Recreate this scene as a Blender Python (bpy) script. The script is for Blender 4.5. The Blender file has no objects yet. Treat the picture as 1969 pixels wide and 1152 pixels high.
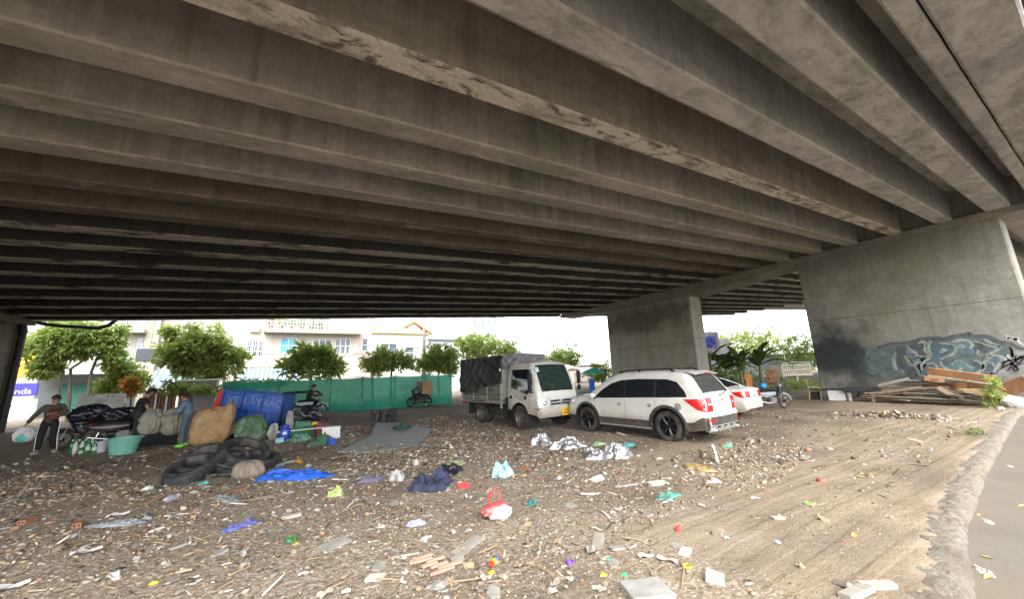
import bpy, bmesh, math, random
import numpy as np
from mathutils import Vector, Matrix, Euler, noise
R = math.radians
C = bpy.context.scene.collection
SC = bpy.context.scene

# ------------------------------------------------------------------ camera
F_PX, CX, CY, CAM_H, ROLL = 710.0, 984.5, 576.0, 1.8, 2.2
PHOTO_W = 1969.0
def _axes():
    tx, ty = 549.0 - CX, 738.0 - CY            # vanishing point of the lines across the bridge
    s, c = math.sin(R(ROLL)), math.cos(R(ROLL))
    D = F_PX * F_PX / (tx * s + ty * c)
    up = Vector((-s * D, -c * D, F_PX)).normalized()
    Y = Vector((tx, ty, F_PX)).normalized()
    Y = (Y - up * Y.dot(up)).normalized()
    X = Y.cross(up)
    return X, Y, up
AX, AY, AZ = _axes()
def ray(px, py):
    v = Vector((px - CX, py - CY, F_PX))
    return Vector((AX.dot(v), AY.dot(v), AZ.dot(v)))
CAMP = Vector((0, 0, CAM_H))
def G(px, py, z=0.0):                           # point of the level z that is seen at a pixel of the photograph
    d = ray(px, py); return CAMP + d * ((z - CAM_H) / d.z)
def PY(px, py, y):                              # point of the plane Y = y
    d = ray(px, py); return CAMP + d * (y / d.y)
def PX(px, py, x):
    d = ray(px, py); return CAMP + d * (x / d.x)

cam_d = bpy.data.cameras.new('camera'); cam = bpy.data.objects.new('camera', cam_d); C.objects.link(cam)
cam_d.sensor_fit = 'HORIZONTAL'; cam_d.sensor_width = 36.0; cam_d.lens = 36.0 * F_PX / PHOTO_W
cam_d.clip_start = 0.05; cam_d.clip_end = 6000
Mx = Matrix(((AX.x, -AX.y, -AX.z), (AY.x, -AY.y, -AY.z), (AZ.x, -AZ.y, -AZ.z)))
cam.matrix_world = Matrix.Translation(CAMP) @ Mx.to_4x4()
SC.camera = cam

# ------------------------------------------------------------------ light
SUN_EL, SUN_AZ = R(47), R(-112)                 # azimuth measured from +X towards +Y
w = bpy.data.worlds.new('World'); SC.world = w; w.use_nodes = True
nt = w.node_tree; nt.nodes.clear()
out = nt.nodes.new('ShaderNodeOutputWorld'); bg = nt.nodes.new('ShaderNodeBackground'); sky = nt.nodes.new('ShaderNodeTexSky')
sky.sky_type = 'NISHITA'; sky.sun_disc = False; sky.sun_elevation = SUN_EL
sky.sun_rotation = R(90) - SUN_AZ
sky.air_density = 1.0; sky.dust_density = 2.0; sky.ozone_density = 1.0
hs = nt.nodes.new('ShaderNodeHueSaturation'); hs.inputs['Saturation'].default_value = 0.35   # overcast: a whiter sky
nt.links.new(sky.outputs[0], hs.inputs['Color']); nt.links.new(hs.outputs[0], bg.inputs[0])
bg.inputs[1].default_value = 0.15
nt.links.new(bg.outputs[0], out.inputs[0])
sd = bpy.data.lights.new('sun', 'SUN'); sd.energy = .9; sd.angle = R(60); sd.color = (1, .92, .80)
so = bpy.data.objects.new('sun', sd); C.objects.link(so)
sv = Vector((math.cos(SUN_EL) * math.cos(SUN_AZ), math.cos(SUN_EL) * math.sin(SUN_AZ), math.sin(SUN_EL)))
so.rotation_euler = sv.to_track_quat('Z', 'Y').to_euler(); so.location = (0, -30, 60)
vs = SC.view_settings; vs.view_transform = 'Standard'; vs.look = 'None'; vs.gamma = 1; vs.exposure = 2.45
SC.cycles.max_bounces = 8; SC.cycles.diffuse_bounces = 5; SC.cycles.transparent_max_bounces = 12
SC.cycles.use_denoising = True

# ------------------------------------------------------------------ materials
def ramp(nt, fac, stops):
    n = nt.nodes.new('ShaderNodeValToRGB'); e = n.color_ramp.elements
    while len(e) < len(stops): e.new(0.5)
    for i, (p, c) in enumerate(stops):
        e[i].position = p; e[i].color = c if len(c) == 4 else (*c, 1)
    nt.links.new(fac, n.inputs[0]); return n.outputs[0]
def nz(nt, vec, scale, detail=4, rough=.55, dist=0.0):
    n = nt.nodes.new('ShaderNodeTexNoise'); n.inputs['Scale'].default_value = scale
    n.inputs['Detail'].default_value = detail; n.inputs['Roughness'].default_value = rough
    n.inputs['Distortion'].default_value = dist
    if vec is not None: nt.links.new(vec, n.inputs['Vector'])
    return n.outputs['Fac']
def mapping(nt, vec, scale=(1, 1, 1), loc=(0, 0, 0)):
    m = nt.nodes.new('ShaderNodeMapping'); m.inputs['Scale'].default_value = scale; m.inputs['Location'].default_value = loc
    nt.links.new(vec, m.inputs[0]); return m.outputs[0]
def mix(nt, fac, a, b, mode='MIX'):
    n = nt.nodes.new('ShaderNodeMix'); n.data_type = 'RGBA'; n.blend_type = mode
    for s, v in ((n.inputs[0], fac), (n.inputs[6], a), (n.inputs[7], b)):
        if hasattr(v, 'is_output') or isinstance(v, bpy.types.NodeSocket): nt.links.new(v, s)
        elif isinstance(v, (int, float)): s.default_value = v
        else: s.default_value = (*v[:3], 1)
    return n.outputs[2]
def mth(nt, op, a, b=None, clamp=False):
    n = nt.nodes.new('ShaderNodeMath'); n.operation = op; n.use_clamp = clamp
    for i, v in enumerate((a, b)):
        if v is None: continue
        if isinstance(v, (int, float)): n.inputs[i].default_value = v
        else: nt.links.new(v, n.inputs[i])
    return n.outputs[0]
def bump(nt, h, strength, dist, bs):
    b = nt.nodes.new('ShaderNodeBump'); b.inputs['Strength'].default_value = strength; b.inputs['Distance'].default_value = dist
    nt.links.new(h, b.inputs['Height']); nt.links.new(b.outputs[0], bs.inputs['Normal'])
def base(name):
    m = bpy.data.materials.new(name); m.use_nodes = True; nt = m.node_tree
    bs = nt.nodes['Principled BSDF']; tc = nt.nodes.new('ShaderNodeTexCoord')
    return m, nt, bs, tc.outputs['Object']
MC = {}
def M(name, col, rough=.7, metal=0.0, var=.18, scale=6.0, bmp=0.0, bscale=None, dirt=None, dirt_amt=.5, dscale=3.0, spec=None, stretch=(1, 1, 1)):
    """A surface whose colour wanders with noise; optional dirt patches and bump."""
    if name in MC: return MC[name]
    m, nt, bs, oc = base(name)
    v = mapping(nt, oc, stretch)
    f = nz(nt, v, scale, 5)
    a = tuple(min(1, c * (1 + var)) for c in col); b = tuple(c * (1 - var) for c in col)
    c = ramp(nt, f, [(.3, b), (.7, a)])
    if dirt:
        d = ramp(nt, nz(nt, v, dscale, 6, .65), [(.62 - dirt_amt * .35, (0, 0, 0)), (.72 - dirt_amt * .1, (1, 1, 1))])
        c = mix(nt, d, c, dirt)
    nt.links.new(c, bs.inputs['Base Color'])
    bs.inputs['Roughness'].default_value = rough; bs.inputs['Metallic'].default_value = metal
    if spec is not None: bs.inputs['Specular IOR Level'].default_value = spec
    if bmp: bump(nt, nz(nt, v, bscale or scale * 4, 5, .6), bmp, .02, bs)
    MC[name] = m; return m
def leafmat(name, cols, trans=.35):
    if name in MC: return MC[name]
    m, nt, bs, oc = base(name)
    at = nt.nodes.new('ShaderNodeAttribute'); at.attribute_name = 'tint'
    c = ramp(nt, at.outputs['Fac'], [(i / (len(cols) - 1), k) for i, k in enumerate(cols)])
    nt.links.new(c, bs.inputs['Base Color']); bs.inputs['Roughness'].default_value = .55
    tr = nt.nodes.new('ShaderNodeBsdfTranslucent'); nt.links.new(mix(nt, .6, c, (.25, .4, .04)), tr.inputs[0])
    ms = nt.nodes.new('ShaderNodeMixShader'); ms.inputs[0].default_value = trans
    nt.links.new(bs.outputs[0], ms.inputs[1]); nt.links.new(tr.outputs[0], ms.inputs[2])
    nt.links.new(ms.outputs[0], nt.nodes['Material Output'].inputs[0])
    MC[name] = m; return m
def vcolmat(name, rough=.75, bmp=.3):
    if name in MC: return MC[name]
    m, nt, bs, oc = base(name)
    at = nt.nodes.new('ShaderNodeAttribute'); at.attribute_name = 'paint'
    g = nt.nodes.new('ShaderNodeNewGeometry')
    c = mix(nt, .55, at.outputs['Color'], ramp(nt, nz(nt, g.outputs['Position'], 30, 4), [(.3, (.55, .5, .45)), (.65, (1.1, 1.1, 1.1))]), 'MULTIPLY')
    nt.links.new(c, bs.inputs['Base Color']); bs.inputs['Roughness'].default_value = rough
    bump(nt, nz(nt, g.outputs['Position'], 60, 3), bmp, .01, bs)
    MC[name] = m; return m

# ------------------------------------------------------------------ mesh helpers
class MB:
    """Collects shapes and links them as ONE mesh object."""
    def __init__(s): s.v = []; s.f = []; s.mi = []; s.mats = []
    def m(s, mat):
        if mat not in s.mats: s.mats.append(mat)
        return s.mats.index(mat)
    def add(s, vs, fs, mat):
        o = len(s.v); k = s.m(mat); s.v += [tuple(v) for v in vs]
        for f in fs: s.f.append(tuple(i + o for i in f)); s.mi.append(k)
        return s
    def box(s, c, d, mat, rot=None, bev=0.0):
        hx, hy, hz = d[0] / 2, d[1] / 2, d[2] / 2
        if bev:
            b = min(bev, hx * .9, hy * .9, hz * .9)
            bm = bmesh.new(); bmesh.ops.create_cube(bm, size=1, matrix=Matrix.Diagonal((d[0], d[1], d[2], 1)))
            bmesh.ops.bevel(bm, geom=bm.edges[:], offset=b, segments=2, affect='EDGES')
            vs = [v.co.copy() for v in bm.verts]; bm.verts.index_update(); fs = [[v.index for v in f.verts] for f in bm.faces]; bm.free()
        else:
            vs = [Vector((x, y, z)) for x in (-hx, hx) for y in (-hy, hy) for z in (-hz, hz)]
            fs = [(0, 1, 3, 2), (4, 6, 7, 5), (0, 4, 5, 1), (2, 3, 7, 6), (0, 2, 6, 4), (1, 5, 7, 3)]
        if rot is not None:
            rm = rot if isinstance(rot, Matrix) else Euler(rot).to_matrix()
            vs = [rm @ v for v in vs]
        c = Vector(c); return s.add([v + c for v in vs], fs, mat)
    def tube(s, pts, r, mat, n=8, closed=False, cap=True):
        pts = [Vector(p) for p in pts]; k = len(pts)
        rs = r if isinstance(r, (list, tuple)) else [r] * k
        vs = []; up = None
        for i, p in enumerate(pts):
            if closed: t = pts[(i + 1) % k] - pts[i - 1]
            else: t = pts[min(i + 1, k - 1)] - pts[max(i - 1, 0)]
            t = t.normalized() if t.length > 1e-9 else Vector((0, 0, 1))
            if up is None: up = t.orthogonal().normalized()
            up = (up - t * up.dot(t)); up = up.normalized() if up.length > 1e-6 else t.orthogonal().normalized()
            b = t.cross(up)
            for j in range(n):
                a = 2 * math.pi * j / n
                vs.append(p + (up * math.cos(a) + b * math.sin(a)) * rs[i])
        fs = []
        for i in range(k if closed else k - 1):
            i2 = (i + 1) % k
            for j in range(n):
                j2 = (j + 1) % n; fs.append((i * n + j, i * n + j2, i2 * n + j2, i2 * n + j))
        if cap and not closed:
            fs.append(tuple(range(n))[::-1]); fs.append(tuple((k - 1) * n + j for j in range(n)))
        return s.add(vs, fs, mat)
    def lathe(s, prof, mat, mx=None, n=20, a0=0, a1=2 * math.pi):
        """prof: (radius, height) pairs about Z; mx places it."""
        full = abs(a1 - a0 - 2 * math.pi) < 1e-6; cols = n if full else n + 1; vs = []
        for i in range(cols):
            a = a0 + (a1 - a0) * i / n
            for (r, h) in prof: vs.append(Vector((r * math.cos(a), r * math.sin(a), h)))
        k = len(prof); fs = []
        for i in range(n):
            i2 = (i + 1) % cols
            for j in range(k - 1): fs.append((i * k + j, i2 * k + j, i2 * k + j + 1, i * k + j + 1))
        if mx is not None: vs = [mx @ v for v in vs]
        return s.add(vs, fs, mat)
    def prism(s, poly, h, mat, mx=None):
        """poly in XY extruded to z=h."""
        n = len(poly); vs = [Vector((x, y, 0)) for x, y in poly] + [Vector((x, y, h)) for x, y in poly]
        fs = [tuple(range(n))[::-1], tuple(range(n, 2 * n))] + [(i, (i + 1) % n, n + (i + 1) % n, n + i) for i in range(n)]
        if mx is not None: vs = [mx @ v for v in vs]
        return s.add(vs, fs, mat)
    def grid(s, fn, nu, nv, mat):
        vs = [fn(i / nu, j / nv) for i in range(nu + 1) for j in range(nv + 1)]
        fs = [(i * (nv + 1) + j, (i + 1) * (nv + 1) + j, (i + 1) * (nv + 1) + j + 1, i * (nv + 1) + j + 1) for i in range(nu) for j in range(nv)]
        return s.add(vs, fs, mat)
    def ball(s, c, rad, mat, n=12, fn=None):
        bm = bmesh.new(); bmesh.ops.create_icosphere(bm, subdivisions=2 if n < 16 else 3, radius=1)
        rad = rad if hasattr(rad, '__len__') else (rad,) * 3; vs = []
        for v in bm.verts:
            d = v.co.copy(); k = fn(d) if fn else 1
            vs.append(Vector((d.x * rad[0], d.y * rad[1], d.z * rad[2])) * k + Vector(c))
        bm.verts.index_update(); fs = [[q.index for q in f.verts] for f in bm.faces]; bm.free()
        return s.add(vs, fs, mat)
    def build(s, name, parent=None, smooth=30, loc=None, rz=None):
        me = bpy.data.meshes.new(name); me.from_pydata(s.v, [], s.f)
        for m in s.mats: me.materials.append(m)
        me.polygons.foreach_set('material_index', s.mi)
        if smooth:
            me.polygons.foreach_set('use_smooth', [True] * len(s.f)); me.set_sharp_from_angle(angle=R(smooth))
        me.update()
        o = bpy.data.objects.new(name, me); C.objects.link(o)
        if parent is not None: o.parent = parent
        if loc is not None: o.location = loc
        if rz is not None: o.rotation_euler.z = rz
        return o
def tag(o, label=None, cat=None, group=None, kind=None):
    if label: o['label'] = label
    if cat: o['category'] = cat
    if group: o['group'] = group
    if kind: o['kind'] = kind
    return o
def empty(name, loc=(0, 0, 0), rz=0.0, label=None, cat=None, group=None):
    o = bpy.data.objects.new(name, None); C.objects.link(o); o.empty_display_size = .2
    o.location = loc; o.rotation_euler = (0, 0, rz); return tag(o, label, cat, group)
def copy_tree(o, parent=None):
    c = o.copy(); C.objects.link(c); c.parent = parent
    for ch in o.children: copy_tree(ch, c)
    return c
def fix_normals(o):
    bm = bmesh.new(); bm.from_mesh(o.data); bmesh.ops.recalc_face_normals(bm, faces=bm.faces); bm.to_mesh(o.data); bm.free()
def fbm(p, oct=4): return noise.fractal(Vector(p), 1.0, 2.0, oct)
def lerp(a, b, t): return a + (b - a) * t
def sstep(a, b, x):
    t = max(0., min(1., (x - a) / (b - a))); return t * t * (3 - 2 * t)
def interp(x, pts):
    if x <= pts[0][0]: return pts[0][1]
    for (x0, y0), (x1, y1) in zip(pts, pts[1:]):
        if x <= x1: return y0 + (y1 - y0) * (x - x0) / (x1 - x0)
    return pts[-1][1]
# ------------------------------------------------------------------ ground, road, kerb
KERB = [(-60, -6.5), (-10, -1.0), (0, .45), (4.5, 1.03), (6.5, 1.38), (9.9, 1.68), (15, 2.0), (19, 2.25), (25, 2.4), (60, 3.2), (400, 8)]
def kerb_y(x): return interp(x, KERB)
def gh(x, y):
    """height of the dirt lot"""
    d = y - kerb_y(x)
    n = noise.noise((x * .35, y * .35, 3.1)) * .05 + noise.noise((x * 1.3, y * 1.3, 7.7)) * .025
    r = sstep(0.2, 2.5, d)
    if -8 < x < 14 and 2 < y < 16: n += noise.noise((x * 4, y * 4, 1.5)) * .012
    far = sstep(60, 40, math.hypot(x - 5, y - 12))
    h = n * r * far + .02 * far
    h += .22 * math.exp(-((x - 2) / 5.5) ** 2 - ((y - 21.5) / 1.6) ** 2)      # low bank along the back track
    return lerp(-.25, h, sstep(.02, .12, d))
def axis(segs):
    o = []
    for a, b, st in segs:
        k = max(1, int(round((b - a) / st))); o += [a + (b - a) * i / k for i in range(k)]
    return o + [segs[-1][1]]
xs = axis([(-1800, -300, 500), (-300, -60, 60), (-60, -16, 4), (-16, -8, .5), (-8, 16, .13), (16, 30, .35), (30, 60, 3), (60, 300, 60), (300, 1800, 500)])
ys = axis([(-1800, -300, 500), (-300, -60, 60), (-60, -8, 6), (-8, -2, 1), (-2, 16, .13), (16, 32, .4), (32, 60, 4), (60, 300, 60), (300, 1800, 500)])
gv = [(x, y, gh(x, y)) for x in xs for y in ys]; ny = len(ys)
gf = [(i * ny + j, (i + 1) * ny + j, (i + 1) * ny + j + 1, i * ny + j + 1) for i in range(len(xs) - 1) for j in range(ny - 1)]

m, nt, bs, oc = base('dirt')
c = ramp(nt, nz(nt, oc, .55, 8, .62), [(.32, (.155, .117, .077)), (.5, (.24, .19, .132)), (.68, (.305, .255, .187))])
c = mix(nt, ramp(nt, nz(nt, oc, 14, 6, .7), [(.35, (0, 0, 0)), (.75, (.75,) * 3)]), c, (.31, .26, .20))
sep = nt.nodes.new('ShaderNodeSeparateXYZ'); nt.links.new(oc, sep.inputs[0])
# orange clay at the left front
d = mth(nt, 'ADD', mth(nt, 'MULTIPLY', mth(nt, 'SUBTRACT', sep.outputs[0], -1.5), -.22), mth(nt, 'MULTIPLY', nz(nt, oc, .9, 5, .6, .6), 1.5))
c = mix(nt, ramp(nt, d, [(.5, (0, 0, 0)), (1.05, (.7,) * 3)]), c, (.30, .19, .10))
# greyer gravel and rubble where the rubbish lies
gr = ramp(nt, mth(nt, 'ADD', mth(nt, 'MULTIPLY', nz(nt, oc, .45, 6, .65), 1.6), mth(nt, 'MULTIPLY', sep.outputs[0], -.03)), [(.7, (0, 0, 0)), (.95, (.55,) * 3)])
c = mix(nt, gr, c, (.255, .225, .185))
# trodden-in chips, too small to lift out: coloured specks in the dirt
vo = nt.nodes.new('ShaderNodeTexVoronoi'); vo.inputs['Scale'].default_value = 34; vo.inputs['Randomness'].default_value = 1; nt.links.new(mapping(nt, oc, (1, 1.3, 1)), vo.inputs['Vector'])
sc = nt.nodes.new('ShaderNodeSeparateColor'); nt.links.new(vo.outputs['Color'], sc.inputs[0])
chip = ramp(nt, sc.outputs[0], [(0, (.08, .062, .045)), (.25, (.20, .16, .12)), (.5, (.31, .26, .20)), (.75, (.41, .37, .30)), (.92, (.54, .50, .44)), (1, (.30, .16, .09))])
zone = mth(nt, 'ADD', mth(nt, 'MULTIPLY', sep.outputs[0], -.10), mth(nt, 'ADD', .6, mth(nt, 'MULTIPLY', mth(nt, 'SUBTRACT', sep.outputs[1], mth(nt, 'MULTIPLY', sep.outputs[0], .1)), .12)))
zm = mth(nt, 'MULTIPLY', ramp(nt, mth(nt, 'ADD', zone, mth(nt, 'MULTIPLY', mth(nt, 'SUBTRACT', nz(nt, oc, .7, 6, .65), .5), 1.4)), [(.35, (0,) * 3), (.75, (.75,) * 3)]), mth(nt, 'GREATER_THAN', sc.outputs[1], .35))
c = mix(nt, zm, c, chip)
# wheel ruts along the lot
rv = mapping(nt, oc, (.10, 1.0, 1)); wv = nt.nodes.new('ShaderNodeTexWave'); wv.bands_direction = 'Y'
wv.inputs['Scale'].default_value = .95; wv.inputs['Distortion'].default_value = 7.0; wv.inputs['Detail'].default_value = 4; wv.inputs['Detail Scale'].default_value = 1.4
nt.links.new(rv, wv.inputs[0])
rm = mth(nt, 'MULTIPLY', ramp(nt, mth(nt, 'SUBTRACT', sep.outputs[1], mth(nt, 'MULTIPLY', sep.outputs[0], .09)), [(.0, (0,) * 3), (.12, (0,) * 3)]), 0)
band = nt.nodes.new('ShaderNodeMapRange'); band.inputs[1].default_value = 4.2; band.inputs[2].default_value = 2.4; band.inputs[3].default_value = 0; band.inputs[4].default_value = 1
nt.links.new(mth(nt, 'SUBTRACT', sep.outputs[1], mth(nt, 'MULTIPLY', sep.outputs[0], .12)), band.inputs[0])
rut = mth(nt, 'MULTIPLY', ramp(nt, wv.outputs['Fac'], [(.45, (0, 0, 0)), (.85, (1, 1, 1))]), mth(nt, 'MULTIPLY', band.outputs[0], nz(nt, oc, 1.6, 5)))
c = mix(nt, mth(nt, 'MULTIPLY', rut, .7, True), c, (.275, .222, .155))
# damp dark earth in the middle distance
dk = nt.nodes.new('ShaderNodeMapRange'); dk.inputs[1].default_value = 0; dk.inputs[2].default_value = 1
c = mix(nt, ramp(nt, nz(nt, mapping(nt, oc, (.25, .4, 1), (3, 0, 0)), 1, 6, .6), [(.5, (0, 0, 0)), (.66, (.7,) * 3)]), c, (.12, .092, .07))
nt.links.new(c, bs.inputs['Base Color']); bs.inputs['Roughness'].default_value = .95; bs.inputs['Specular IOR Level'].default_value = .2
hgt = mth(nt, 'ADD', mth(nt, 'ADD', nz(nt, oc, 9, 8, .7), mth(nt, 'MULTIPLY', nz(nt, oc, 45, 5, .6), .5)), mth(nt, 'MULTIPLY', rut, .5))
bump(nt, hgt, .8, .045, bs); MC['dirt'] = m
b = MB(); b.add(gv, gf, m); tag(b.build('ground', smooth=180), kind='structure')

m, nt, bs, oc = base('asphalt')
c = ramp(nt, nz(nt, oc, 1.1, 7, .6), [(.3, (.115, .107, .09)), (.7, (.17, .158, .135))])
c = mix(nt, ramp(nt, nz(nt, oc, 60, 4, .7), [(.4, (0, 0, 0)), (.7, (.6,) * 3)]), c, (.19, .175, .15))
c = mix(nt, ramp(nt, nz(nt, mapping(nt, oc, (.5, 1.6, 1)), .9, 6, .65), [(.42, (0, 0, 0)), (.68, (.8,) * 3)]), c, (.165, .138, .10))
nt.links.new(c, bs.inputs['Base Color']); bs.inputs['Roughness'].default_value = .97; bs.inputs['Specular IOR Level'].default_value = .15
bump(nt, nz(nt, oc, 120, 3), .5, .01, bs)
b = MB(); kx = axis([(-60, -8, 4), (-8, 30, .25), (30, 60, 3), (60, 400, 60)])
rows = [-14, -6, -3, -1.5, -.6, -.2, -.02]
b.add([(x, kerb_y(x) + r, -.12 + .012 * noise.noise((x, r * 2, 5)) + .03 * sstep(-.6, 0, r)) for x in kx for r in rows],
      [(i * 7 + j, i * 7 + 7 + j, i * 7 + 8 + j, i * 7 + 1 + j) for i in range(len(kx) - 1) for j in range(6)], m)
tag(b.build('road', smooth=180), kind='structure')
m, nt, bs, oc = base('kerb_concrete')
c = ramp(nt, nz(nt, oc, 3.2, 7, .65), [(.3, (.15, .122, .09)), (.5, (.215, .19, .15)), (.7, (.27, .255, .215))])
c = mix(nt, ramp(nt, nz(nt, oc, 25, 5, .7), [(.45, (0, 0, 0)), (.7, (.6,) * 3)]), c, (.14, .115, .08))
nt.links.new(c, bs.inputs['Base Color']); bs.inputs['Roughness'].default_value = .95; vk = nt.nodes.new('ShaderNodeTexVoronoi'); vk.inputs['Scale'].default_value = 26; nt.links.new(oc, vk.inputs['Vector']); sk_ = nt.nodes.new('ShaderNodeSeparateColor'); nt.links.new(vk.outputs['Color'], sk_.inputs[0])
nt.links.new(mix(nt, ramp(nt, nz(nt, oc, 2.2, 5), [(.4, (0,) * 3), (.7, (.8,) * 3)]), c, ramp(nt, sk_.outputs[0], [(0, (.10, .08, .055)), (.5, (.20, .17, .13)), (1, (.36, .33, .28))])), bs.inputs['Base Color'])
bump(nt, nz(nt, oc, 22, 6, .7), 1.0, .05, bs)
b = MB(); kx2 = axis([(-30, -2, 1), (-2, 3, .1), (3, 26, .035), (26, 60, 1)])
prof = [(-.09, -.15), (-.065, -.09), (-.03, -.015), (.04, .014), (.12, .022), (.21, .018), (.30, -.002), (.37, -.1)]
prof = [(interp(i / 16 * 7, [(k, p[0]) for k, p in enumerate(prof)]), interp(i / 16 * 7, [(k, p[1]) for k, p in enumerate(prof)])) for i in range(17)]
def kp(x, q):
    y, z = q; n1 = noise.noise((x * 1.7, y * 6, 2)); n2 = noise.noise((x * 5, y * 9, 9)); brk = sstep(.15, .5, noise.noise((x * .8, 4, 4)))
    zz = z + n2 * .018 + noise.noise((x * 9, y * 12, 3)) * .012 + noise.noise((x * 20, y * 20, 6)) * .006 - brk * .018 * (1 if z > -.05 else 0) - (.02 if abs(x % 1.0 - .5) < .03 else 0)
    return (x, kerb_y(x) + y + n1 * .02 + noise.noise((x * 9, y * 3, 1)) * .012 - brk * .015, zz)
b.add([kp(x, q) for x in kx2 for q in prof], [(i * 17 + j, i * 17 + 17 + j, i * 17 + 18 + j, i * 17 + 1 + j) for i in range(len(kx2) - 1) for j in range(16)], m)
o = b.build('kerb', smooth=60); fix_normals(o); tag(o, kind='structure')

# ------------------------------------------------------------------ the bridge
XR, XL, GRADE = 23.39, -11.6, .05495
def SZ(x): return 7.40 + GRADE * (x - XR)      # soffit of the girders
def concrete(name, lo, hi, white=0.0, moss=0.0, soot=None, streak=.5, joints=None):
    m, nt, bs, oc = base(name)
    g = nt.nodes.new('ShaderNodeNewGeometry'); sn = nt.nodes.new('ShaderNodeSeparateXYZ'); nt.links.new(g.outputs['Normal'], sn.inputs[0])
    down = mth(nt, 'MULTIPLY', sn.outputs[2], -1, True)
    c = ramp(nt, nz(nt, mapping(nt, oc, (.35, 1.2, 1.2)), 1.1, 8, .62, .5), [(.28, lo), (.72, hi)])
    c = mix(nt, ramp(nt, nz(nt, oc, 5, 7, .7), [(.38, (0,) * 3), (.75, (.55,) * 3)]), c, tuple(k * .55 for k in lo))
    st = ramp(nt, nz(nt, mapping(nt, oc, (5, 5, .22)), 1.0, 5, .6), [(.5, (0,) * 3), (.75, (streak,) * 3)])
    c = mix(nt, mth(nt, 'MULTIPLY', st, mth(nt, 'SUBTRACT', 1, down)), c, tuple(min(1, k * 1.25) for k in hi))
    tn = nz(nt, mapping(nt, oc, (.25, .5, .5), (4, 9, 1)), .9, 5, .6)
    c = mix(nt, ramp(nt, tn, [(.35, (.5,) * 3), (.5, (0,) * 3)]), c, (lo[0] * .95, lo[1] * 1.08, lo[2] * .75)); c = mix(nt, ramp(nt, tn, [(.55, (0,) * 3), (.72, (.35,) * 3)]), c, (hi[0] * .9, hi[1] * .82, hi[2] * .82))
    if white:      # lime bloom and bare patches on the soffit; painted bounce light on the far girders
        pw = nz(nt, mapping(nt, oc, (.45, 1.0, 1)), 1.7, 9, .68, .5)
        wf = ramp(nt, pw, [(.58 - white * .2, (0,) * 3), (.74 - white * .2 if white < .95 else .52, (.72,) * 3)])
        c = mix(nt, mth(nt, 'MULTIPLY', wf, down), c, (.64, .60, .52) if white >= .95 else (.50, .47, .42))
    if moss:
        pm = nz(nt, mapping(nt, oc, (.5, 1.5, 1), (7, 2, 0)), 2.3, 8, .7, 1.0)
        c = mix(nt, mth(nt, 'MULTIPLY', ramp(nt, pm, [(.52, (0,) * 3), (.60, (moss,) * 3)]), mth(nt, 'ADD', mth(nt, 'MULTIPLY', down, .8), .15)), c, (.06, .055, .038))
    fine = nz(nt, mapping(nt, oc, (14, 5, 14)), 2.2, 6, .7)
    c = mix(nt, ramp(nt, fine, [(.4, (.0,) * 3), (.7, (.45,) * 3)]), c, tuple(k * .5 for k in hi))
    c = mix(nt, mth(nt, 'MULTIPLY', ramp(nt, nz(nt, mapping(nt, oc, (2.2, 2.2, .12), (5, 5, 5)), 1.0, 6, .65), [(.52, (0,) * 3), (.68, (.6,) * 3)]), mth(nt, 'SUBTRACT', 1, down)), c, tuple(k * .6 for k in lo))
    if joints:
        sp = nt.nodes.new('ShaderNodeSeparateXYZ'); nt.links.new(oc, sp.inputs[0])
        for z in joints:
            d = mth(nt, 'ABSOLUTE', mth(nt, 'SUBTRACT', sp.outputs[2], z))
            c = mix(nt, ramp(nt, d, [(.008, (.7,) * 3), (.028, (0,) * 3)]), c, (.09, .08, .065))
    if soot:       # smoke-blackened patches: (y, z, half height, half width, strength)
        sp = nt.nodes.new('ShaderNodeSeparateXYZ'); nt.links.new(oc, sp.inputs[0])
        wob = mth(nt, 'MULTIPLY', mth(nt, 'SUBTRACT', nz(nt, oc, .9, 6, .62), .5), 1.6)
        for (sy, sz, hy, hz, amt, col) in soot:
            dy = mth(nt, 'DIVIDE', mth(nt, 'SUBTRACT', sp.outputs[1], sy), hy); dz = mth(nt, 'DIVIDE', mth(nt, 'SUBTRACT', sp.outputs[2], sz), hz)
            d = mth(nt, 'SQRT', mth(nt, 'ADD', mth(nt, 'POWER', mth(nt, 'ABSOLUTE', dy), 2.0), mth(nt, 'POWER', mth(nt, 'ABSOLUTE', dz), 2.0)))
            c = mix(nt, ramp(nt, mth(nt, 'ADD', d, wob), [(.35, (amt,) * 3), (1.35, (0,) * 3)]), c, col)
    nt.links.new(c, bs.inputs['Base Color']); bs.inputs['Roughness'].default_value = .9; bs.inputs['Specular IOR Level'].default_value = .3
    bump(nt, mth(nt, 'ADD', nz(nt, oc, 12, 7, .65), mth(nt, 'MULTIPLY', nz(nt, oc, 2.5, 5), .8)), .35, .03, bs)
    return m
LO, HI = (.20, .19, .165), (.42, .405, .365)
con = concrete('girder_concrete', LO, HI, white=.25)
con_w = concrete('girder_concrete_bloomed', (.22, .22, .215), (.42, .42, .41), white=.8, moss=.35)
con_m = concrete('girder_concrete_mossy', (.19, .17, .14), (.38, .35, .295), white=1.0, moss=.95)
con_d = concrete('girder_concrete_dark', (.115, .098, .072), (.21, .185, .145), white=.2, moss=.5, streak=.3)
con_f = concrete('girder_concrete_shaded', (.03, .029, .026), (.085, .08, .072), white=.95, moss=.0, streak=.1)  # far girders: shade painted into the dark webs, bounce light into the pale soffits
con_p = concrete('pier_concrete', (.20, .195, .17), (.34, .335, .295), streak=.25, joints=(3.94,),
                 soot=[(7.7, 2.3, 2.3, 1.75, .93, (.022, .027, .034)), (6.0, 1.4, 2.2, 1.2, .75, (.03, .042, .045)), (7.2, .5, 1.4, .6, .6, (.10, .085, .07)), (6, 6.9, 4.5, .9, .35, (.09, .095, .10))])
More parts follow.
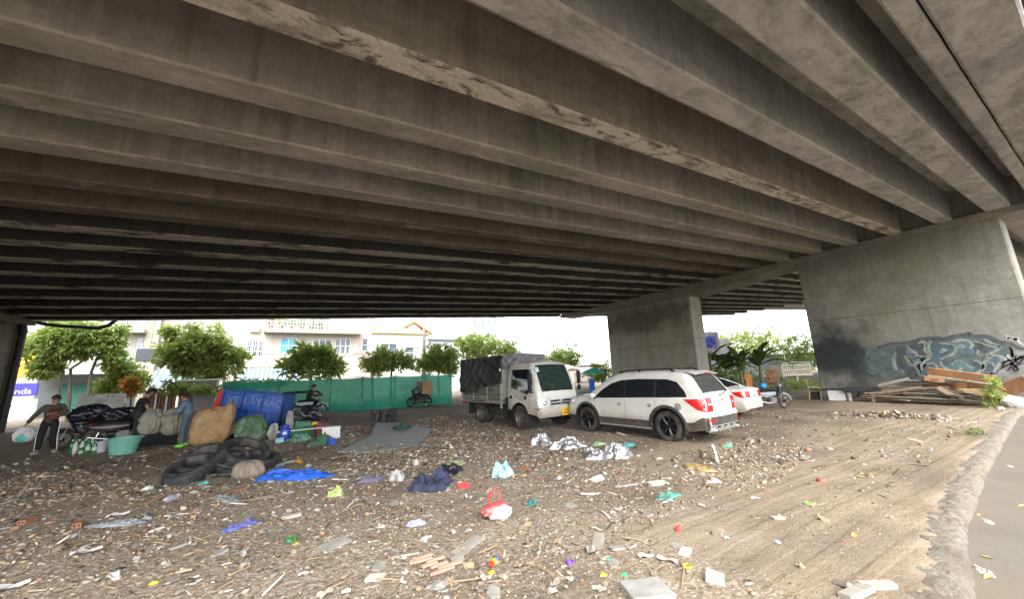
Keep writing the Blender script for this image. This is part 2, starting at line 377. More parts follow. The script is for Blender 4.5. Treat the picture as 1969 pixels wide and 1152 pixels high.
con_q = concrete('middle_pier_concrete', (.28, .265, .23), (.44, .42, .37), streak=.35, joints=(3.52,), soot=[(19.2, 5.6, 5.5, 1.3, .65, (.07, .065, .06))])
con_e = concrete('pale_pier_concrete', (.26, .25, .22), (.42, .40, .36), streak=.3, joints=(3.8,))
bridge = empty('bridge', (XR, 12, 0), label='wide concrete road bridge on broad wall piers whose long girders roof the whole dirt lot', cat='bridge')
def bp(name, b, smooth=30):
    o = b.build(name, smooth=smooth)
    o.parent = bridge; o.matrix_parent_inverse = Matrix.Translation((-XR, -12, 0)); return o
DEP = 1.25
# near edge and far edge of each girder soffit
GIR = [(.60, .86), (1.33, 1.95), (2.80, 3.29), (4.29, 4.74), (5.80, 6.30), (7.20, 7.72), (8.65, 9.15), (10.1, 10.6), (11.55, 12.05), (13.04, 13.54),
       (14.6, 15.1), (16.4, 16.9), (18.2, 18.7), (20.3, 20.8), (22.4, 22.9), (24.7, 25.2), (27.0, 27.5), (28.7, 29.25)]
def girder(y0, y1, xa, xb, mat):
    b = MB(); ch = .035; n = max(1, int((xb - xa) / .5)); sl = .05
    prof = [(y0 - sl, DEP), (y0, .30), (y0, ch), (y0 + ch, 0), (y1 - ch, 0), (y1, ch), (y1, .30), (y1 + sl, DEP)]
    vs = []
    for i in range(n + 1):
        x = xa + (xb - xa) * i / n
        for k, (y, z) in enumerate(prof):
            e = noise.noise((x * 1.3, y * 3, 2)) * .008 + (noise.noise((x * 5, y * 3, k)) * .008 if 1 <= k <= 6 else 0)
            vs.append((x, y + e * (1 if k in (2, 5) else .3), SZ(x) + z + e))
    K = 8; fs = [(i * K + j, i * K + K + j, i * K + K + j + 1, i * K + j + 1) for i in range(n) for j in range(K - 1)]
    fs += [tuple(range(K)), tuple(n * K + j for j in range(K))[::-1]]
    b.add(vs, fs, mat); return b
GIR.insert(0, (-.12, .575))
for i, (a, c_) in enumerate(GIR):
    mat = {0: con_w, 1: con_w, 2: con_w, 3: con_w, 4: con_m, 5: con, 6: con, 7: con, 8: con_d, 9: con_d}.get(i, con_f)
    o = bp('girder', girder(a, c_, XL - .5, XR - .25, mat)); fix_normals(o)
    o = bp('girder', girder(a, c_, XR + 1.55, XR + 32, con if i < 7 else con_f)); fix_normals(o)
b = MB()
def slab(y, z, top):
    return [(x, y, SZ(x) + z) for x in (-60, 90)]
ps = [(-.30, 1.05), (-.10, DEP), (29.3, DEP), (29.75, .95), (29.75, 1.9), (-.30, 1.9)]
vs = []
for x in axis([(-60, -12, 6), (-12, 26, .5), (26, 90, 6)]):
    for (y, z) in ps: vs.append((x, y + (noise.noise((x * 2, y, 1)) * .01), SZ(x) + z + .003))
K = 6; n = len(vs) // K
b.add(vs, [(i * K + j, i * K + K + j, i * K + K + (j + 1) % K, i * K + (j + 1) % K) for i in range(n - 1) for j in range(K)] + [tuple(range(K)), tuple((n - 1) * K + j for j in range(K))[::-1]], con_w)
o = bp('deck_slab', b); fix_normals(o)
# cross beams between the girders and caps over the piers
def cap(xc, wd, mat):
    b = MB(); prof = []
    zt = SZ(xc) - .02
    yy = [-.05, 1.4, 8.8, 11.8, 14.6, 23.2, 25.2, 28.9]
    zb = [.18, .30, .30, .62, .74, .55, .40, .20]
    vs = []
    for y, z in zip(yy, zb):
        for x in (xc - wd / 2, xc + wd / 2): vs += [(x, y, zt - z), (x, y, zt)]
    fs = []
    for i in range(len(yy) - 1):
        o = i * 4; p = o + 4
        fs += [(o, o + 2, p + 2, p), (o + 1, p + 1, p + 3, o + 3), (o, p, p + 1, o + 1), (o + 2, o + 3, p + 3, p + 2)]
    e = len(vs) - 4; fs += [(0, 1, 3, 2), (e, e + 2, e + 3, e + 1)]
    b.add(vs, fs, mat); b.box((xc, 14.7, zt + .66), (wd - .5, 28.6, 1.26), mat); return b
o = bp('pier_cap', cap(XR + .65, 1.76, con_p)); fix_normals(o)
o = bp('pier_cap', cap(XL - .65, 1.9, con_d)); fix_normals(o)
def wallpier(x0, x1, y0, y1, zt, mat, endmat):
    b = MB(); r = .05
    pl = [(x0 + r, y0), (x1 - r, y0), (x1, y0 + r), (x1, y1 - r), (x1 - r, y1), (x0 + r, y1), (x0, y1 - r), (x0, y0 + r)]
    n = len(pl); vs = [(x, y, z) for z in (-.4, zt) for x, y in pl]
    for i in range(n):
        j = (i + 1) % n; vv = [vs[i], vs[j], vs[n + j], vs[n + i]]
        b.add(vv, [(0, 1, 2, 3)], endmat if i in (0, 4) else mat)
    b.add([vs[n + i] for i in range(n)], [tuple(range(n))], mat); return b
rp = bp('pier_wall', wallpier(XR, XR + 1.3, 1.68, 8.52, 7.13, con_p, con_e), 20)
bp('pier_wall', wallpier(XR + .03, XR + 1.3, 15.0, 22.85, 6.85, con_q, con_e), 20)
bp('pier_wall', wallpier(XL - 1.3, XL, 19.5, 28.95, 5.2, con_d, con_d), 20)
bp('pier_wall', wallpier(XL - 1.3, XL, 4.5, 13.0, 5.3, con_e, con_e), 20)
pipe_m = M('dark_pipe', (.03, .026, .028), .5, var=.3)
b = MB(); b.tube([(XL + .18, 28.25, -.1), (XL + .18, 28.25, 4.9), (XL + .1, 28.3, 5.3)], .14, pipe_m, 12)
for z in (1.2, 3.1, 4.8): b.tube([(XL + .18, 28.25, z), (XL + .18, 28.25, z + .07)], .17, pipe_m, 12)
b.box((XL + .05, 28.1, 3.05), (.12, .34, .05), pipe_m)
b.tube([(-11.9, 29.6, 5.6), (-11.3, 29.8, 5.42), (-10.6, 29.8, 5.34), (-9.3, 29.8, 5.28), (-8.9, 29.8, 5.45), (-8.6, 29.6, 5.75), (-8.5, 29.4, 6.1)], .1, pipe_m, 10)
bp('drain_pipe', b, 40)
# ------------------------------------------------------------------ vehicles
white_p = M('white_car_paint', (.64, .64, .62), .22, var=.03, dirt=(.5, .46, .38), dirt_amt=.12, dscale=2.0, spec=.6)
white_s = M('white_sedan_paint', (.68, .67, .625), .22, var=.03, spec=.6)
glass_m = M('tinted_glass', (.012, .014, .016), .06, var=.1, spec=.8)
clad_m = M('black_cladding', (.022, .024, .028), .5, var=.2, dirt=(.07, .06, .05), dirt_amt=.4)
rub_m = M('tyre_rubber', (.022, .021, .021), .85, var=.3, scale=20, dirt=(.10, .085, .065), dirt_amt=.55, dscale=5)
rim_b = M('black_rim', (.02, .02, .022), .3, metal=.4, var=.2)
rim_s = M('steel_rim', (.22, .21, .19), .5, metal=.5, var=.2, dirt=(.10, .08, .06), dirt_amt=.6)
chrome = M('chrome', (.7, .7, .7), .15, metal=1.0, var=.05)
silver = M('silver_plastic', (.55, .55, .56), .35, metal=.6, var=.05)
red_l = M('red_lamp_glass', (.55, .012, .015), .12, var=.25, scale=14)
clear_l = M('clear_lamp_glass', (.62, .62, .6), .1, metal=.35, var=.3, scale=25)
blk = M('matt_black', (.012, .012, .013), .8, var=.2)
gap_m = M('panel_gap', (.05, .05, .05), .9, var=.1)
plate_w = M('white_plate', (.72, .72, .70), .5, var=.05)
plate_y = M('yellow_plate', (.80, .42, .02), .5, var=.05)
ink = M('ink', (.03, .03, .03), .6, var=.1)
def text_mesh(txt, size, mat, mx, name, parent, ext=.002, spacing=1.0):
    cu = bpy.data.curves.new(name, 'FONT'); cu.body = txt; cu.size = size; cu.extrude = ext; cu.align_x = 'CENTER'; cu.align_y = 'CENTER'; cu.space_character = spacing
    to = bpy.data.objects.new(name, cu); C.objects.link(to)
    me = bpy.data.meshes.new_from_object(to.evaluated_get(bpy.context.evaluated_depsgraph_get()))
    bpy.data.objects.remove(to); bpy.data.curves.remove(cu)
    me.transform(mx); me.materials.clear(); me.materials.append(mat); me.name = name
    o = bpy.data.objects.new(name, me); C.objects.link(o); o.parent = parent; return o

def wheel(parent, x, y, R_, wd, side, rimmat, spokes=5, rr=.66, dual=False):
    """tyre with a tread and shoulders > rim with spokes; axis along Y."""
    mx = Matrix.Translation((x, y, R_)) @ Matrix.Rotation(R(90) * -side, 4, 'X')    # +Z of the lathe looks outward
    b = MB(); h = wd / 2; r0 = R_ * rr
    prof = [(r0, -h * .8), (R_ * .86, -h), (R_ * .96, -h * .88), (R_ * .995, -h * .6), (R_, 0), (R_ * .995, h * .6), (R_ * .96, h * .88), (R_ * .86, h), (r0, h * .85)]
    b.lathe(prof, rub_m, mx, 36)
    for k in range(48):                                       # tread blocks
        a = 2 * math.pi * k / 48
        for q in (-.5, .5):
            c = mx @ Vector((math.cos(a + q * .06) * R_, math.sin(a + q * .06) * R_, q * h * 1.0))
            b.box(c, (.012, wd * .36, .03), rub_m, (mx.to_3x3() @ Matrix.Rotation(a, 3, 'Z') @ Matrix.Rotation(R(90), 3, 'X')))
    if dual:
        mx2 = mx @ Matrix.Translation((0, 0, -wd * 1.15)); b.lathe(prof, rub_m, mx2, 32); b.lathe([(r0, -h * .8), (0.01, -h * .5)], rub_m, mx2, 24)
    t = b.build('wheel', parent, 40)
    b = MB()
    b.lathe([(r0, -h * .8), (r0 * .98, h * .4), (r0 * 1.02, h * .84), (r0 * .96, h * .86), (r0 * .9, h * .6), (r0 * .88, -h * .1), (.02, -h * .12)], rimmat, mx, 32)
    if spokes:
        for k in range(spokes):
            a = 2 * math.pi * k / spokes
            for d in (-.11, .11):
                p0 = mx @ Vector((math.cos(a) * .05, math.sin(a) * .05, h * .62)); p1 = mx @ Vector((math.cos(a + d) * r0 * .95, math.sin(a + d) * r0 * .95, h * .70))
                b.tube([p0, (p0 + p1) / 2 + Vector((0, side * .01, 0)), p1], [.03, .024, .028], rimmat, 6)
        b.lathe([(.075, h * .5), (.075, h * .72), (.05, h * .8), (.001, h * .8)], rimmat, mx, 16)
    else:                                                     # pressed steel truck wheel: dished disc with holes and nuts
        b.lathe([(r0 * .86, h * .3), (r0 * .62, h * .62), (r0 * .46, h * .55), (r0 * .40, h * .30), (r0 * .22, h * .30), (r0 * .2, h * .62), (.001, h * .66)], rimmat, mx, 28)
        for k in range(6):
            a = k * math.pi / 3; c = mx @ Vector((math.cos(a) * r0 * .72, math.sin(a) * r0 * .72, h * .5)); b.ball(c, (.022, .012, .022), blk, 8)
    b.build('rim', t, 40)
    return t

def catmull(pts, n=6):
    o = []
    P = [Vector((*p, 0)) for p in pts]
    for i in range(len(P) - 1):
        p0 = P[max(0, i - 1)]; p1 = P[i]; p2 = P[i + 1]; p3 = P[min(len(P) - 1, i + 2)]
        for k in range(n):
            t = k / n; v = .5 * ((2 * p1) + (p2 - p0) * t + (2 * p0 - 5 * p1 + 4 * p2 - p3) * t * t + (3 * p1 - p0 - 3 * p2 + p3) * t ** 3)
            x = v.x; x = max(min(x, max(p1.x, p2.x)), min(p1.x, p2.x)); o.append((x, v.y))
    o.append((P[-1].x, P[-1].y)); return o

class CarBody:
    def __init__(s, top, bot, W, belt, tumble, arches, plan=(1.3, .14), edge=.10, crown=.035, tuck=.12):
        s.top = catmull(top); xs_ = [p[0] for p in s.top]
        for i in range(1, len(s.top)):
            if s.top[i][0] <= s.top[i - 1][0]: s.top[i] = (s.top[i - 1][0] + 1e-4, s.top[i][1])
        s.bot = bot; s.W = W; s.belt = belt; s.tumble = tumble; s.arches = arches; s.plan = plan; s.edge = edge; s.crown = crown; s.tuck = tuck
        s.x0 = s.top[0][0]; s.x1 = s.top[-1][0]
    def zt(s, x): return interp(x, s.top)
    def zb(s, x):
        z = interp(x, s.bot)
        for (ax, az, ar) in s.arches:
            if abs(x - ax) < ar: z = max(z, az + math.sqrt(ar * ar - (x - ax) ** 2))
        return z
    def hw(s, x, z):
        mid = (s.x0 + s.x1) / 2; L = (s.x1 - s.x0) / 2; d = abs(x - mid)
        w_ = s.W / 2
        if d > s.plan[0]: t = (d - s.plan[0]) / (L - s.plan[0]); w_ *= 1 - s.plan[1] * (t ** 2.2) - .05 * t ** 8
        if z > s.belt: w_ -= (z - s.belt) * s.tumble + max(0, z - s.belt - .1) ** 2 * .12
        elif z < .62: w_ -= s.tuck * (.62 - z) ** 2 / .16
        w_ -= .012 * max(0, (z - .62)) if z <= s.belt else .012 * (s.belt - .62)
        for (ax, az, ar) in s.arches:
            r = math.hypot(x - ax, z - az)
            if r < ar + .16: w_ += .022 * (1 - abs(r - ar) / .16) ** 2
        e = 0.02; sl = (s.zt(x + e) - s.zt(x - e)) / (2 * e)
        dd = (s.zt(x) - z) / math.sqrt(1 + sl * sl)
        q = max(0.0, min(1.0, dd / s.edge)); w_ -= s.edge * .75 * (1 - math.sqrt(max(0, 1 - (1 - q) ** 2)))
        return w_
    def body(s, mat, parent, name='body'):
        b = MB(); xs_ = sorted(set([p[0] for p in s.top] + [s.x0 + .03 * i for i in range(int((s.x1 - s.x0) / .03))]
             + [ax + ar * math.cos(math.pi * k / 16) for ax, az, ar in s.arches for k in range(17)]))
        xs_ = [x for x in xs_ if s.x0 <= x <= s.x1]; nv = 26; vs = []
        for sd in (1, -1):
            vs = []
            for x in xs_:
                a, c = s.zb(x), s.zt(x)
                a = min(a, c - .002)
                for j in range(nv + 1):
                    t = j / nv; t = 1 - (1 - t) ** 1.5
                    z = lerp(a, c, t); vs.append((x, sd * s.hw(x, z), z))
            K = nv + 1; fs = []
            for i in range(len(xs_) - 1):
                for j in range(nv):
                    q = (i * K + j, i * K + K + j, i * K + K + j + 1, i * K + j + 1); fs.append(q if sd < 0 else q[::-1])
            b.add(vs, fs, mat)
        vs = []; ny_ = 14
        for x in xs_:
            z = s.zt(x); w_ = s.hw(x, z)
            e = .02; sl = (s.zt(min(x + e, s.x1)) - s.zt(max(x - e, s.x0))) / (2 * e); nx, nz_ = -sl / math.hypot(sl, 1), 1 / math.hypot(sl, 1)
            for j in range(ny_ + 1):
                u = 2 * j / ny_ - 1; k = s.crown * (1 - u * u); vs.append((x + nx * k, u * w_, z + nz_ * k))
        K = ny_ + 1
        b.add(vs, [(i * K + j, i * K + K + j, i * K + K + j + 1, i * K + j + 1) for i in range(len(xs_) - 1) for j in range(ny_)], mat)
        o = b.build(name, parent, 50)
        bm = bmesh.new(); bm.from_mesh(o.data); bmesh.ops.remove_doubles(bm, verts=bm.verts, dist=.0008); bmesh.ops.recalc_face_normals(bm, faces=bm.faces); bm.to_mesh(o.data); bm.free()
        o.data.set_sharp_from_angle(angle=R(45))
        b = MB()                                                # dark floor and wheel wells
        b.grid(lambda u, v: (lerp(s.x0 + .15, s.x1 - .15, u), lerp(-1, 1, v) * (s.W / 2 - .16), interp(lerp(s.x0, s.x1, u), s.bot) + .06), 10, 2, blk)
        for ax, az, ar in s.arches:
            for sd in (1, -1):
                yo = sd * (s.hw(ax, az + ar) - .01)
                pr = [(ax + (ar + .004) * math.cos(math.pi * k / 14), az + (ar + .004) * math.sin(math.pi * k / 14)) for k in range(15)]
                pr = [(pr[0][0], .2)] + pr + [(pr[-1][0], .2)]
                n = len(pr); vv = [(x, yo, z) for x, z in pr] + [(x, yo - sd * .42, z) for x, z in pr]
                b.add(vv, [(i, i + 1, n + i + 1, n + i) for i in range(n - 1)] + [tuple(range(n, 2 * n))], blk)
        b.build('underbody', parent, 40)
        return o
    def side(s, b, mat, x0, x1, lo, hi, off=.004, sd=1, nu=24, nv=8):
        """panel on the flank between two curves of x"""
        flo = lo if callable(lo) else (lambda x: interp(x, lo) if isinstance(lo, list) else lo)
        fhi = hi if callable(hi) else (lambda x: interp(x, hi) if isinstance(hi, list) else hi)
        def fn(u, v):
            x = lerp(x0, x1, u); z = lerp(flo(x), max(flo(x), fhi(x)), v); return (x, sd * (s.hw(x, z) + off), z)
        b.grid(fn, nu, nv, mat)
    def over(s, b, mat, xa, xb, f0, f1, off=.005, nu=16, nv=16, byz=None):
        """panel on the top surface (hood, glass, tailgate) between fractions of the half width;
        byz=(z0,z1): run along the outline between two heights at the rear (xa<0) or front"""
        if byz:
            o = s.top if byz[2] == 'rear' else s.top[::-1]
            seg = []
            for (x, z) in o:
                seg.append((x, z))
                if z > max(byz[0], byz[1]) + .3 or abs(x - o[0][0]) > 1.6: break
            def xat(z):
                for (x0, z0), (x1, z1) in zip(seg, seg[1:]):
                    if min(z0, z1) - 1e-6 <= z <= max(z0, z1) + 1e-6 and abs(z1 - z0) > 1e-5: return x0 + (x1 - x0) * (z - z0) / (z1 - z0)
                return seg[0][0]
        def fn(u, v):
            if byz: z = lerp(byz[0], byz[1], u); x = xat(z)
            else: x = lerp(xa, xb, u); z = s.zt(x)
            a = f0(u) if callable(f0) else f0; c = f1(u) if callable(f1) else f1
            fr = lerp(a, c, v); w_ = s.hw(x, z)
            e = .015; sl = (s.zt(min(x + e, s.x1)) - s.zt(max(x - e, s.x0))) / (min(x + e, s.x1) - max(x - e, s.x0))
            nx, nz_ = -sl / math.hypot(sl, 1), 1 / math.hypot(sl, 1); k = s.crown * (1 - fr * fr) + off
            return (x + nx * k, fr * w_, z + nz_ * k)
        b.grid(fn, nu, nv, mat)

def poly_side(cb, b, mat, pts, off=.006, sd=1, n=10):
    """quad-shaped patch on the flank from four (x,z) corners"""
    a, c, d, e = [Vector((*p, 0)) for p in pts]
    def fn(u, v):
        p = (a * (1 - u) + c * u) * (1 - v) + (e * (1 - u) + d * u) * v
        return (p.x, sd * (cb.hw(p.x, p.y) + off), p.y)
    b.grid(fn, n, n, mat)

# ---- the white SUV in the middle
def muddy(m, z0, z1, col=(.26, .21, .15)):
    nt = m.node_tree; bs = nt.nodes['Principled BSDF']; src = bs.inputs['Base Color'].links[0].from_socket
    tc = nt.nodes.new('ShaderNodeTexCoord'); sp = nt.nodes.new('ShaderNodeSeparateXYZ'); nt.links.new(tc.outputs['Object'], sp.inputs[0])
    f = mth(nt, 'ADD', mth(nt, 'MULTIPLY', mth(nt, 'SUBTRACT', sp.outputs[2], z0), 1 / (z1 - z0)), mth(nt, 'MULTIPLY', mth(nt, 'SUBTRACT', nz(nt, tc.outputs['Object'], 4, 6, .65), .5), 1.5))
    f2 = ramp(nt, f, [(.1, (.75,) * 3), (.9, (0,) * 3)]); film_ = ramp(nt, nz(nt, tc.outputs['Object'], 1.3, 7, .7), [(.35, (.05,) * 3), (.7, (.22,) * 3)])
    c = mix(nt, film_, src, tuple(k * 1.3 for k in col)); nt.links.new(mix(nt, f2, c, col), bs.inputs['Base Color'])
    nt.links.new(ramp(nt, f2, [(0, (bs.inputs['Roughness'].default_value,) * 3), (1, (.9,) * 3)]), bs.inputs['Roughness'])
for m_ in (white_p, white_s): muddy(m_, .30, .72)
muddy(cab_p_ := M('cab_paint', (.58, .59, .545), .3, var=.05, dirt=(.40, .36, .28), dirt_amt=.35, dscale=1.5, spec=.5), .40, .95); muddy(clad_m, .2, .5, (.15, .125, .09))
def make_suv():
    root = empty('suv', (0, 0, 0), 0, 'white SUV with black cladding and tinted windows parked with its tail to the right', 'car', 'white parked cars')
    top = [(-2.30, .42), (-2.335, .52), (-2.33, .66), (-2.25, .72), (-2.24, .95), (-2.17, 1.13), (-1.98, 1.42), (-1.83, 1.60), (-1.70, 1.66), (-1.2, 1.70), (-.5, 1.715), (.15, 1.69), (.45, 1.62), (.85, 1.40), (1.22, 1.14), (1.38, 1.08), (1.75, 1.03), (2.05, .95), (2.22, .82), (2.30, .62), (2.33, .42)]
    top = sorted(top, key=lambda p: 0) 
    t2 = []
    x = -9
    for p in top:
        px = max(p[0], x + .004); t2.append((px, p[1])); x = px
    bot = [(-2.335, .40), (-2.2, .33), (-1.8, .27), (1.8, .24), (2.2, .28), (2.33, .38)]
    WR = .365; A = [(-1.32, .37, .445), (1.34, .37, .445)]
    cb = CarBody(t2, bot, 1.85, 1.02, .30, A, (1.25, .13), .13, .05)
    body = cb.body(white_p, root)
    for sd in (1, -1):
        zl = lambda x: 1.035 - .028 * (x + .3)
        top_l = [(-1.90, 1.06), (-1.82, 1.22), (-1.62, 1.44), (-1.35, 1.51), (-.5, 1.53), (.1, 1.50), (.4, 1.42), (.75, 1.22), (.98, 1.03)]
        for x0, x1 in ((-1.88, -1.06), (-1.00, -.12), (-.06, .97)):
            b = MB(); cb.side(b, glass_m, x0, x1, zl, top_l, .004, sd); b.build('side_window', body, 60)
        for x0, x1 in ((-1.06, -1.0), (-.12, -.06)):
            b = MB(); cb.side(b, blk, x0, x1, zl, top_l, .0045, sd, 2, 8); b.build('window_pillar', body, 60)
        b = MB()
        for x, z0, z1 in ((-.09, .48, 1.03), (.98, .62, 1.0), (-1.03, .84, 1.03)): cb.side(b, gap_m, x - .004, x + .004, z0, z1, .002, sd, 1, 10)
        cb.side(b, gap_m, -.92, .98, .470, .478, .002, sd, 20, 1)
        b.build('door_gap', body, 0)
        b = MB()                                               # lower cladding, arch flares, rear corner of the bumper
        cb.side(b, clad_m, -.90, .92, lambda x: cb.zb(x) - .005, .465, .010, sd, 30, 6)
        cb.side(b, clad_m, -2.325, -1.72, lambda x: cb.zb(x), [(-2.33, .60), (-2.18, .62), (-1.98, .50), (-1.72, .48)], .010, sd, 24, 6)
        cb.side(b, clad_m, 1.74, 2.31, lambda x: cb.zb(x), .46, .010, sd, 20, 6)
        for ax, az, ar in A:
            def fl(u, v, ax=ax, az=az, ar=ar):
                a = lerp(-.06, math.pi + .06, u); r = ar + .075 * v - .006; x = ax + r * math.cos(a); z = max(az + r * math.sin(a), .34)
                return (x, sd * (cb.hw(x, z) + .012 + .01 * math.sin(v * 3)), z)
            b.grid(fl, 28, 3, clad_m)
        b.build('cladding', root, 60)
        b = MB(); cb.side(b, silver, -.86, .88, .262, .285, .03, sd, 12, 1); b.tube([(-.86, sd * .90, .275), (.88, sd * .90, .275)], .018, silver, 6); b.build('side_trim', root, 60)
        for x in (-.86, .10):                                   # door handles in dark cups
            y = sd * (cb.hw(x, .86) + .006); b = MB()
            b.ball((x, y - sd * .006, .86), (.07, .012, .045), M('handle_cup', (.16, .16, .15), .5), 12); b.box((x, y + sd * .02, .865), (.15, .018, .024), white_p, None, .008)
            b.build('door_handle', body, 40)
        b = MB(); b.box((1.0, sd * 1.0, 1.06), (.13, .19, .14), white_p, (0, 0, sd * -.25), .045); b.box((.97, sd * .93, 1.0), (.08, .12, .04), blk, None, .01); b.build('mirror', root, 40)
        b = MB(); b.tube([(-1.5, sd * .60, 1.70), (-1.35, sd * .605, 1.755), (-.4, sd * .61, 1.775), (.1, sd * .60, 1.745), (.25, sd * .59, 1.70)], .018, blk, 8)
        for x in (-1.42, -.45, .18): b.box((x, sd * .605, 1.725), (.07, .03, .06), blk, None, .01)
        b.build('roof_rail', root, 40)
        b = MB()                                               # tail lamp wraps the corner
        poly_side(cb, b, red_l, [(-2.262, .735), (-2.08, .80), (-1.80, 1.03), (-2.216, 1.045)], .010, sd)
        cb.over(b, red_l, 0, 0, sd * .70, sd * 1.0, .010, 10, 6, byz=(.735, 1.045, 'rear'))
        b2 = MB(); cb.over(b2, clear_l, 0, 0, sd * .72, sd * .95, .014, 6, 6, byz=(.88, .92, 'rear'))
        tl = b.build('tail_lamp', root, 50); b2.build('reverse_lamp', tl, 50)
        b = MB(); cb.over(b, red_l, 0, 0, sd * .70, sd * .95, .016, 4, 6, byz=(.52, .56, 'rear')); poly_side(cb, b, red_l, [(-2.33, .515), (-2.24, .53), (-2.24, .56), (-2.33, .565)], .016, sd, 4); b.build('reflector', root, 50)
        b = MB(); poly_side(cb, b, clear_l, [(1.85, .80), (2.2, .72), (2.2, .86), (1.85, .95)], .008, sd); b.build('headlight', root, 50)
        b = MB(); poly_side(cb, b, blk, [(1.20, .80), (1.34, .82), (1.36, .85), (1.22, .85)], .008, sd, 4); b.build('fender_vent', root, 50)
    b = MB(); y = cb.hw(-1.52, .86); b.lathe([(.085, -.01), (.085, .008), (.075, .012), (.001, .012)], M('fuel_cap_grey', (.26, .26, .24), .5), Matrix.Translation((-1.66, y, .855)) @ Matrix.Rotation(R(-90), 4, 'X'), 24); b.build('fuel_cap', body, 40)
    b = MB(); cb.over(b, M('rear_glass', (.055, .057, .055), .12, var=.1, spec=.8), -2.155, -1.86, lambda u: -.93 + .06 * u, lambda u: .93 - .06 * u, .004, 16, 16); b.build('rear_window', body, 60)
    b = MB(); cb.over(b, glass_m, .50, 1.17, lambda u: -.9, lambda u: .9, .004); b.build('windscreen', body, 60)
    b = MB(); cb.over(b, clad_m, 0, 0, -1.0, 1.0, .010, 8, 24, byz=(.43, .62, 'rear')); b.build('rear_bumper', root, 60)
    b = MB(); b.grid(lambda u, v: (-2.36 + .07 * v + .06 * abs(2 * u - 1) ** 3, lerp(-.72, .72, u), .44 - .16 * v - .05 * math.sin(v * 3) * (1 - abs(2 * u - 1))), 24, 6, silver)
    for y in (-.45, -.15, .15, .45): b.box((-2.36, y, .40), (.02, .14, .035), blk, None, .008)
    b.build('skid_plate', root, 60)
    for sd in (1, -1):
        b = MB(); b.tube([(-2.1, sd * .55, .30), (-2.38, sd * .56, .30)], .04, chrome, 12); b.lathe([(.034, 0), (.001, 0)], blk, Matrix.Translation((-2.381, sd * .56, .30)) @ Matrix.Rotation(R(-90), 4, 'Y'), 12); b.build('exhaust', root, 40)
    b = MB(); b.box((-2.275, 0, .815), (.02, .50, .15), plate_w, (0, R(5), 0), .006); pl = b.build('number_plate', root, 40)
    mx = Matrix.Translation((-2.29, 0, .815)) @ Matrix.Rotation(R(-90), 4, 'Z') @ Matrix.Rotation(R(90), 4, 'X')
    text_mesh('51F 414.90', .105, ink, mx, 'lettering', pl, .003)
    b = MB(); b.box((-2.285, 0, .925), (.04, .56, .035), chrome, None, .012); tg = b.build('tailgate_trim', root, 40)
    b = MB(); b.prism([(-.06, -.012), (-.02, -.03), (.02, -.03), (.06, -.012), (.06, .012), (.02, .03), (-.02, .03), (-.06, .012)], .014, M('gold_emblem', (.6, .45, .2), .3, metal=.8), Matrix.Translation((-2.295, 0, .985)) @ Matrix.Rotation(R(-90), 4, 'Z') @ Matrix.Rotation(R(90), 4, 'X')); b.build('emblem', root, 30)
    b = MB(); b.box((-2.24, .02, 1.085), (.05, .07, .05), blk, None, .015); b.tube([(-2.26, .0, 1.09), (-2.23, -.25, 1.13), (-2.17, -.5, 1.17)], .011, blk, 6); b.build('rear_wiper', root, 40)
    b = MB(); b.grid(lambda u, v: (-2.02 + .30 * v, lerp(-.58, .58, u) * (1 + .06 * v), 1.60 + .075 * math.sin(v * 1.4) + .03 * (1 - (2 * u - 1) ** 2)), 20, 5, white_p); b.grid(lambda u, v: (-2.02 + .22 * v, lerp(-.58, .58, u), 1.598 - .01 * v + .03 * (1 - (2 * u - 1) ** 2)), 20, 3, white_p); sp = b.build('spoiler', root, 50)
    b = MB(); b.box((-2.015, 0, 1.645), (.03, .30, .028), red_l, None, .008); b.build('brake_lamp', sp, 40)
    b = MB(); b.tube([(-1.55, 0, 1.76), (-1.62, 0, 1.80), (-1.72, 0, 1.86)], [.02, .008, .004], blk, 6); b.build('aerial', root, 40)
    b = MB(); cb.over(b, gap_m, 0, 0, -.97, .97, .003, 1, 20, byz=(.70, .708, 'rear')); b.build('tailgate_gap', body, 0)
    text_mesh('NEW DRIVER'[:0] or '- - - - -', .05, M('grey_script', (.45, .45, .43), .5), Matrix.Translation((-.05, cb.hw(-.05, .78) + .004, .80)) @ Matrix.Rotation(R(180), 4, 'Z') @ Matrix.Rotation(R(90), 4, 'X'), 'door_script', body, .001)
    for x in (-1.32, 1.34):
        for sd in (1, -1): wheel(root, x, sd * .80, WR, .235, sd, rim_b, 7)
    return root
suv = make_suv()

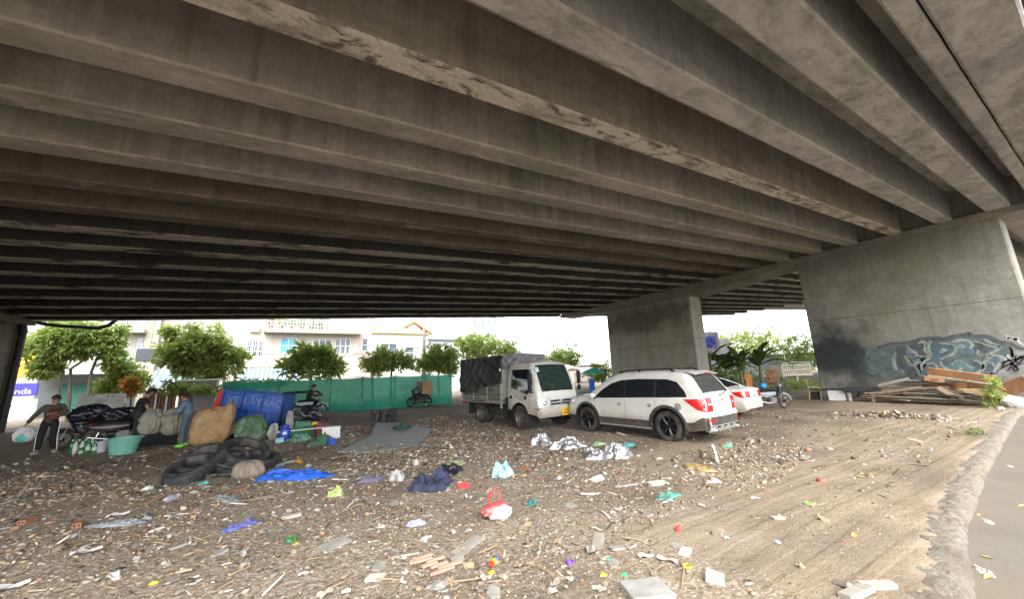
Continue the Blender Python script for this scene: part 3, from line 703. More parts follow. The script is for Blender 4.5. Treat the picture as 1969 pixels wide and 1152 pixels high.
# ---- the white saloon behind it
def make_sedan():
    root = empty('sedan', (0, 0, 0), 0, 'white saloon car partly hidden behind the SUV, only its tail and rear window showing', 'car', 'white parked cars')
    top = [(-2.22, .36), (-2.25, .5), (-2.24, .62), (-2.19, .78), (-2.16, .95), (-2.10, 1.03), (-1.85, 1.06), (-1.65, 1.08), (-1.2, 1.28), (-.8, 1.42), (-.3, 1.465), (.2, 1.43), (.6, 1.28), (1.05, 1.02), (1.25, .97), (1.7, .92), (2.05, .80), (2.2, .62), (2.24, .36)]
    t2 = []; x = -9
    for p in top: px = max(p[0], x + .004); t2.append((px, p[1])); x = px
    bot = [(-2.25, .34), (-2.1, .26), (-1.7, .20), (1.7, .19), (2.1, .22), (2.24, .33)]
    A = [(-1.22, .32, .375), (1.38, .32, .375)]
    cb = CarBody(t2, bot, 1.76, .94, .34, A, (1.15, .15), .13, .045)
    body = cb.body(white_s, root)
    for sd in (1, -1):
        tl = [(-1.55, .98), (-1.25, 1.14), (-.9, 1.28), (-.4, 1.34), (.15, 1.31), (.5, 1.20), (.9, .97)]
        for x0, x1 in ((-1.52, -1.0), (-.95, -.18), (-.12, .88)):
            b = MB(); cb.side(b, glass_m, x0, x1, .965, tl, .004, sd); b.build('side_window', body, 60)
        b = MB(); poly_side(cb, b, red_l, [(-2.19, .72), (-1.98, .80), (-1.82, .93), (-2.12, .97)], .010, sd); cb.over(b, red_l, 0, 0, sd * .55, sd * 1.0, .010, 10, 6, byz=(.74, .95, 'rear')); b.build('tail_lamp', root, 50)
        b = MB(); poly_side(cb, b, clear_l, [(1.8, .66), (2.1, .60), (2.05, .74), (1.75, .82)], .008, sd); b.build('headlight', root, 50)
        for x in (-.8, .15): b = MB(); b.box((x, sd * (cb.hw(x, .82) + .012), .83), (.17, .02, .025), white_s, None, .008); b.build('door_handle', body, 40)
        b = MB(); b.box((.85, sd * .95, .98), (.12, .17, .12), white_s, None, .04); b.build('mirror', root, 40)
        for x in (-1.22, 1.38): wheel(root, x, sd * .76, .315, .20, sd, rim_b, 5)
    b = MB(); cb.over(b, glass_m, -1.62, -.92, lambda u: -.86 + .05 * u, lambda u: .86 - .05 * u, .004); b.build('rear_window', body, 60)
    b = MB(); cb.over(b, glass_m, .35, 1.02, -.88, .88, .004); b.build('windscreen', body, 60)
    b = MB(); b.box((-2.20, 0, .90), (.04, .58, .045), M('grey_chrome', (.5, .48, .45), .3, metal=.7), None, .012); b.build('boot_trim', root, 40)
    b = MB(); b.box((-2.225, 0, .755), (.02, .42, .14), plate_w, (0, R(8), 0), .006); pl = b.build('number_plate', root, 40)
    text_mesh('51G', .09, ink, Matrix.Translation((-2.243, 0, .755)) @ Matrix.Rotation(R(-90), 4, 'Z') @ Matrix.Rotation(R(90), 4, 'X'), 'lettering', pl, .003)
    b = MB(); b.lathe([(.045, 0), (.04, .012), (.001, .012)], chrome, Matrix.Translation((-2.155, 0, .985)) @ Matrix.Rotation(R(-80), 4, 'Y'), 16); b.build('emblem', root, 40)
    b = MB(); cb.over(b, gap_m, 0, 0, -.97, .97, .003, 1, 16, byz=(.61, .617, 'rear')); b.build('boot_gap', body, 0)
    return root
sedan = make_sedan()

# ---- the truck
cab_p = M('cab_paint', (.58, .59, .545), .3, var=.05, dirt=(.40, .36, .28), dirt_amt=.35, dscale=1.5, spec=.5)
bed_m = M('dirty_steel_side', (.27, .265, .235), .6, metal=.15, var=.2, scale=2.5, dirt=(.12, .11, .09), dirt_amt=.7, dscale=1.8, stretch=(1, 1, 2))
bed_rib = M('galvanised_rib', (.36, .355, .33), .5, metal=.4, var=.2)
tarp_m = M('black_tarpaulin', (.022, .023, .026), .42, var=.35, scale=3, spec=.6)
tarp_g = M('grey_tarpaulin', (.13, .125, .14), .48, var=.3, scale=3, spec=.6)
chas_m = M('chassis_black', (.02, .02, .022), .7, var=.3, dirt=(.06, .05, .04), dirt_amt=.5)
def make_truck():
    root = empty('truck', (0, 0, 0), 0, 'small white flatbed truck with a black tarpaulin over its grey drop sides', 'truck')
    # cab: x forward, front axle at x = 0
    top = [(-.78, .62), (-.785, 1.2), (-.78, 1.85), (-.70, 1.99), (-.45, 2.03), (0, 2.04), (.35, 2.02), (.47, 1.96), (.55, 1.86), (.68, 1.55), (.80, 1.22), (.84, 1.12), (.875, .95), (.90, .70), (.91, .48)]
    t2 = []; x = -9
    for p in top: px = max(p[0], x + .003); t2.append((px, p[1])); x = px
    bot = [(-.78, .60), (.40, .52), (.91, .42)]
    A = [(0.0, .36, .46)]
    cb = CarBody(t2, bot, 1.72, 1.18, .085, A, (.3, .07), .10, .05, tuck=.05)
    body = cb.body(cab_p, root, 'cab')
    for sd in (1, -1):
        b = MB(); cb.side(b, glass_m, -.45, .60, [(-.45, 1.25), (-.2, 1.22), (.2, 1.10), (.38, 1.06), (.60, 1.24)], [(-.45, 1.83), (.38, 1.82), (.46, 1.74), (.60, 1.32)], .004, sd); b.build('side_window', body, 60)
        b = MB(); cb.side(b, gap_m, -.55, -.542, .82, 1.9, .002, sd, 1, 10); cb.side(b, gap_m, .50, .508, .60, 1.05, .002, sd, 1, 10); cb.side(b, gap_m, -.55, .5, 1.895, 1.903, .002, sd, 14, 1); b.build('door_gap', body, 0)
        for x, z, r_ in ((.30, .97, .055), (-.45, .97, .05)): b = MB(); b.lathe([(r_, 0), (r_, .02), (r_ * .8, .03), (.001, .03)], blk, Matrix.Translation((x, sd * cb.hw(x, z), z)) @ Matrix.Rotation(R(-90) * sd, 4, 'X'), 16); b.build('door_handle', body, 40)
        b = MB(); cb.side(b, M('door_decal', (.38, .36, .26), .5, var=.3), -.25, .12, [(-.25, 1.0), (.12, .86)], [(-.25, 1.10), (.12, .90)], .003, sd); b.build('door_decal', body, 40)
        b = MB(); b.box((.75, sd * 1.02, 1.52), (.09, .16, .40), blk, (0, 0, 0), .03); b.box((.75, sd * 1.02, 1.20), (.08, .15, .16), blk, None, .03); b.tube([(.55, sd * .80, 1.78), (.72, sd * .98, 1.80), (.75, sd * 1.02, 1.6), (.75, sd * 1.02, 1.15), (.68, sd * .86, 1.12)], .014, blk, 6); b.build('mirror', root, 40)
        b = MB(); cb.over(b, clear_l, 0, 0, sd * .60, sd * .99, .012, 10, 8, byz=(.70, .95, 'front')); poly_side(cb, b, clear_l, [(.74, .72), (.905, .70), (.895, .93), (.72, .95)], .010, sd, 6)
        hl = b.build('headlight', root, 50)
        b = MB(); b.ball((.91, sd * .60, .80), (.03, .06, .06), chrome, 10); b.build('reflector', hl, 50)
        b = MB(); b.box((.935, sd * .62, .53), (.02, .17, .09), clear_l, None, .02); b.build('fog_lamp', root, 40)
        b = MB(); b.ball((.52, sd * .86, 1.02), (.035, .015, .03), M('amber', (.6, .2, .02), .3), 8); b.build('side_lamp', root, 40)
        b = MB(); b.grid(lambda u, v: (.47 * math.cos(lerp(-.1, math.pi + .1, u)), sd * (.80 - .30 * v), .36 + .47 * math.sin(lerp(-.1, math.pi + .1, u))), 18, 2, blk); b.build('wheel_arch', root, 40)
        b = MB(); b.box((-.68, sd * .80, .72), (.03, .2, .5), blk, None, .005); b.build('mudguard', root, 40)
        wheel(root, 0, sd * .76, .36, .20, sd, rim_s, 0); wheel(root, -2.45, sd * .72, .36, .19, sd, rim_s, 0, dual=True)
    b = MB(); cb.over(b, M('windscreen_glass', (.02, .035, .03), .05, var=.2, spec=.9), .515, .835, lambda u: -.93 + .05 * u, lambda u: .93 - .05 * u - .1 * max(0, u - .8), .005, 20, 20); ws = b.build('windscreen', body, 60)
    b = MB(); b.grid(lambda u, v: (.60 + .07 * (1 - v), lerp(-.70, -.56, u), 1.72 + .15 * v), 2, 2, M('pale_sticker', (.45, .6, .55), .6)); b.build('sticker', ws, 0)
    for y in (-.3, .25): b = MB(); b.tube([(.868, y, 1.10), (.835, y + .2, 1.20), (.80, y + .42, 1.27)], .012, blk, 6); b.build('wiper', root, 40)
    b = MB(); b.box((.905, 0, .82), (.09, .98, .23), silver, (0, R(-3), 0), .03)
    for z in (.775, .86): b.box((.952, 0, z), (.02, .84, .05), blk, (0, R(-3), 0), .01)
    gr_ = b.build('grille', root, 40)
    b = MB(); b.lathe([(.07, 0), (.07, .018), (.055, .024), (.001, .024)], chrome, Matrix.Translation((.957, 0, .82)) @ Matrix.Rotation(R(90), 4, 'Y'), 20); b.build('emblem', gr_, 40)
    b = MB(); b.box((.86, 0, .52), (.14, 1.74, .24), cab_p, None, .05); b.box((.80, 0, .655), (.2, 1.70, .012), blk)
    for y in (-.35, .38): b.box((.931, y, .54), (.012, .16, .07), blk, None, .005)
    bu = b.build('bumper', root, 40)
    b = MB(); b.box((.955, .18, .53), (.03, .36, .22), plate_y, None, .004); pl = b.build('number_plate', root, 40)
    text_mesh('51D\n406.89', .085, ink, Matrix.Translation((.972, .18, .535)) @ Matrix.Rotation(R(90), 4, 'Z') @ Matrix.Rotation(R(90), 4, 'X'), 'lettering', pl, .002)
    # chassis
    b = MB()
    for y in (-.36, .36): b.box((-1.6, y, .60), (3.6, .09, .16), chas_m)
    for x in (-.9, -1.7, -2.4, -3.2): b.box((x, 0, .60), (.08, .66, .12), chas_m)
    b.tube([(-2.45, -.7, .36), (-2.45, .7, .36)], .07, chas_m, 10); b.ball((-2.45, 0, .36), .16, chas_m, 10); b.tube([(0, -.7, .36), (0, .7, .36)], .05, chas_m, 8)
    b.build('chassis', root, 40)
    b = MB(); b.box((-1.35, -.60, .50), (.75, .35, .30), chas_m, None, .04); b.build('fuel_tank', root, 40)
    b = MB(); b.box((-1.45, .60, .52), (.6, .3, .26), chas_m, None, .02); b.build('battery_box', root, 40)
    # bed: 3.0 m long drop sides
    X0, X1, ZB, ZS = -3.62, -.90, .84, 1.36
    b = MB(); b.box(((X0 + X1) / 2, 0, ZB - .05), (X1 - X0, 1.80, .10), bed_rib, None, .01); b.build('bed_floor', root, 40)
    for sd in (1, -1):
        b = MB(); L = X1 - X0
        def sidefn(u, v): return (lerp(X0 + .02, X1 - .06, u), sd * (.90 + .012 * math.sin(v * math.pi * 6) + .006 * noise.noise((u * 9, v * 3, sd))), lerp(ZB + .01, ZS, v))
        b.grid(sidefn, 30, 36, bed_m); b.box(((X0 + X1) / 2, sd * .895, ZS + .01), (L - .08, .05, .03), bed_rib, None, .008)
        for x in (X0 + .9, X0 + 1.85): b.box((x, sd * .918, (ZB + ZS) / 2), (.05, .03, ZS - ZB), bed_rib, None, .006)
        b.build('drop_side', root, 40)
        b = MB(); b.box((X1 - .03, sd * .91, (ZB - .15 + ZS) / 2 + .05), (.07, .06, .95), bed_rib, None, .008); b.box((X0 + .03, sd * .91, (ZB + ZS) / 2), (.06, .06, .66), bed_rib, None, .008); b.build('corner_post', root, 40)
        b = MB(); b.box((-2.45, sd * .78, .80), (1.1, .26, .03), chas_m); b.box((-3.05, sd * .78, .55), (.03, .26, .45), blk); b.build('mudguard', root, 40)
        b = MB(); b.box((X0 - .02, sd * .74, .72), (.06, .24, .12), red_l, None, .02); b.build('tail_lamp', root, 40)
    b = MB(); b.grid(lambda u, v: (X0, lerp(-.88, .88, u), lerp(ZB, ZS, v)), 8, 12, bed_m); b.build('tail_board', root, 40)
    b = MB(); b.box((X1 + .02, 0, 1.52), (.05, 1.78, 1.30), bed_rib, None, .01); b.build('head_board', root, 40)
    b = MB()
    for x in (X0 + .1, X0 + .95, X0 + 1.85, X1 - .06): b.tube([(x, -.86, ZS - .3), (x, -.86, 2.28), (x, 0, 2.33), (x, .86, 2.28), (x, .86, ZS - .3)], .02, bed_rib, 6)
    b.build('hoop', root, 40)
    # tarpaulin: ridge over the hoops, wrinkled sides
    def wr(x, z, s): 
        a = noise.noise((x * 1.1 + z * .8, z * 1.6, s)) * .06; r = abs(noise.noise((x * 2.6 - z * 2.2, z * 1.3, s + 4))); r2 = abs(noise.noise((x * 1.6 + z * 2.6, z * .9, s + 9)))
        return a + .045 * (1 - r) ** 3 + .04 * (1 - r2) ** 4
    def tarp(b, xa, xb, mat, zlow):
        pr = [(.94, 0), (.94, .25), (.935, .5), (.92, .8), (.88, 1.0)]
        for sd in (1, -1):
            def fn(u, v):
                x = lerp(xa, xb, u); zl = zlow(x, sd); z = lerp(zl, 2.32 - .05 * math.sin((x - X0) / .9 * math.pi) ** 2, v)
                y = .925 + wr(x, z, sd) - .03 * v; return (x, sd * y, z)
            b.grid(fn, 70, 30, mat)
        def ft(u, v):
            x = lerp(xa, xb, u); y = lerp(-1, 1, v); z0 = 2.32 - .05 * math.sin((x - X0) / .9 * math.pi) ** 2
            return (x, y * (.925 + wr(x, z0, math.copysign(1, y)) * (abs(y) > .99) - .03), z0 + .07 * (1 - y * y) + .02 * noise.noise((x * 3, y * 3, 1)) * (1 - abs(y)))
        b.grid(ft, 70, 20, mat)
    b = MB(); tarp(b, X0 - .03, X1 + .06, tarp_m, lambda x, sd: interp(x, [(X0, 1.10), (X0 + .9, 1.06), (X0 + 1.5, 1.24), (X1 - .3, 1.36), (X1, 1.40)]) + .02 * noise.noise((x * 4, sd, 1)))
    b.grid(lambda u, v: (X0 - .04 - wr(lerp(-.9, .9, u), lerp(1.2, 2.3, v), 3), lerp(-.92, .92, u), lerp(1.15, 2.33, v)), 30, 24, tarp_m)
    b.build('tarpaulin', root, 60)
    b = MB()
    def front(u, v):
        y = lerp(-.93, .93, u); z = lerp(1.86, 2.36, v) ; return (X1 + .09 + wr(y * 1.3, z, 7) * 1.2, y, z + .03 * (1 - (y / .93) ** 2) * v)
    b.grid(front, 50, 24, tarp_g); b.build('tarpaulin_front', root, 60)
    return root
truck = make_truck()

# placing: the SUV by its near rear wheel, the truck by its front axle
def place(o, fx, fy, lx, ly, ang, sc=1.0):
    """put local point (lx,ly) of a thing at (fx,fy), turned by ang"""
    c, s = math.cos(ang), math.sin(ang); o.rotation_euler.z = ang; o.scale = (sc,) * 3
    o.location = (fx - sc * (c * lx - s * ly), fy - sc * (s * lx + c * ly), gh(fx, fy) - .015)
place(suv, 8.33, 6.30, -1.32, .80, R(95), 1.0)
g_ = G(1459, 805); place(sedan, g_.x, g_.y, -2.25, 0, R(95), .97)
place(truck, 6.85, 10.85, 0, -.76, R(-85), 1.08)
# ------------------------------------------------------------------ what stands beyond the bridge
def D(px, py, d): return CAMP + ray(px, py) / F_PX * d          # point at depth d along the view axis
FY = 48.0
def fx(px, py=680, y=FY): return PY(px, py, y).x
def fz(px, py, y=FY): return PY(px, py, y).z
def rect(r, y=FY):
    x0, y0, x1, y1 = r; xm, ym = (x0 + x1) / 2, (y0 + y1) / 2
    return (fx(x0, ym, y), fz(xm, y1, y), fx(x1, ym, y), fz(xm, y0, y))
def wallmat(name, col, stain=.4):
    if name in MC: return MC[name]
    m, nt, bs, oc = base(name)
    col = tuple(k * .56 for k in col)
    c = ramp(nt, nz(nt, oc, .5, 6, .6), [(.3, tuple(k * .85 for k in col)), (.7, col)])
    st = ramp(nt, nz(nt, mapping(nt, oc, (1.6, 1.6, .22)), 1.3, 6, .65), [(.5, (0,) * 3), (.75, (stain,) * 3)])
    c = mix(nt, st, c, tuple(k * .55 for k in col)); nt.links.new(c, bs.inputs['Base Color']); bs.inputs['Roughness'].default_value = .9
    bump(nt, nz(nt, oc, 18, 4), .2, .02, bs); MC[name] = m; return m
pane_m = M('window_pane', (.10, .13, .15), .08, var=.3, scale=2, spec=.8)
pane_b = M('blue_shutter', (.10, .36, .50), .35, var=.15, scale=2)
fr_w = M('white_frame', (.72, .72, .70), .5, var=.05)
def facade(b, x0, x1, z0, z1, y, holes, mat, rev=.22):
    X = sorted(set([x0, x1] + [h[k] for h in holes for k in (0, 2)])); Z = sorted(set([z0, z1] + [h[k] for h in holes for k in (1, 3)]))
    for i in range(len(X) - 1):
        for j in range(len(Z) - 1):
            cx, cz = (X[i] + X[i + 1]) / 2, (Z[j] + Z[j + 1]) / 2
            if any(h[0] < cx < h[2] and h[1] < cz < h[3] for h in holes): continue
            b.add([(X[i], y, Z[j]), (X[i + 1], y, Z[j]), (X[i + 1], y, Z[j + 1]), (X[i], y, Z[j + 1])], [(0, 1, 2, 3)], mat)
    for h in holes:
        a, c, d, e = h; p = [(a, c), (d, c), (d, e), (a, e)]
        for k in range(4):
            q = p[(k + 1) % 4]; r_ = p[k]; b.add([(r_[0], y, r_[1]), (r_[0], y + rev, r_[1]), (q[0], y + rev, q[1]), (q[0], y, q[1])], [(0, 1, 2, 3)], mat)
def building(name, label, px0, px1, top, col, wins, y=FY, depth=9, cat='building'):
    x0, x1 = fx(px0, 690, y), fx(px1, 690, y); xm = (x0 + x1) / 2
    root = empty(name, (xm, y, 0), 0, label, cat); mat = wallmat(name + '_wall_%d' % px0, col)
    inv = Matrix.Translation((-xm, -y, 0)); hol = [rect(w[0], y) for w in wins]
    b = MB(); facade(b, x0, x1, -.2, top, y, hol, mat)
    yb = y + depth
    for q in ([(x0, y), (x0, yb)], [(x1, yb), (x1, y)], [(x0, yb), (x1, yb)]):
        b.add([(*q[0], -.2), (*q[1], -.2), (*q[1], top), (*q[0], top)], [(0, 1, 2, 3)], mat)
    b.add([(x0, y, top), (x1, y, top), (x1, yb, top), (x0, yb, top)], [(0, 1, 2, 3)], mat)
    o = b.build('wall', root, 20); o.matrix_parent_inverse = inv; fix_normals(o)
    for w_, h in zip(wins, hol):
        kind = w_[1]; a, c, d, e = h; nx_, nz__ = w_[2] if len(w_) > 2 else (2, 2)
        b = MB(); t = .06
        for x in (a + t / 2, d - t / 2): b.box((x, y + .12, (c + e) / 2), (t, .08, e - c), fr_w)
        for z in (c + t / 2, e - t / 2): b.box(((a + d) / 2, y + .118, z), (d - a - 2 * t, .08, t), fr_w)
        for i in range(1, nx_): b.box((a + (d - a) * i / nx_, y + .115, (c + e) / 2), (.05, .07, e - c - 2 * t), fr_w)
        for i in range(1, nz__): b.box(((a + d) / 2, y + .113, c + (e - c) * i / nz__), (d - a - 2 * t, .065, .05), fr_w)
        if 'grille' in kind:
            for i in range(1, 8): b.box((a + (d - a) * i / 8, y + .03, (c + e) / 2), (.025, .02, e - c), fr_w)
        f = b.build('window', root, 20); f.matrix_parent_inverse = inv
        b = MB(); b.add([(a, y + .17, c), (d, y + .17, c), (d, y + .17, e), (a, y + .17, e)], [(0, 1, 2, 3)], pane_b if 'blue' in kind else pane_m)
        p = b.build('pane', f, 0)
    def part(nm, b, sm=30):
        o = b.build(nm, root, sm); o.matrix_parent_inverse = inv; return o
    return root, part
# A: the shabby flats behind the left tree
r_, part = building('apartment_building', 'yellowish grey flats with narrow balcony behind the leftmost tree', 40, 312, 11.5, (.60, .56, .50),
    [((231, 616, 262, 633), 'w', (3, 1)), ((230, 652, 250, 664), 'w'), ((262, 650, 282, 674), 'grille'), ((230, 674, 248, 696), 'blue'), ((90, 655, 120, 690), 'w'), ((150, 650, 185, 690), 'w')])
b = MB(); a, c, d, e = rect((225, 636, 285, 642)); b.box(((a + d) / 2, FY - .6, (c + e) / 2), (d - a, 1.2, e - c), wallmat('cream_slab', (.55, .52, .44))); part('balcony', b)
b = MB()
for i in range(14): b.box((a + (d - a) * i / 13, FY - 1.15, e + .45), (.035, .035, .9), fr_w)
b.box(((a + d) / 2, FY - 1.15, e + .92), (d - a, .05, .05), fr_w); part('balcony_rail', b)
b = MB()
for px in (287, 300): b.box((fx(px, 660), FY - .2, 5.5), (.45, .4, 11.4), wallmat('cream_pillar', (.56, .53, .42)))
part('pillar', b)
# A2: pale pink house
r_, part = building('house', 'pale pink house front half hidden by the bushy tree with striped awning', 312, 459, 11.5, (.74, .64, .64), [((330, 640, 352, 668), 'w'), ((424, 640, 446, 672), 'grille')])
# B: the cream house
r_, part = building('house', 'cream three storey house with blue shutter and plant filled balcony', 459, 686, 11.5, (.73, .68, .58),
    [((474, 655, 506, 686), 'grille', (3, 3)), ((539, 650, 570, 680), 'blue', (2, 2)), ((601, 652, 637, 686), 'w', (3, 3)), ((645, 650, 674, 681), 'grille', (3, 2)), ((600, 612, 636, 637), 'w', (3, 1)), ((545, 612, 590, 630), 'w', (3, 1))])
b = MB(); a, c, d, e = rect((508, 636, 692, 643)); b.box(((a + d) / 2, FY - .7, (c + e) / 2), (d - a, 1.4, e - c), wallmat('balcony_slab', (.62, .58, .46), .8)); part('balcony', b)
b = MB()
for i in range(34): b.box((a + (d - a) * i / 33, FY - 1.33, e + .5), (.03, .03, 1.0), fr_w)
for z in (.35, .7, 1.02): b.box(((a + d) / 2, FY - 1.33, e + z), (d - a, .045, .045), fr_w)
part('balcony_rail', b)
b = MB(); a2, c2, d2, e2 = rect((459, 687, 546, 706)); b.box(((a2 + d2) / 2, FY - .06, (c2 + e2) / 2), (d2 - a2, .10, e2 - c2), M('brick_band', (.50, .40, .31), .9, var=.35, scale=5, stretch=(1, 1, 4))); part('brick_band', b)
b = MB(); q = rect((480, 628, 499, 639)); b.box(((q[0] + q[2]) / 2, FY - .25, (q[1] + q[3]) / 2), (q[2] - q[0], .4, q[3] - q[1]), fr_w, None, .03); b.lathe([(.22, 0), (.22, .03), (.05, .03)], M('ac_grille', (.25, .25, .25), .6), Matrix.Translation(((q[0] + q[2]) / 2 - .15, FY - .45, (q[1] + q[3]) / 2)) @ Matrix.Rotation(R(90), 4, 'X'), 16); part('air_conditioner', b)
balc = (a, d, e)
r_, part = building('house', 'narrow pink house wall between the cream house and the white house', 686, 717, 11.5, (.72, .56, .53), [((696, 652, 708, 676), 'w', (1, 2))])
# C: white house with an orange roof dormer
r_, part = building('house', 'white house with orange gabled roof dormer and yellow trim', 717, 822, 7.6, (.80, .79, .76),
    [((732, 661, 764, 690), 'w', (2, 1)), ((780, 668, 796, 690), 'w', (1, 2))])
b = MB(); q = rect((717, 636, 822, 640)); b.box(((q[0] + q[2]) / 2, FY - .12, 7.62), (q[2] - q[0] + .2, .5, .16), M('yellow_trim', (.62, .52, .16), .7)); part('eaves_trim', b)
orange = M('orange_roof_tile', (.62, .20, .06), .7, var=.25, scale=8)
b = MB(); pk = PY(795, 622, FY); xl_, xr_ = fx(757, 638), fx(830, 634)
for (xa, za, xb, zb_) in ((xl_, 7.75, pk.x, pk.z + .3), (pk.x, pk.z + .3, xr_, 7.75)):
    vv = [(xa, FY - .4, za), (xb, FY - .4, zb_), (xb, FY + 5, zb_), (xa, FY + 5, za)]; b.add(vv + [(x, y, z - .22) for x, y, z in vv], [(0, 1, 2, 3), (7, 6, 5, 4), (0, 4, 5, 1), (1, 5, 6, 2), (2, 6, 7, 3), (3, 7, 4, 0)], orange)
part('roof', b)
b = MB(); b.prism([(xl_ + .9, 0), (xr_ - .9, 0), (pk.x, pk.z - 7.6)], .3, fr_w, Matrix.Translation((0, FY + .35, 7.7)) @ Matrix.Rotation(R(90), 4, 'X')); part('gable', b)
b = MB(); b.lathe([(.42, 0), (.42, .06), (.30, .07), (.001, .04)], M('round_vent', (.5, .38, .3), .7), Matrix.Translation((pk.x, FY + .0, pk.z - .7)) @ Matrix.Rotation(R(90), 4, 'X'), 20); part('round_window', b)
# D: tall white block
r_, part = building('apartment_building', 'plain white block with barred upper windows behind the truck tree', 880, 973, 13, (.80, .80, .79), [((911, 596, 932, 633), 'grille', (3, 2)), ((938, 596, 956, 650), 'grille', (2, 3)), ((895, 660, 930, 690), 'w')])
r_, part = building('house', 'low white house with blue edged flat roof left of the tall white block', 822, 880, 6.9, (.78, .79, .80), [((828, 665, 850, 690), 'w'), ((860, 668, 876, 690), 'w')])
b = MB(); q = rect((822, 639, 880, 643)); b.box(((q[0] + q[2]) / 2, FY - .2, 6.95), (q[2] - q[0], .6, .22), M('blue_edge', (.25, .38, .55), .6)); part('roof_edge', b)
# low roofs far off
for k, (p0, p1, tp, col, lab) in enumerate([(985, 1060, 680, (.70, .68, .66), 'low far house with pale roof seen over the truck'), (1062, 1112, 700, (.62, .52, .45), 'tan roofed shed right of the round tree'), (1112, 1172, 692, (.66, .62, .58), 'far pale house just left of the middle pier')]):
    y = 62.0; x0, x1 = fx(p0, tp, y), fx(p1, tp, y); zt = fz((p0 + p1) / 2, tp, y)
    root = empty('house', ((x0 + x1) / 2, y, 0), 0, lab, 'house'); inv = Matrix.Translation((-(x0 + x1) / 2, -y, 0))
    b = MB(); b.box(((x0 + x1) / 2, y + 4, zt / 2 - .5), (x1 - x0 - .3, 8, zt - .6), wallmat('low_house%d' % k, col)); o = b.build('wall', root, 20); o.matrix_parent_inverse = inv
    b = MB(); b.prism([(y - .5, zt - 1.0), (y + 4, zt), (y + 8.5, zt - 1.0), (y + 8.5, zt - 1.15), (y + 4, zt - .15), (y - .5, zt - 1.15)], x1 - x0, M('sheet_roof%d' % k, tuple(c * .8 for c in col), .6), Matrix.Translation((x0, 0, 0)) @ Matrix(((0, 0, 1, 0), (1, 0, 0, 0), (0, 1, 0, 0), (0, 0, 0, 1)))); o = b.build('roof', root, 20); o.matrix_parent_inverse = inv
# balcony plants of the cream house (potted, on the slab)
def foliage(b_verts, b_faces, b_tint, c, rad, n, size, rng, droop=.3, shell=.55, long=1.8, per=11):
    """leaf cards spread through an ellipsoid"""
    c = np.array(c); rad = np.array(rad)
    cl = max(1, n // per); d = rng.normal(size=(cl, 3)); d /= np.linalg.norm(d, axis=1)[:, None]
    r = (shell + (1 - shell) * rng.random(cl)) ** .6; r *= rng.uniform(.7, 1.28, cl)
    pc_ = c + d * rad * r[:, None]; ci = np.repeat(np.arange(cl), per); n = len(ci)
    q = rng.normal(size=(n, 3)); q /= np.linalg.norm(q, axis=1)[:, None]; q[:, 2] = q[:, 2] * .7 + .15
    p = pc_[ci] + q * size * rng.uniform(.05, .55, n)[:, None]; d = d[ci]
    ax = q + rng.normal(size=(n, 3)) * .35 + d * .35; ax[:, 2] -= droop; ax /= np.linalg.norm(ax, axis=1)[:, None]
    up = rng.normal(size=(n, 3)) * .6 + np.array([0, 0, 1.0]); s = np.cross(ax, up); s /= np.linalg.norm(s, axis=1)[:, None] + 1e-9
    nn = np.cross(s, ax); L = size * rng.uniform(.6, 1.35, n)[:, None]; W = L / long
    o = len(b_verts) // 1
    base_ = sum(len(v) for v in b_verts)
    V = np.stack([p, p + ax * L * .5 + s * W * .5 + nn * L * .06, p + ax * L - nn * L * .12, p + ax * L * .5 - s * W * .5 + nn * L * .06], 1).reshape(-1, 3)
    F = np.arange(n * 4).reshape(n, 4) + base_
    b_verts.append(V); b_faces.append(F)
    t = np.clip(rng.normal(.5, .16, n) + rng.normal(0, .22, cl)[ci] + rng.normal(0, .12), 0, 1)
    b_tint.append(np.repeat(t, 4))
def leaf_obj(name, parts, mat, parent, loc=(0, 0, 0)):
    V = np.concatenate([p for p in parts[0]]); F = np.concatenate(parts[1]); T = np.concatenate(parts[2])
    me = bpy.data.meshes.new(name); me.from_pydata(V.tolist(), [], F.tolist()); me.materials.append(mat)
    a = me.attributes.new('tint', 'FLOAT', 'POINT'); a.data.foreach_set('value', T.astype(np.float32)); me.update()
    o = bpy.data.objects.new(name, me); C.objects.link(o); o.parent = parent; return o
LF = leafmat('bright_leaf', [(.17, .24, .06), (.36, .45, .14), (.56, .62, .27)], .55)
LF2 = leafmat('yellow_green_leaf', [(.20, .26, .075), (.42, .48, .16), (.58, .61, .27)], .55)
LFD = leafmat('dark_leaf', [(.05, .09, .025), (.12, .20, .05), (.27, .36, .11)], .4)
LFO = leafmat('orange_leaf', [(.30, .10, .02), (.46, .17, .04), (.55, .28, .08)], .35)
bark = M('bark', (.13, .105, .075), .95, var=.3, scale=12, bmp=.4)
bark_p = M('pale_bark', (.26, .235, .19), .95, var=.25, scale=12, bmp=.3)
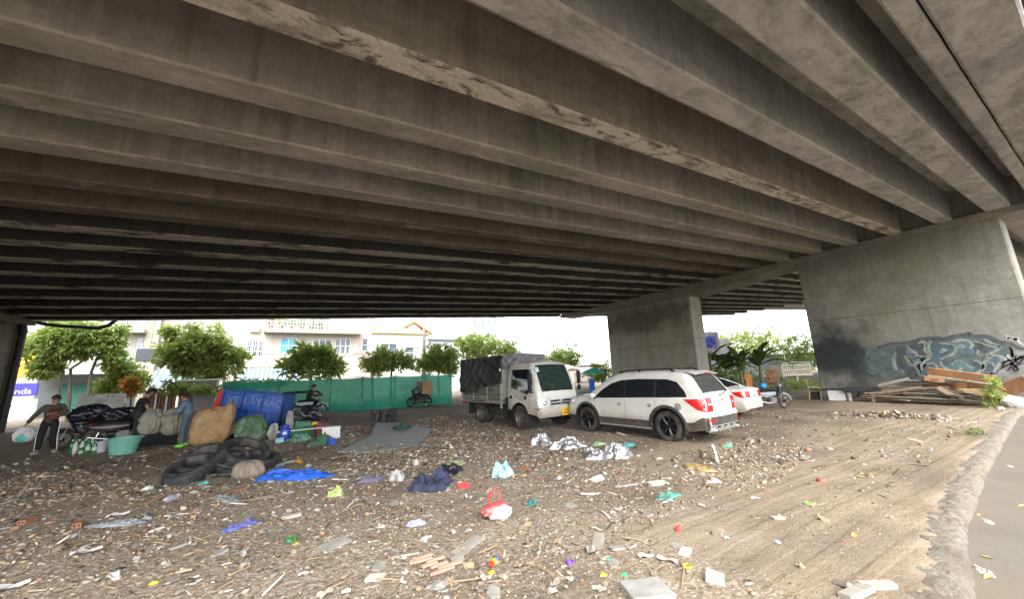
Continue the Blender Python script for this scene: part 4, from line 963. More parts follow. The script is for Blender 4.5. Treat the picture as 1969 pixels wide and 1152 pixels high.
def tree(label, Y, crowns, trunks, n, size, mat=LF, seed=1, name='tree', group=None, long=1.8, bk=bark, sub=7, droop=.3, shell=.5, cat='tree'):
    """crowns: (px, py, half width px, half height px) in the plane Y; trunks: list of pixel polylines from the foot up"""
    rng = np.random.default_rng(seed); rn = random.Random(seed)
    feet = [PY(t[0][0], t[0][1], Y) for t in trunks]
    g0 = sum((Vector((f.x, f.y, 0)) for f in feet), Vector()) / len(feet) if feet else PY(crowns[0][0], crowns[0][1], Y)
    g0.z = gh(g0.x, g0.y); root = empty(name, g0, 0, label, cat, group)
    parts = ([], [], []); limbs = MB(); cr = []
    tot = sum(c[2] * c[3] for c in crowns)
    for (px, py, w_, h_) in crowns:
        ce = PY(px, py, Y); k = (PY(px + w_, py, Y) - ce).length; kz = (PY(px, py - h_, Y) - ce).length
        cr.append((ce, k, kz)); m_ = max(20, int(.72 * n * w_ * h_ / tot))
        for i in range(sub):
            d = Vector((rn.uniform(-1, 1), rn.uniform(-1, 1), rn.uniform(-.9, .9))); d = d.normalized() * rn.uniform(.35, .95)
            c2 = ce + Vector((d.x * k, d.y * k * .8, d.z * kz)) - g0; q = rn.uniform(.30, .66)
            foliage(*parts, c2, (k * q, k * q * .9, kz * q * .9), m_ // sub, size, rng, droop, shell, long)
            if i == 0: foliage(*parts, ce - g0, (k * 1.02, k * .9, kz * 1.05), int(m_ * .4), size, rng, droop, .1, long)
            for tw in range(2): limbs.tube([ce - g0 - Vector((0, 0, kz * .5)), (ce - g0) * .5 + c2 * .5 + Vector((rn.uniform(-.1, .1),) * 3) * k, c2], [.05, .03, .012], bk, 5)
        for i in range(9):                                      # ragged sprays that break the outline
            a = rn.uniform(0, 6.283); el = rn.uniform(-.5, 1.2); d = Vector((math.cos(a) * math.cos(el), math.sin(a) * math.cos(el) * .8, math.sin(el))); r_ = rn.uniform(.85, 1.2); c2 = ce - g0 + Vector((d.x * k, d.y * k, d.z * kz)) * r_
            foliage(*parts, c2, (k * .22, k * .2, kz * .16), max(6, m_ // 40), size, rng, droop, .0, long); limbs.tube([ce - g0, c2], [.03, .008], bk, 4)
    for t in trunks:
        pts = [PY(px, py, Y) - g0 for px, py in t]; pts[0].z = -.1; r0 = .05 + .018 * (pts[-1] - pts[0]).length
        b = [r0 * lerp(1, .45, i / max(1, len(pts) - 1)) for i in range(len(pts))]; limbs.tube(pts, b, bk, 8)
    limbs.build('trunk', root, 60); leaf_obj('crown', parts, mat, root); return root
tree('wide crowned leafy tree on three thin stems at the far left', 33.5, [(95, 660, 48, 38), (150, 650, 55, 34), (200, 655, 42, 30), (85, 705, 30, 24), (215, 690, 24, 22)],
     [[(110, 800), (113, 750), (122, 715), (110, 690)], [(132, 800), (134, 750), (136, 710), (165, 690)], [(158, 805), (170, 755), (176, 715), (190, 680)]], 8200, .34, LF, 3, bk=bark_p, droop=.7, long=2.6)
tree('leafy bush with a hanging spray right of the wide leftmost tree', 34.5, [(235, 722, 34, 26), (205, 745, 25, 12), (265, 740, 18, 18)], [[(240, 800), (238, 760), (235, 730)]], 2200, .3, LF2, 5, droop=.6)
tree('small orange leaved shrub behind the man in the dark cap', 33, [(252, 742, 15, 18)], [[(252, 800), (252, 750)]], 700, .25, LFO, 6, name='shrub', sub=5, cat='shrub')
tree('bushy tree with ragged yellow green crown above the striped awning', 32.5, [(390, 660, 48, 36), (345, 680, 38, 26), (425, 695, 38, 30), (385, 712, 40, 22), (330, 640, 12, 14)],
     [[(385, 800), (383, 750), (378, 715)], [(392, 795), (398, 745), (408, 710)]], 7600, .36, LF2, 8, droop=.5, long=2.2)
tree('low hedge of creeper hanging over the left end of the green mesh', 29, [(470, 740, 40, 10), (440, 752, 26, 12), (520, 738, 26, 8), (330, 748, 32, 12), (385, 752, 24, 8)], [[(440, 795), (440, 752), (520, 738), (470, 740), (440, 752), (385, 752), (330, 748)]], 2600, .22, LF, 9, name='creeper', sub=8, cat='plant')
tree('broad leaved tree with stiff leaf rosettes over the green mesh', 28.5, [(585, 692, 26, 22), (625, 690, 22, 20), (565, 710, 20, 14), (640, 708, 18, 14), (600, 716, 44, 10)], [[(600, 790), (598, 745), (598, 700)]], 1100, .55, LF, 11, long=3.0, droop=-.2, shell=.6)
tree('thin tree with sparse small crown right of the stiff leaved tree', 29.5, [(752, 690, 30, 24), (715, 690, 20, 14), (730, 705, 30, 14), (780, 700, 18, 14)], [[(718, 780), (716, 730), (714, 700)], [(752, 780), (752, 730), (754, 690)]], 2600, .28, LF2, 13, droop=.4)
tree('dense round dark green tree behind the end of the green mesh', 30, [(842, 690, 34, 24), (825, 704, 24, 16), (862, 704, 20, 16)], [[(845, 780), (843, 740), (842, 700)]], 4200, .28, LF, 15)
tree('tall bright tree showing over the tarpaulin of the truck', 34, [(930, 668, 32, 28), (900, 672, 22, 30), (965, 672, 26, 18), (985, 680, 18, 12)], [[(930, 790), (930, 730), (930, 680)]], 5200, .3, LF2, 17)
tree('round crowned tree right of the truck cab roof', 34, [(1083, 684, 28, 20), (1065, 690, 18, 14), (1098, 692, 16, 14)], [[(1086, 780), (1086, 735), (1084, 695)]], 2800, .27, LF, 19)
tree('small bright bush at the left edge of the middle pier', 27, [(1157, 712, 16, 20), (1150, 728, 18, 12)], [[(1158, 765), (1158, 725)]], 1400, .24, LF2, 21, name='bush', cat='bush')
# far trees seen between the piers
tree('tall light green tree spreading behind the banana plants', 38, [(1440, 668, 50, 28), (1400, 655, 38, 20), (1480, 685, 38, 34), (1472, 652, 28, 18), (1450, 705, 52, 24), (1490, 715, 30, 24)], [[(1418, 760), (1416, 710), (1412, 670)], [(1455, 760), (1452, 700), (1450, 670)]], 7000, .5, LF2, 23, droop=.2, bk=bark)
tree('round tree with pinkish tips beside the black edge of the big pier', 26, [(1540, 676, 28, 28), (1562, 690, 22, 26), (1525, 695, 20, 18)], [[(1548, 765), (1547, 720), (1542, 690)]], 3600, .34, LF, 25)
tree('rough green bush on the rubble bank left of the big pier', 13.5, [(1540, 745, 34, 18), (1515, 752, 26, 14), (1562, 750, 16, 18)], [[(1540, 768), (1540, 750)]], 3600, .16, LF, 27, name='bush', cat='bush', droop=-.4, long=3)
tree('dense dark undergrowth below the banana plants by the middle pier', 24, [(1375, 725, 40, 22), (1420, 735, 40, 20), (1365, 745, 30, 14), (1455, 740, 24, 14)], [[(1380, 765), (1380, 730)], [(1425, 765), (1425, 740)]], 4200, .34, LFD, 29, name='bush', cat='bush', droop=.2, long=2.6)
def banana(px, py, d, h, seed, label):
    p = D(px, py, d); p.z = 0; rn = random.Random(seed); root = empty('banana_plant', p, rn.random() * 6, label, 'plant', 'banana plants between the piers')
    b = MB(); b.tube([(0, 0, -.1), (.03, 0, h * .3), (0, .04, h * .55)], [.13, .11, .07], M('banana_stem', (.16, .17, .07), .7, var=.3), 10); b.build('stem', root, 60)
    lv = M('banana_leaf', (.075, .125, .03), .45, var=.35, scale=3, spec=.5)
    for k in range(12):
        a = k * 2.4 + rn.random() * .5; L = h * rn.uniform(.45, .68); el = rn.uniform(.6, 1.45); w_ = rn.uniform(.2, .32)
        b = MB(); tears = [rn.random() for _ in range(25)]
        def fn(u, v, a=a, L=L, el=el, w_=w_):
            s = u * L; e = el - 1.15 * u * u * (1.6 - el * .6); r_ = s * math.cos(lerp(el, e, .6)); z = h * .52 + s * math.sin(lerp(el, e, .6))
            ww = w_ * (math.sin(min(1, u * 1.02 + .02) * math.pi) ** .55) * (1 - .35 * tears[int(u * 24)] * abs(2 * v - 1)); y = (2 * v - 1) * ww
            return (r_ * math.cos(a) - y * math.sin(a), r_ * math.sin(a) + y * math.cos(a), z - abs(2 * v - 1) * ww * .45)
        b.grid(fn, 24, 4, lv); b.build('leaf', root, 180)
for k, (px, py, d, h, lab) in enumerate([(1374, 762, 27, 4.3, 'leftmost tall banana plant with upright leaves beside the middle pier'), (1405, 765, 26, 3.2, 'dark low banana plant second from the middle pier'),
        (1432, 765, 25, 3.3, 'drooping banana plant above the roof of the white saloon'), (1470, 766, 26, 3.4, 'banana plant with long arching leaves right of the saloon tail'), (1350, 762, 28, 3.4, 'short banana plant half hidden by the middle pier')]): banana(px, py, d, h, k + 2, lab)
# mesh fence of green netting on posts
def netmat():
    m, nt, bs, oc = base('green_netting')
    c = ramp(nt, nz(nt, oc, .8, 6, .6), [(.3, (.016, .25, .165)), (.7, (.045, .37, .26))])
    c = mix(nt, ramp(nt, nz(nt, mapping(nt, oc, (1, 1, .5)), 2.2, 5, .6), [(.55, (0,) * 3), (.7, (.4,) * 3)]), c, (.08, .36, .26))
    nt.links.new(c, bs.inputs['Base Color']); bs.inputs['Roughness'].default_value = .8
    tr = nt.nodes.new('ShaderNodeBsdfTranslucent'); nt.links.new(c, tr.inputs[0]); tp = nt.nodes.new('ShaderNodeBsdfTransparent'); tp.inputs[0].default_value = (.6, .9, .75, 1)
    a = nt.nodes.new('ShaderNodeMixShader'); a.inputs[0].default_value = .35; nt.links.new(bs.outputs[0], a.inputs[1]); nt.links.new(tr.outputs[0], a.inputs[2])
    a2 = nt.nodes.new('ShaderNodeMixShader'); a2.inputs[0].default_value = .06; nt.links.new(a.outputs[0], a2.inputs[1]); nt.links.new(tp.outputs[0], a2.inputs[2])
    nt.links.new(a2.outputs[0], nt.nodes['Material Output'].inputs[0]); return m
net = netmat(); post_m = M('grey_post', (.42, .43, .42), .5, metal=.4, var=.15)
FP = [(-3.2, 28.4), (-.3, 26.9), (2.4, 25.6), (4.1, 24.9), (6.0, 24.6), (8.0, 24.45), (9.75, 24.4)]
root = empty('mesh_fence', (FP[-1][0], FP[-1][1], 0), 0, 'long fence of sagging green netting along the far side of the lot', 'fence'); inv = Matrix.Translation((-FP[-1][0], -FP[-1][1], 0))
for i in range(len(FP) - 1):
    b = MB(); p, q = FP[i], FP[i + 1]
    def fn(u, v):
        x, y = lerp(p[0], q[0], u), lerp(p[1], q[1], u); w_ = .06 * noise.noise((x * 1.5, v * 2, i)) + .04 * noise.noise((x * 5, v * 6, 2))
        top_ = 2.0 - .05 * math.sin(u * math.pi); return (x + w_ * .3, y - .03 + w_, lerp(gh(x, y) - .02, top_, v))
    b.grid(fn, 24, 16, net); o = b.build('netting', root, 180); o.matrix_parent_inverse = inv
for p in FP:
    b = MB(); b.tube([(p[0], p[1] + .03, -.2), (p[0], p[1] + .03, 2.08)], .035, post_m, 8); o = b.build('post', root, 40); o.matrix_parent_inverse = inv
b = MB()
for z in (1.2, 2.03): b.tube([(x, y - .02, z) for x, y in FP], .014, post_m, 5)
o = b.build('rail', root, 40); o.matrix_parent_inverse = inv
# green iron gate and blue sheets right of the truck
b = MB(); g0, g1 = D(1106, 745, 29), D(1140, 745, 29); gm = M('green_iron', (.22, .36, .28), .6, var=.2)
for i in range(17):
    p = g0.lerp(g1, i / 16); b.tube([(p.x, p.y, -.1), (p.x, p.y, 1.75)], .022, gm, 6)
for z in (.25, 1.0, 1.7): b.tube([(g0.x, g0.y, z), (g1.x, g1.y, z)], .03, gm, 6)
gx = (g0 + g1) / 2; b.v = [(x - gx.x, y - gx.y, z) for x, y, z in b.v]
tag(b.build('iron_gate', None, 40, (gx.x, gx.y, 0)), 'pale green iron bar gate right of the truck cab', 'gate')
def sheet(name, label, cat, c, w_, h_, mat, rz=0, seed=1, wr=.06, thick=.012, lean=0):
    b = MB()
    for s in (0, thick):
        b.grid(lambda u, v: ((u - .5) * w_, wr * noise.noise((u * 3, v * 3, seed)) + .5 * wr * noise.noise((u * 8, v * 7, seed)) + s + lean * v, v * h_), 16, 12, mat)
    o = b.build(name, None, 60, c, rz); return tag(o, label, cat)
p = D(1139, 748, 28); p.z = 0; sheet('tarpaulin_sheet', 'bright blue tarpaulin hanging right of the green gate', 'tarpaulin', p, .9, 1.25, M('blue_tarp', (.02, .14, .55), .5, var=.2), R(20), 4)
p = D(1141, 722, 29); b = MB(); b.lathe([(1.0, 0), (.7, .22), (.3, .38), (.02, .44)], M('turquoise_cloth', (.05, .42, .33), .7), None, 10); b.tube([(0, 0, -1.6), (0, 0, .4)], .025, post_m, 6); p.z = 1.65
o = b.build('parasol', None, 20, p); tag(o, 'turquoise parasol above the blue tarpaulin by the gate', 'parasol')
# posts, poles and wires
def pole(label, px, d, h, r_, name='utility_pole', mat=None):
    p = D(px, 700, d); p.z = 0; root = empty(name, p, 0, label, 'pole'); b = MB(); b.tube([(0, 0, -.3), (0, 0, h)], [r_, r_ * .6], mat or M('pole_concrete', (.42, .40, .36), .9), 12); b.build('shaft', root, 60)
    return root, p
rt, p1 = pole('concrete utility pole in front of the orange roofed house', 815, 33, 9.5, .17)
b = MB(); b.box((0, 0, 7.6), (1.6, .1, .1), post_m); b.box((.3, -.15, 4.6), (.25, .2, .35), post_m, None, .02); b.build('crossarm', rt, 30)
rt, p2 = pole('thin far lamp post with two short arms left of the middle pier', 1143, 52, 5.6, .10, 'street_lamp')
b = MB(); b.tube([(0, 0, 5.5), (-.5, 0, 5.75), (-.9, 0, 5.7)], .04, post_m, 6); b.tube([(0, 0, 5.5), (.5, 0, 5.75), (.9, 0, 5.7)], .04, post_m, 6); b.build('arm', rt, 40)
rt, p3 = pole('tall thin mast above the trees between the piers', 1511, 45, 6.2, .07, 'mast', post_m)
rt, p4 = pole('slim white post standing before the slatted stall', 290, 30.5, 2.9, .055, 'post', fr_w)
for px, lab in ((331, 'short pale post between the slatted stall and the doorway'), (393, 'left of two grey posts behind the blue tipping cart'), (406, 'right of two grey posts behind the blue tipping cart')): pole(lab, px, 30, 2.6, .06, 'post', M('pale_post', (.55, .56, .55), .6))
wm = M('black_cable', (.02, .02, .02), .6)
for k, (a, c_, sag, lab) in enumerate([((450, 676), (815, 668), .5, 'cable running low across the cream house front'), ((450, 690), (880, 655), .6, 'second cable slanting up past the pink wall'), ((560, 706), (815, 690), .3, 'lowest cable over the stiff leaved tree'),
        ((940, 610), (1150, 622), .15, 'upper cable crossing the open sky'), ((960, 618), (1040, 637), .1, 'short lower cable crossing the open sky'), ((975, 612), (1116, 633), .1, 'middle cable crossing the open sky'), ((1085, 706), (1170, 700), .1, 'cable in front of the far roofs by the middle pier'), ((225, 655), (330, 660), .3, 'cable past the flats on the left')]):
    p, q = D(a[0], a[1], 34), D(c_[0], c_[1], 34 + (k > 2) * 4); b = MB(); b.tube([p.lerp(q, t / 12) - Vector((0, 0, sag * 4 * (t / 12) * (1 - t / 12))) - p for t in range(13)], .018, wm, 5)
    tag(b.build('cable', None, 60, p), lab, 'cable', 'overhead cables')
# awnings, billboard and shop fronts
def stripes():
    m, nt, bs, oc = base('striped_awning'); w_ = nt.nodes.new('ShaderNodeTexWave'); w_.inputs['Scale'].default_value = .85; nt.links.new(oc, w_.inputs[0])
    nt.links.new(ramp(nt, w_.outputs['Fac'], [(.45, (.12, .26, .55)), (.55, (.62, .68, .74))]), bs.inputs['Base Color']); bs.inputs['Roughness'].default_value = .5; return m
sm_ = stripes()
def awning(label, px0, px1, py0, py1, y, out_=2.2):
    a, d = PY(px0, py0, y), PY(px1, py0, y); zl = PY((px0 + px1) / 2, py1, y - out_).z; zm = PY((px0 + px1) / 2, py0, y).z; xm = (a.x + d.x) / 2; w_ = d.x - a.x
    b = MB(); n = 60
    for dz in (0, -.03): b.grid(lambda u, v: ((u - .5) * w_, -out_ * v, zm + (zl - zm) * v - .0 + .035 * math.sin(u * n * 2) + dz), n * 3, 4, sm_)
    for u in (-.48, 0, .48): b.tube([(u * w_, -out_, zl), (u * w_, -out_, -.2)], .05, post_m, 6)
    tag(b.build('awning', None, 40, (xm, y, 0)), label, 'awning')
awning('blue and white striped awning over the stall below the bushy tree', 298, 425, 712, 740, 41)
awning('blue and white striped awning on the ground floor of the cream house', 458, 575, 708, 732, 45)
b = MB(); q = rect((262, 671, 298, 696), 40); b.box((0, 0, 0), (q[2] - q[0], .25, q[3] - q[1]), M('dark_board', (.05, .06, .075), .5), None, .03); b.box((0, -.0, -(q[3] - q[1]) / 2 - .25), (q[2] - q[0], .5, .08), fr_w); b.box((0, .1, -(q[1]) / 2 - .8), (.12, .12, q[1] + 1.0), post_m)
tag(b.build('billboard', None, 30, ((q[0] + q[2]) / 2, 40, (q[1] + q[3]) / 2)), 'dark blank billboard on a post before the grey flats', 'billboard')
shop = empty('shop', (fx(150, 760, 42), 42, 0), 0, 'low shop with dark green shutter and pale sheet roof under the leftmost tree', 'shop'); inv = Matrix.Translation((-fx(150, 760, 42), -42, 0))
a, d = fx(66, 760, 42), fx(245, 760, 42)
b = MB(); b.box(((a + d) / 2, 43, 1.6), (d - a, 2, 3.2), wallmat('shop_wall', (.32, .36, .36))); b.build('wall', shop, 20).matrix_parent_inverse = inv
b = MB(); q = rect((108, 738, 238, 768), 41.9); b.box(((q[0] + q[2]) / 2, 41.95, (q[1] + q[3]) / 2 - .5), (q[2] - q[0], .06, q[3] - q[1] + 1), M('green_shutter', (.03, .16, .115), .6, var=.25)); b.build('shutter', shop, 20).matrix_parent_inverse = inv
b = MB(); b.box(((a + d) / 2, 41.2, 3.35), (d - a, 2.6, .10), M('pale_sheet_roof', (.42, .52, .54), .5), (R(12), 0, 0)); b.build('roof', shop, 20).matrix_parent_inverse = inv
blue_s = M('blue_sign', (.05, .05, .42), .5, var=.1); p = PY(40, 750, 40)
b = MB(); b.box((0, 0, 0), (1.55, .12, .85), blue_s, None, .01); o = b.build('shop_sign', None, 20, p); tag(o, 'blue shop sign with white lettering beside the drain pipe', 'sign')
text_mesh('nda', .55, fr_w, Matrix.Translation((.15, -.07, -.12)) @ Matrix.Rotation(R(90), 4, 'X'), 'lettering', o, .01)
b = MB(); b.box((0, 0, -1.6), (1.9, .1, 2.0), fr_w); b.box((0, .02, -2), (2.0, .05, 2.8), M('pale_blue_frame', (.45, .62, .68), .5)); o = b.build('kiosk', None, 20, PY(34, 760, 40.3) + Vector((0, 0, .3))); tag(o, 'white kiosk board below the blue shop sign', 'kiosk')
b = MB(); b.box((0, 0, .55), (1.2, .08, 1.0), M('orange_banner', (.85, .33, .03), .6), None, .01); b.prism([(-.7, 0), (.45, 0), (.3, .7), (-.1, 1.2), (-.7, 1.4)], .06, M('yellow_banner', (.9, .62, .02), .6), Matrix.Translation((0, 0, 1.15)) @ Matrix.Rotation(R(90), 4, 'X')); o = b.build('advertising_banner', None, 20, PY(44, 728, 40)); tag(o, 'orange and yellow advertising banner above the blue shop sign', 'banner')
wt = M('white_sheeting', (.55, .57, .54), .6, var=.12, scale=1.5)
for k, (px0, px1, lab) in enumerate([(143, 172, 'left one of three white sheets hung behind the parked bikes'), (174, 199, 'middle one of three white sheets hung behind the parked bikes'), (201, 236, 'right one of three white sheets hung behind the parked bikes')]):
    p, q = PY(px0, 800, 31.5), PY(px1, 800, 31.5); sheet('hanging_sheet', lab, 'sheet', ((p.x + q.x) / 2, 31.5, .25), q.x - p.x, 1.35, wt, 0, k, .05)['group'] = 'white sheets behind the bikes'
# slatted stall behind the sorting people
b = MB(); sl = M('brown_slat', (.26, .15, .085), .8, var=.3); g0, g1 = PY(272, 790, 30), PY(334, 790, 30); xm = (g0.x + g1.x) / 2
for i in range(9): b.box((lerp(g0.x, g1.x, (i + .5) / 9) - xm, .0, .85), (.22, .04, 1.5), sl if i % 3 else fr_w, None, .006)
b.box((0, .05, .35), (g1.x - g0.x, .05, .08), sl); b.box((0, .05, 1.45), (g1.x - g0.x, .05, .08), sl)
tag(b.build('slat_screen', None, 30, (xm, 30, 0)), 'brown and white upright slat screen behind the pale sacks', 'screen')
b = MB(); p, q = PY(340, 790, 31), PY(410, 790, 31); xm = (p.x + q.x) / 2; b.box((0, .6, 1.1), (q.x - p.x, 1.2, 2.2), M('grey_stall', (.30, .28, .27), .8), None, .02); b.box((0, .4, 2.25), (q.x - p.x + .4, 2.0, .06), fr_w, (R(3), 0, 0))
tag(b.build('stall', None, 30, (xm, 31, 0)), 'grey boxed stall with white top behind the woman in blue', 'stall')
# things far between the piers
b = MB(); p = D(1350, 690, 60); q = D(1520, 715, 60); b.box((0, 0, 1.6), (16, 6, 3.6), wallmat('far_white_wall', (.72, .74, .78))); b.box((-5.5, 0, 4.6), (4, 5.5, 3.0), wallmat('far_white_wall2', (.66, .66, .64)))
o = b.build('white_building', None, 20, ((p.x + q.x) / 2, (p.y + q.y) / 2, 0), R(-35)); tag(o, 'pale far building with blue scrawls behind the banana plants', 'building')
p = D(1352, 660, 54); b = MB()
for k in range(7):
    rn = random.Random(k); pts = [(rn.uniform(-2.2, 2.2), -.02 * k, rn.uniform(-1.2, 1.2)) for _ in range(6)]; b.tube(pts, .07, M('blue_spray', (.06, .10, .55), .6), 4)
b.box((0, .12, 0), (5, .12, 3.2), wallmat('far_panel', (.70, .71, .75)))
tag(b.build('painted_hoarding', None, 30, p, R(-28)), 'pale hoarding scrawled with blue loops right of the middle pier', 'hoarding')
cm_ = M('cream_metal', (.60, .55, .40), .6, var=.15); p = D(1522, 724, 34); p.z = .75; cart = empty('slatted_cart', p, R(-25), 'cream slatted cart body beyond the rubble bank between the piers', 'cart')
b = MB()
for i in range(14): b.box((-1.3 + i * .2, -.7, .55), (.06, .04, .9), cm_)
for z in (.1, .55, 1.0): b.box((0, -.72, z), (2.8, .04, .07), cm_)
for sx in (-1.4, 1.4): b.box((sx, 0, .55), (.05, 1.4, .95), cm_)
b.box((0, 0, .05), (2.8, 1.4, .06), cm_); b.box((0, 0, -.4), (.1, 1.2, .8), cm_); b.build('body', cart, 30)
b = MB(); b.tube([(-1.45, -.7, .0), (-1.5, -.7, .8), (-1.35, -.7, 1.15), (0, -.7, 1.25), (1.4, -.7, 1.15)], .04, cm_, 6); b.build('frame', cart, 40)
rust = M('rusty_sheet', (.26, .12, .07), .8, metal=.2, var=.35)
p = D(1489, 750, 28); p.z = .1; sheet('rusty_panel', 'rusty brown panel leaning beside the cream slatted cart', 'panel', p, .9, 1.35, rust, R(-30), 9, .05)
p = D(1443, 752, 26); p.z = .3; sheet('orange_cloth', 'orange cloth hanging among the banana stems', 'cloth', p, .5, 1.0, M('orange_cloth', (.62, .22, .06), .8), R(-20), 12, .12)
# balcony plants
pot_m = M('terracotta', (.38, .14, .07), .8)
for k in range(6):
    x = lerp(balc[0], balc[1], .06 + k * .1); rng = np.random.default_rng(k); root = empty('potted_plant', (x, FY - 1.0, balc[2] + .003), 0, ['red flowering pot plant at the left end of the balcony', 'low pot plant second from the left end of the balcony', 'bushy pot plant third along the balcony', 'pot plant fourth along the balcony', 'pale pot plant fifth along the balcony', 'rightmost pot plant on the balcony beside the door'][k], 'plant', 'pot plants on the balcony')
    b = MB(); b.lathe([(.001, 0), (.14, 0), (.2, .32), (.17, .32), (.16, .25), (.001, .25)], pot_m, None, 14); b.build('pot', root, 40)
    pt = ([], [], []); foliage(*pt, (0, 0, .7), (.35, .3, .38), 160, .2, rng); leaf_obj('foliage', pt, LFO if k == 0 else LF, root)
# ------------------------------------------------------------------ people
skin_m = M('skin', (.36, .20, .13), .6, var=.1); hair_m = M('hair', (.018, .014, .012), .6, var=.3)
def skinned(name, verts, edges, rad, mat, parent, root=0, sub=2):
    me = bpy.data.meshes.new(name); me.from_pydata([tuple(v) for v in verts], edges, []); o = bpy.data.objects.new(name, me); C.objects.link(o)
    sk = o.modifiers.new('s', 'SKIN'); sk.use_smooth_shade = True; su = o.modifiers.new('u', 'SUBSURF'); su.levels = sub; su.render_levels = sub
    for i, d in enumerate(me.skin_vertices[0].data):
        r_ = rad[i]; d.radius = (r_, r_) if not isinstance(r_, tuple) else r_; d.use_root = (i == root)
    bpy.context.view_layer.update(); dg = bpy.context.evaluated_depsgraph_get()
    me2 = bpy.data.meshes.new_from_object(o.evaluated_get(dg)); bpy.data.objects.remove(o); bpy.data.meshes.remove(me)
    me2.name = name; me2.materials.clear(); me2.materials.append(mat)
    for p in me2.polygons: p.use_smooth = True
    o = bpy.data.objects.new(name, me2); C.objects.link(o); o.parent = parent; return o
def person(label, loc, rz, J, top_m, leg_m, shoe_m, cap=None, long_hair=False, sleeves='long', scale=1.0, group=None):
    """J: joint positions (x right, y forward, z up) of one figure; the body is one skin, clothes lie over it"""
    root = empty('person', loc, rz, label, 'person', group); root.scale = (scale,) * 3
    V = {k: Vector(v) for k, v in J.items()}
    names = ['pelvis', 'belly', 'chest', 'neck', 'headb', 'head', 'headt'] + [s + n for s in 'lr' for n in ('sho', 'elb', 'wri', 'hand', 'hip', 'kne', 'ank', 'toe')]
    hd = (V['head'] - V['neck']).normalized(); V.setdefault('headb', V['neck'] + hd * .09); V.setdefault('headt', V['head'] + hd * .09)
    for s in 'lr':
        d = (V[s + 'wri'] - V[s + 'elb']).normalized(); V.setdefault(s + 'hand', V[s + 'wri'] + d * .08)
        V.setdefault(s + 'toe', V[s + 'ank'] + Vector((0, .15, -.05)))
    idx = {n: i for i, n in enumerate(names)}; vs = [V[n] for n in names]
    E = [('pelvis', 'belly'), ('belly', 'chest'), ('chest', 'neck'), ('neck', 'headb'), ('headb', 'head'), ('head', 'headt')]
    for s in 'lr': E += [('chest', s + 'sho'), (s + 'sho', s + 'elb'), (s + 'elb', s + 'wri'), (s + 'wri', s + 'hand'), ('pelvis', s + 'hip'), (s + 'hip', s + 'kne'), (s + 'kne', s + 'ank'), (s + 'ank', s + 'toe')]
    rd = dict(pelvis=.115, belly=.11, chest=.125, neck=.05, headb=.07, head=.092, headt=.075)
    for s in 'lr': rd.update({s + 'sho': .058, s + 'elb': .04, s + 'wri': .027, s + 'hand': (.036, .02), s + 'hip': .09, s + 'kne': .055, s + 'ank': .035, s + 'toe': .035})
    ed = [(idx[a], idx[c]) for a, c in E]; rr = [rd[n] for n in names]
    for s in 'lr':                                             # five fingers rooted in the palm
        w_, h = V[s + 'wri'], V[s + 'hand']; d = (h - w_).normalized(); sd = d.cross(Vector((0, 0, 1))); sd = sd.normalized() if sd.length > .1 else Vector((1, 0, 0)); dn = sd.cross(d)
        if dn.z > 0: dn = -dn
        for k, (o_, L) in enumerate(((-.026, .06), (-.009, .075), (.009, .07), (.025, .055), (-.045, .05))):
            a = h + sd * o_ * (1 if k < 4 else .9) + d * (.012 if k < 4 else -.035); m_ = a + d * L * .55 + dn * .008 + (sd * -.015 if k == 4 else Vector()); e = a + d * L * .85 + dn * L * .5
            i0 = len(vs); vs += [a, m_, e]; rr += [.010, .009, .0075]; ed += [(idx[s + 'hand'], i0), (i0, i0 + 1), (i0 + 1, i0 + 2)]
    body = skinned('body', vs, ed, rr, skin_m, root)
    # face: nose, ears, eyes, mouth on the front of the head
    fwd = Vector(J.get('look', (0, 1, 0))).normalized(); sdv = fwd.cross(hd).normalized(); b = MB(); h0 = V['head']
    b.ball(h0 + fwd * .098 - hd * .01, (.014, .018, .022), skin_m, 8); b.build('nose', body, 60)
    for q in (-1, 1): b = MB(); b.ball(h0 + sdv * q * .088, (.014, .022, .032), skin_m, 8); b.build('ear', body, 60)
    for q in (-1, 1): b = MB(); b.ball(h0 + fwd * .086 + sdv * q * .034 + hd * .018, .011, hair_m, 8); b.build('eye', body, 60)
    b = MB(); b.ball(h0 + fwd * .088 - hd * .05, (.026, .008, .006), M('lips', (.28, .10, .08), .6), 8); b.build('mouth', body, 60)
    b = MB()
    def hf(d): return 1.0
    bm = MB(); bm.ball((0, 0, 0), 1, hair_m, 16)
    mx = Matrix((sdv, fwd, hd)).transposed()
    keep = []
    for f_ in bm.f:
        c = sum((Vector(bm.v[i]) for i in f_), Vector()) / len(f_)
        if c.z > .12 or c.y < -.15 and c.z > -.55: keep.append(f_)
    bm.f = keep; bm.mi = [0] * len(keep); bm.v = [tuple(h0 + hd * .01 + mx @ Vector((v[0] * .105, v[1] * .112, v[2] * .125))) for v in bm.v]
    bm.build('hair', root, 60)
    if long_hair:
        b = MB(); p = h0 - fwd * .09; b.tube([p + hd * .02, p - fwd * .05 - hd * .03, p - fwd * .06 - hd * .14, p - fwd * .04 - hd * .24], [.045, .05, .04, .015], hair_m, 10); b.build('ponytail', root, 60)
    if cap:
        b = MB(); pr = [(.118, -.01), (.120, .04), (.10, .10), (.05, .13), (.001, .135)]
        m4 = Matrix.Translation(h0 + hd * .03) @ mx.to_4x4(); b.lathe(pr, cap, m4, 18)
        b.grid(lambda u, v: m4 @ Vector((math.sin(lerp(-1, 1, u)) * .115, .10 + .09 * v * math.cos(lerp(-1, 1, u)) + .0 * u, -.005 - .02 * v)), 10, 4, cap); b.build('cap', root, 60)
    # clothes
    cv = ['pelvis', 'belly', 'chest', 'collar', 'lsho', 'lelb', 'lwri', 'rsho', 'relb', 'rwri']; V['collar'] = V['chest'].lerp(V['neck'], .7)
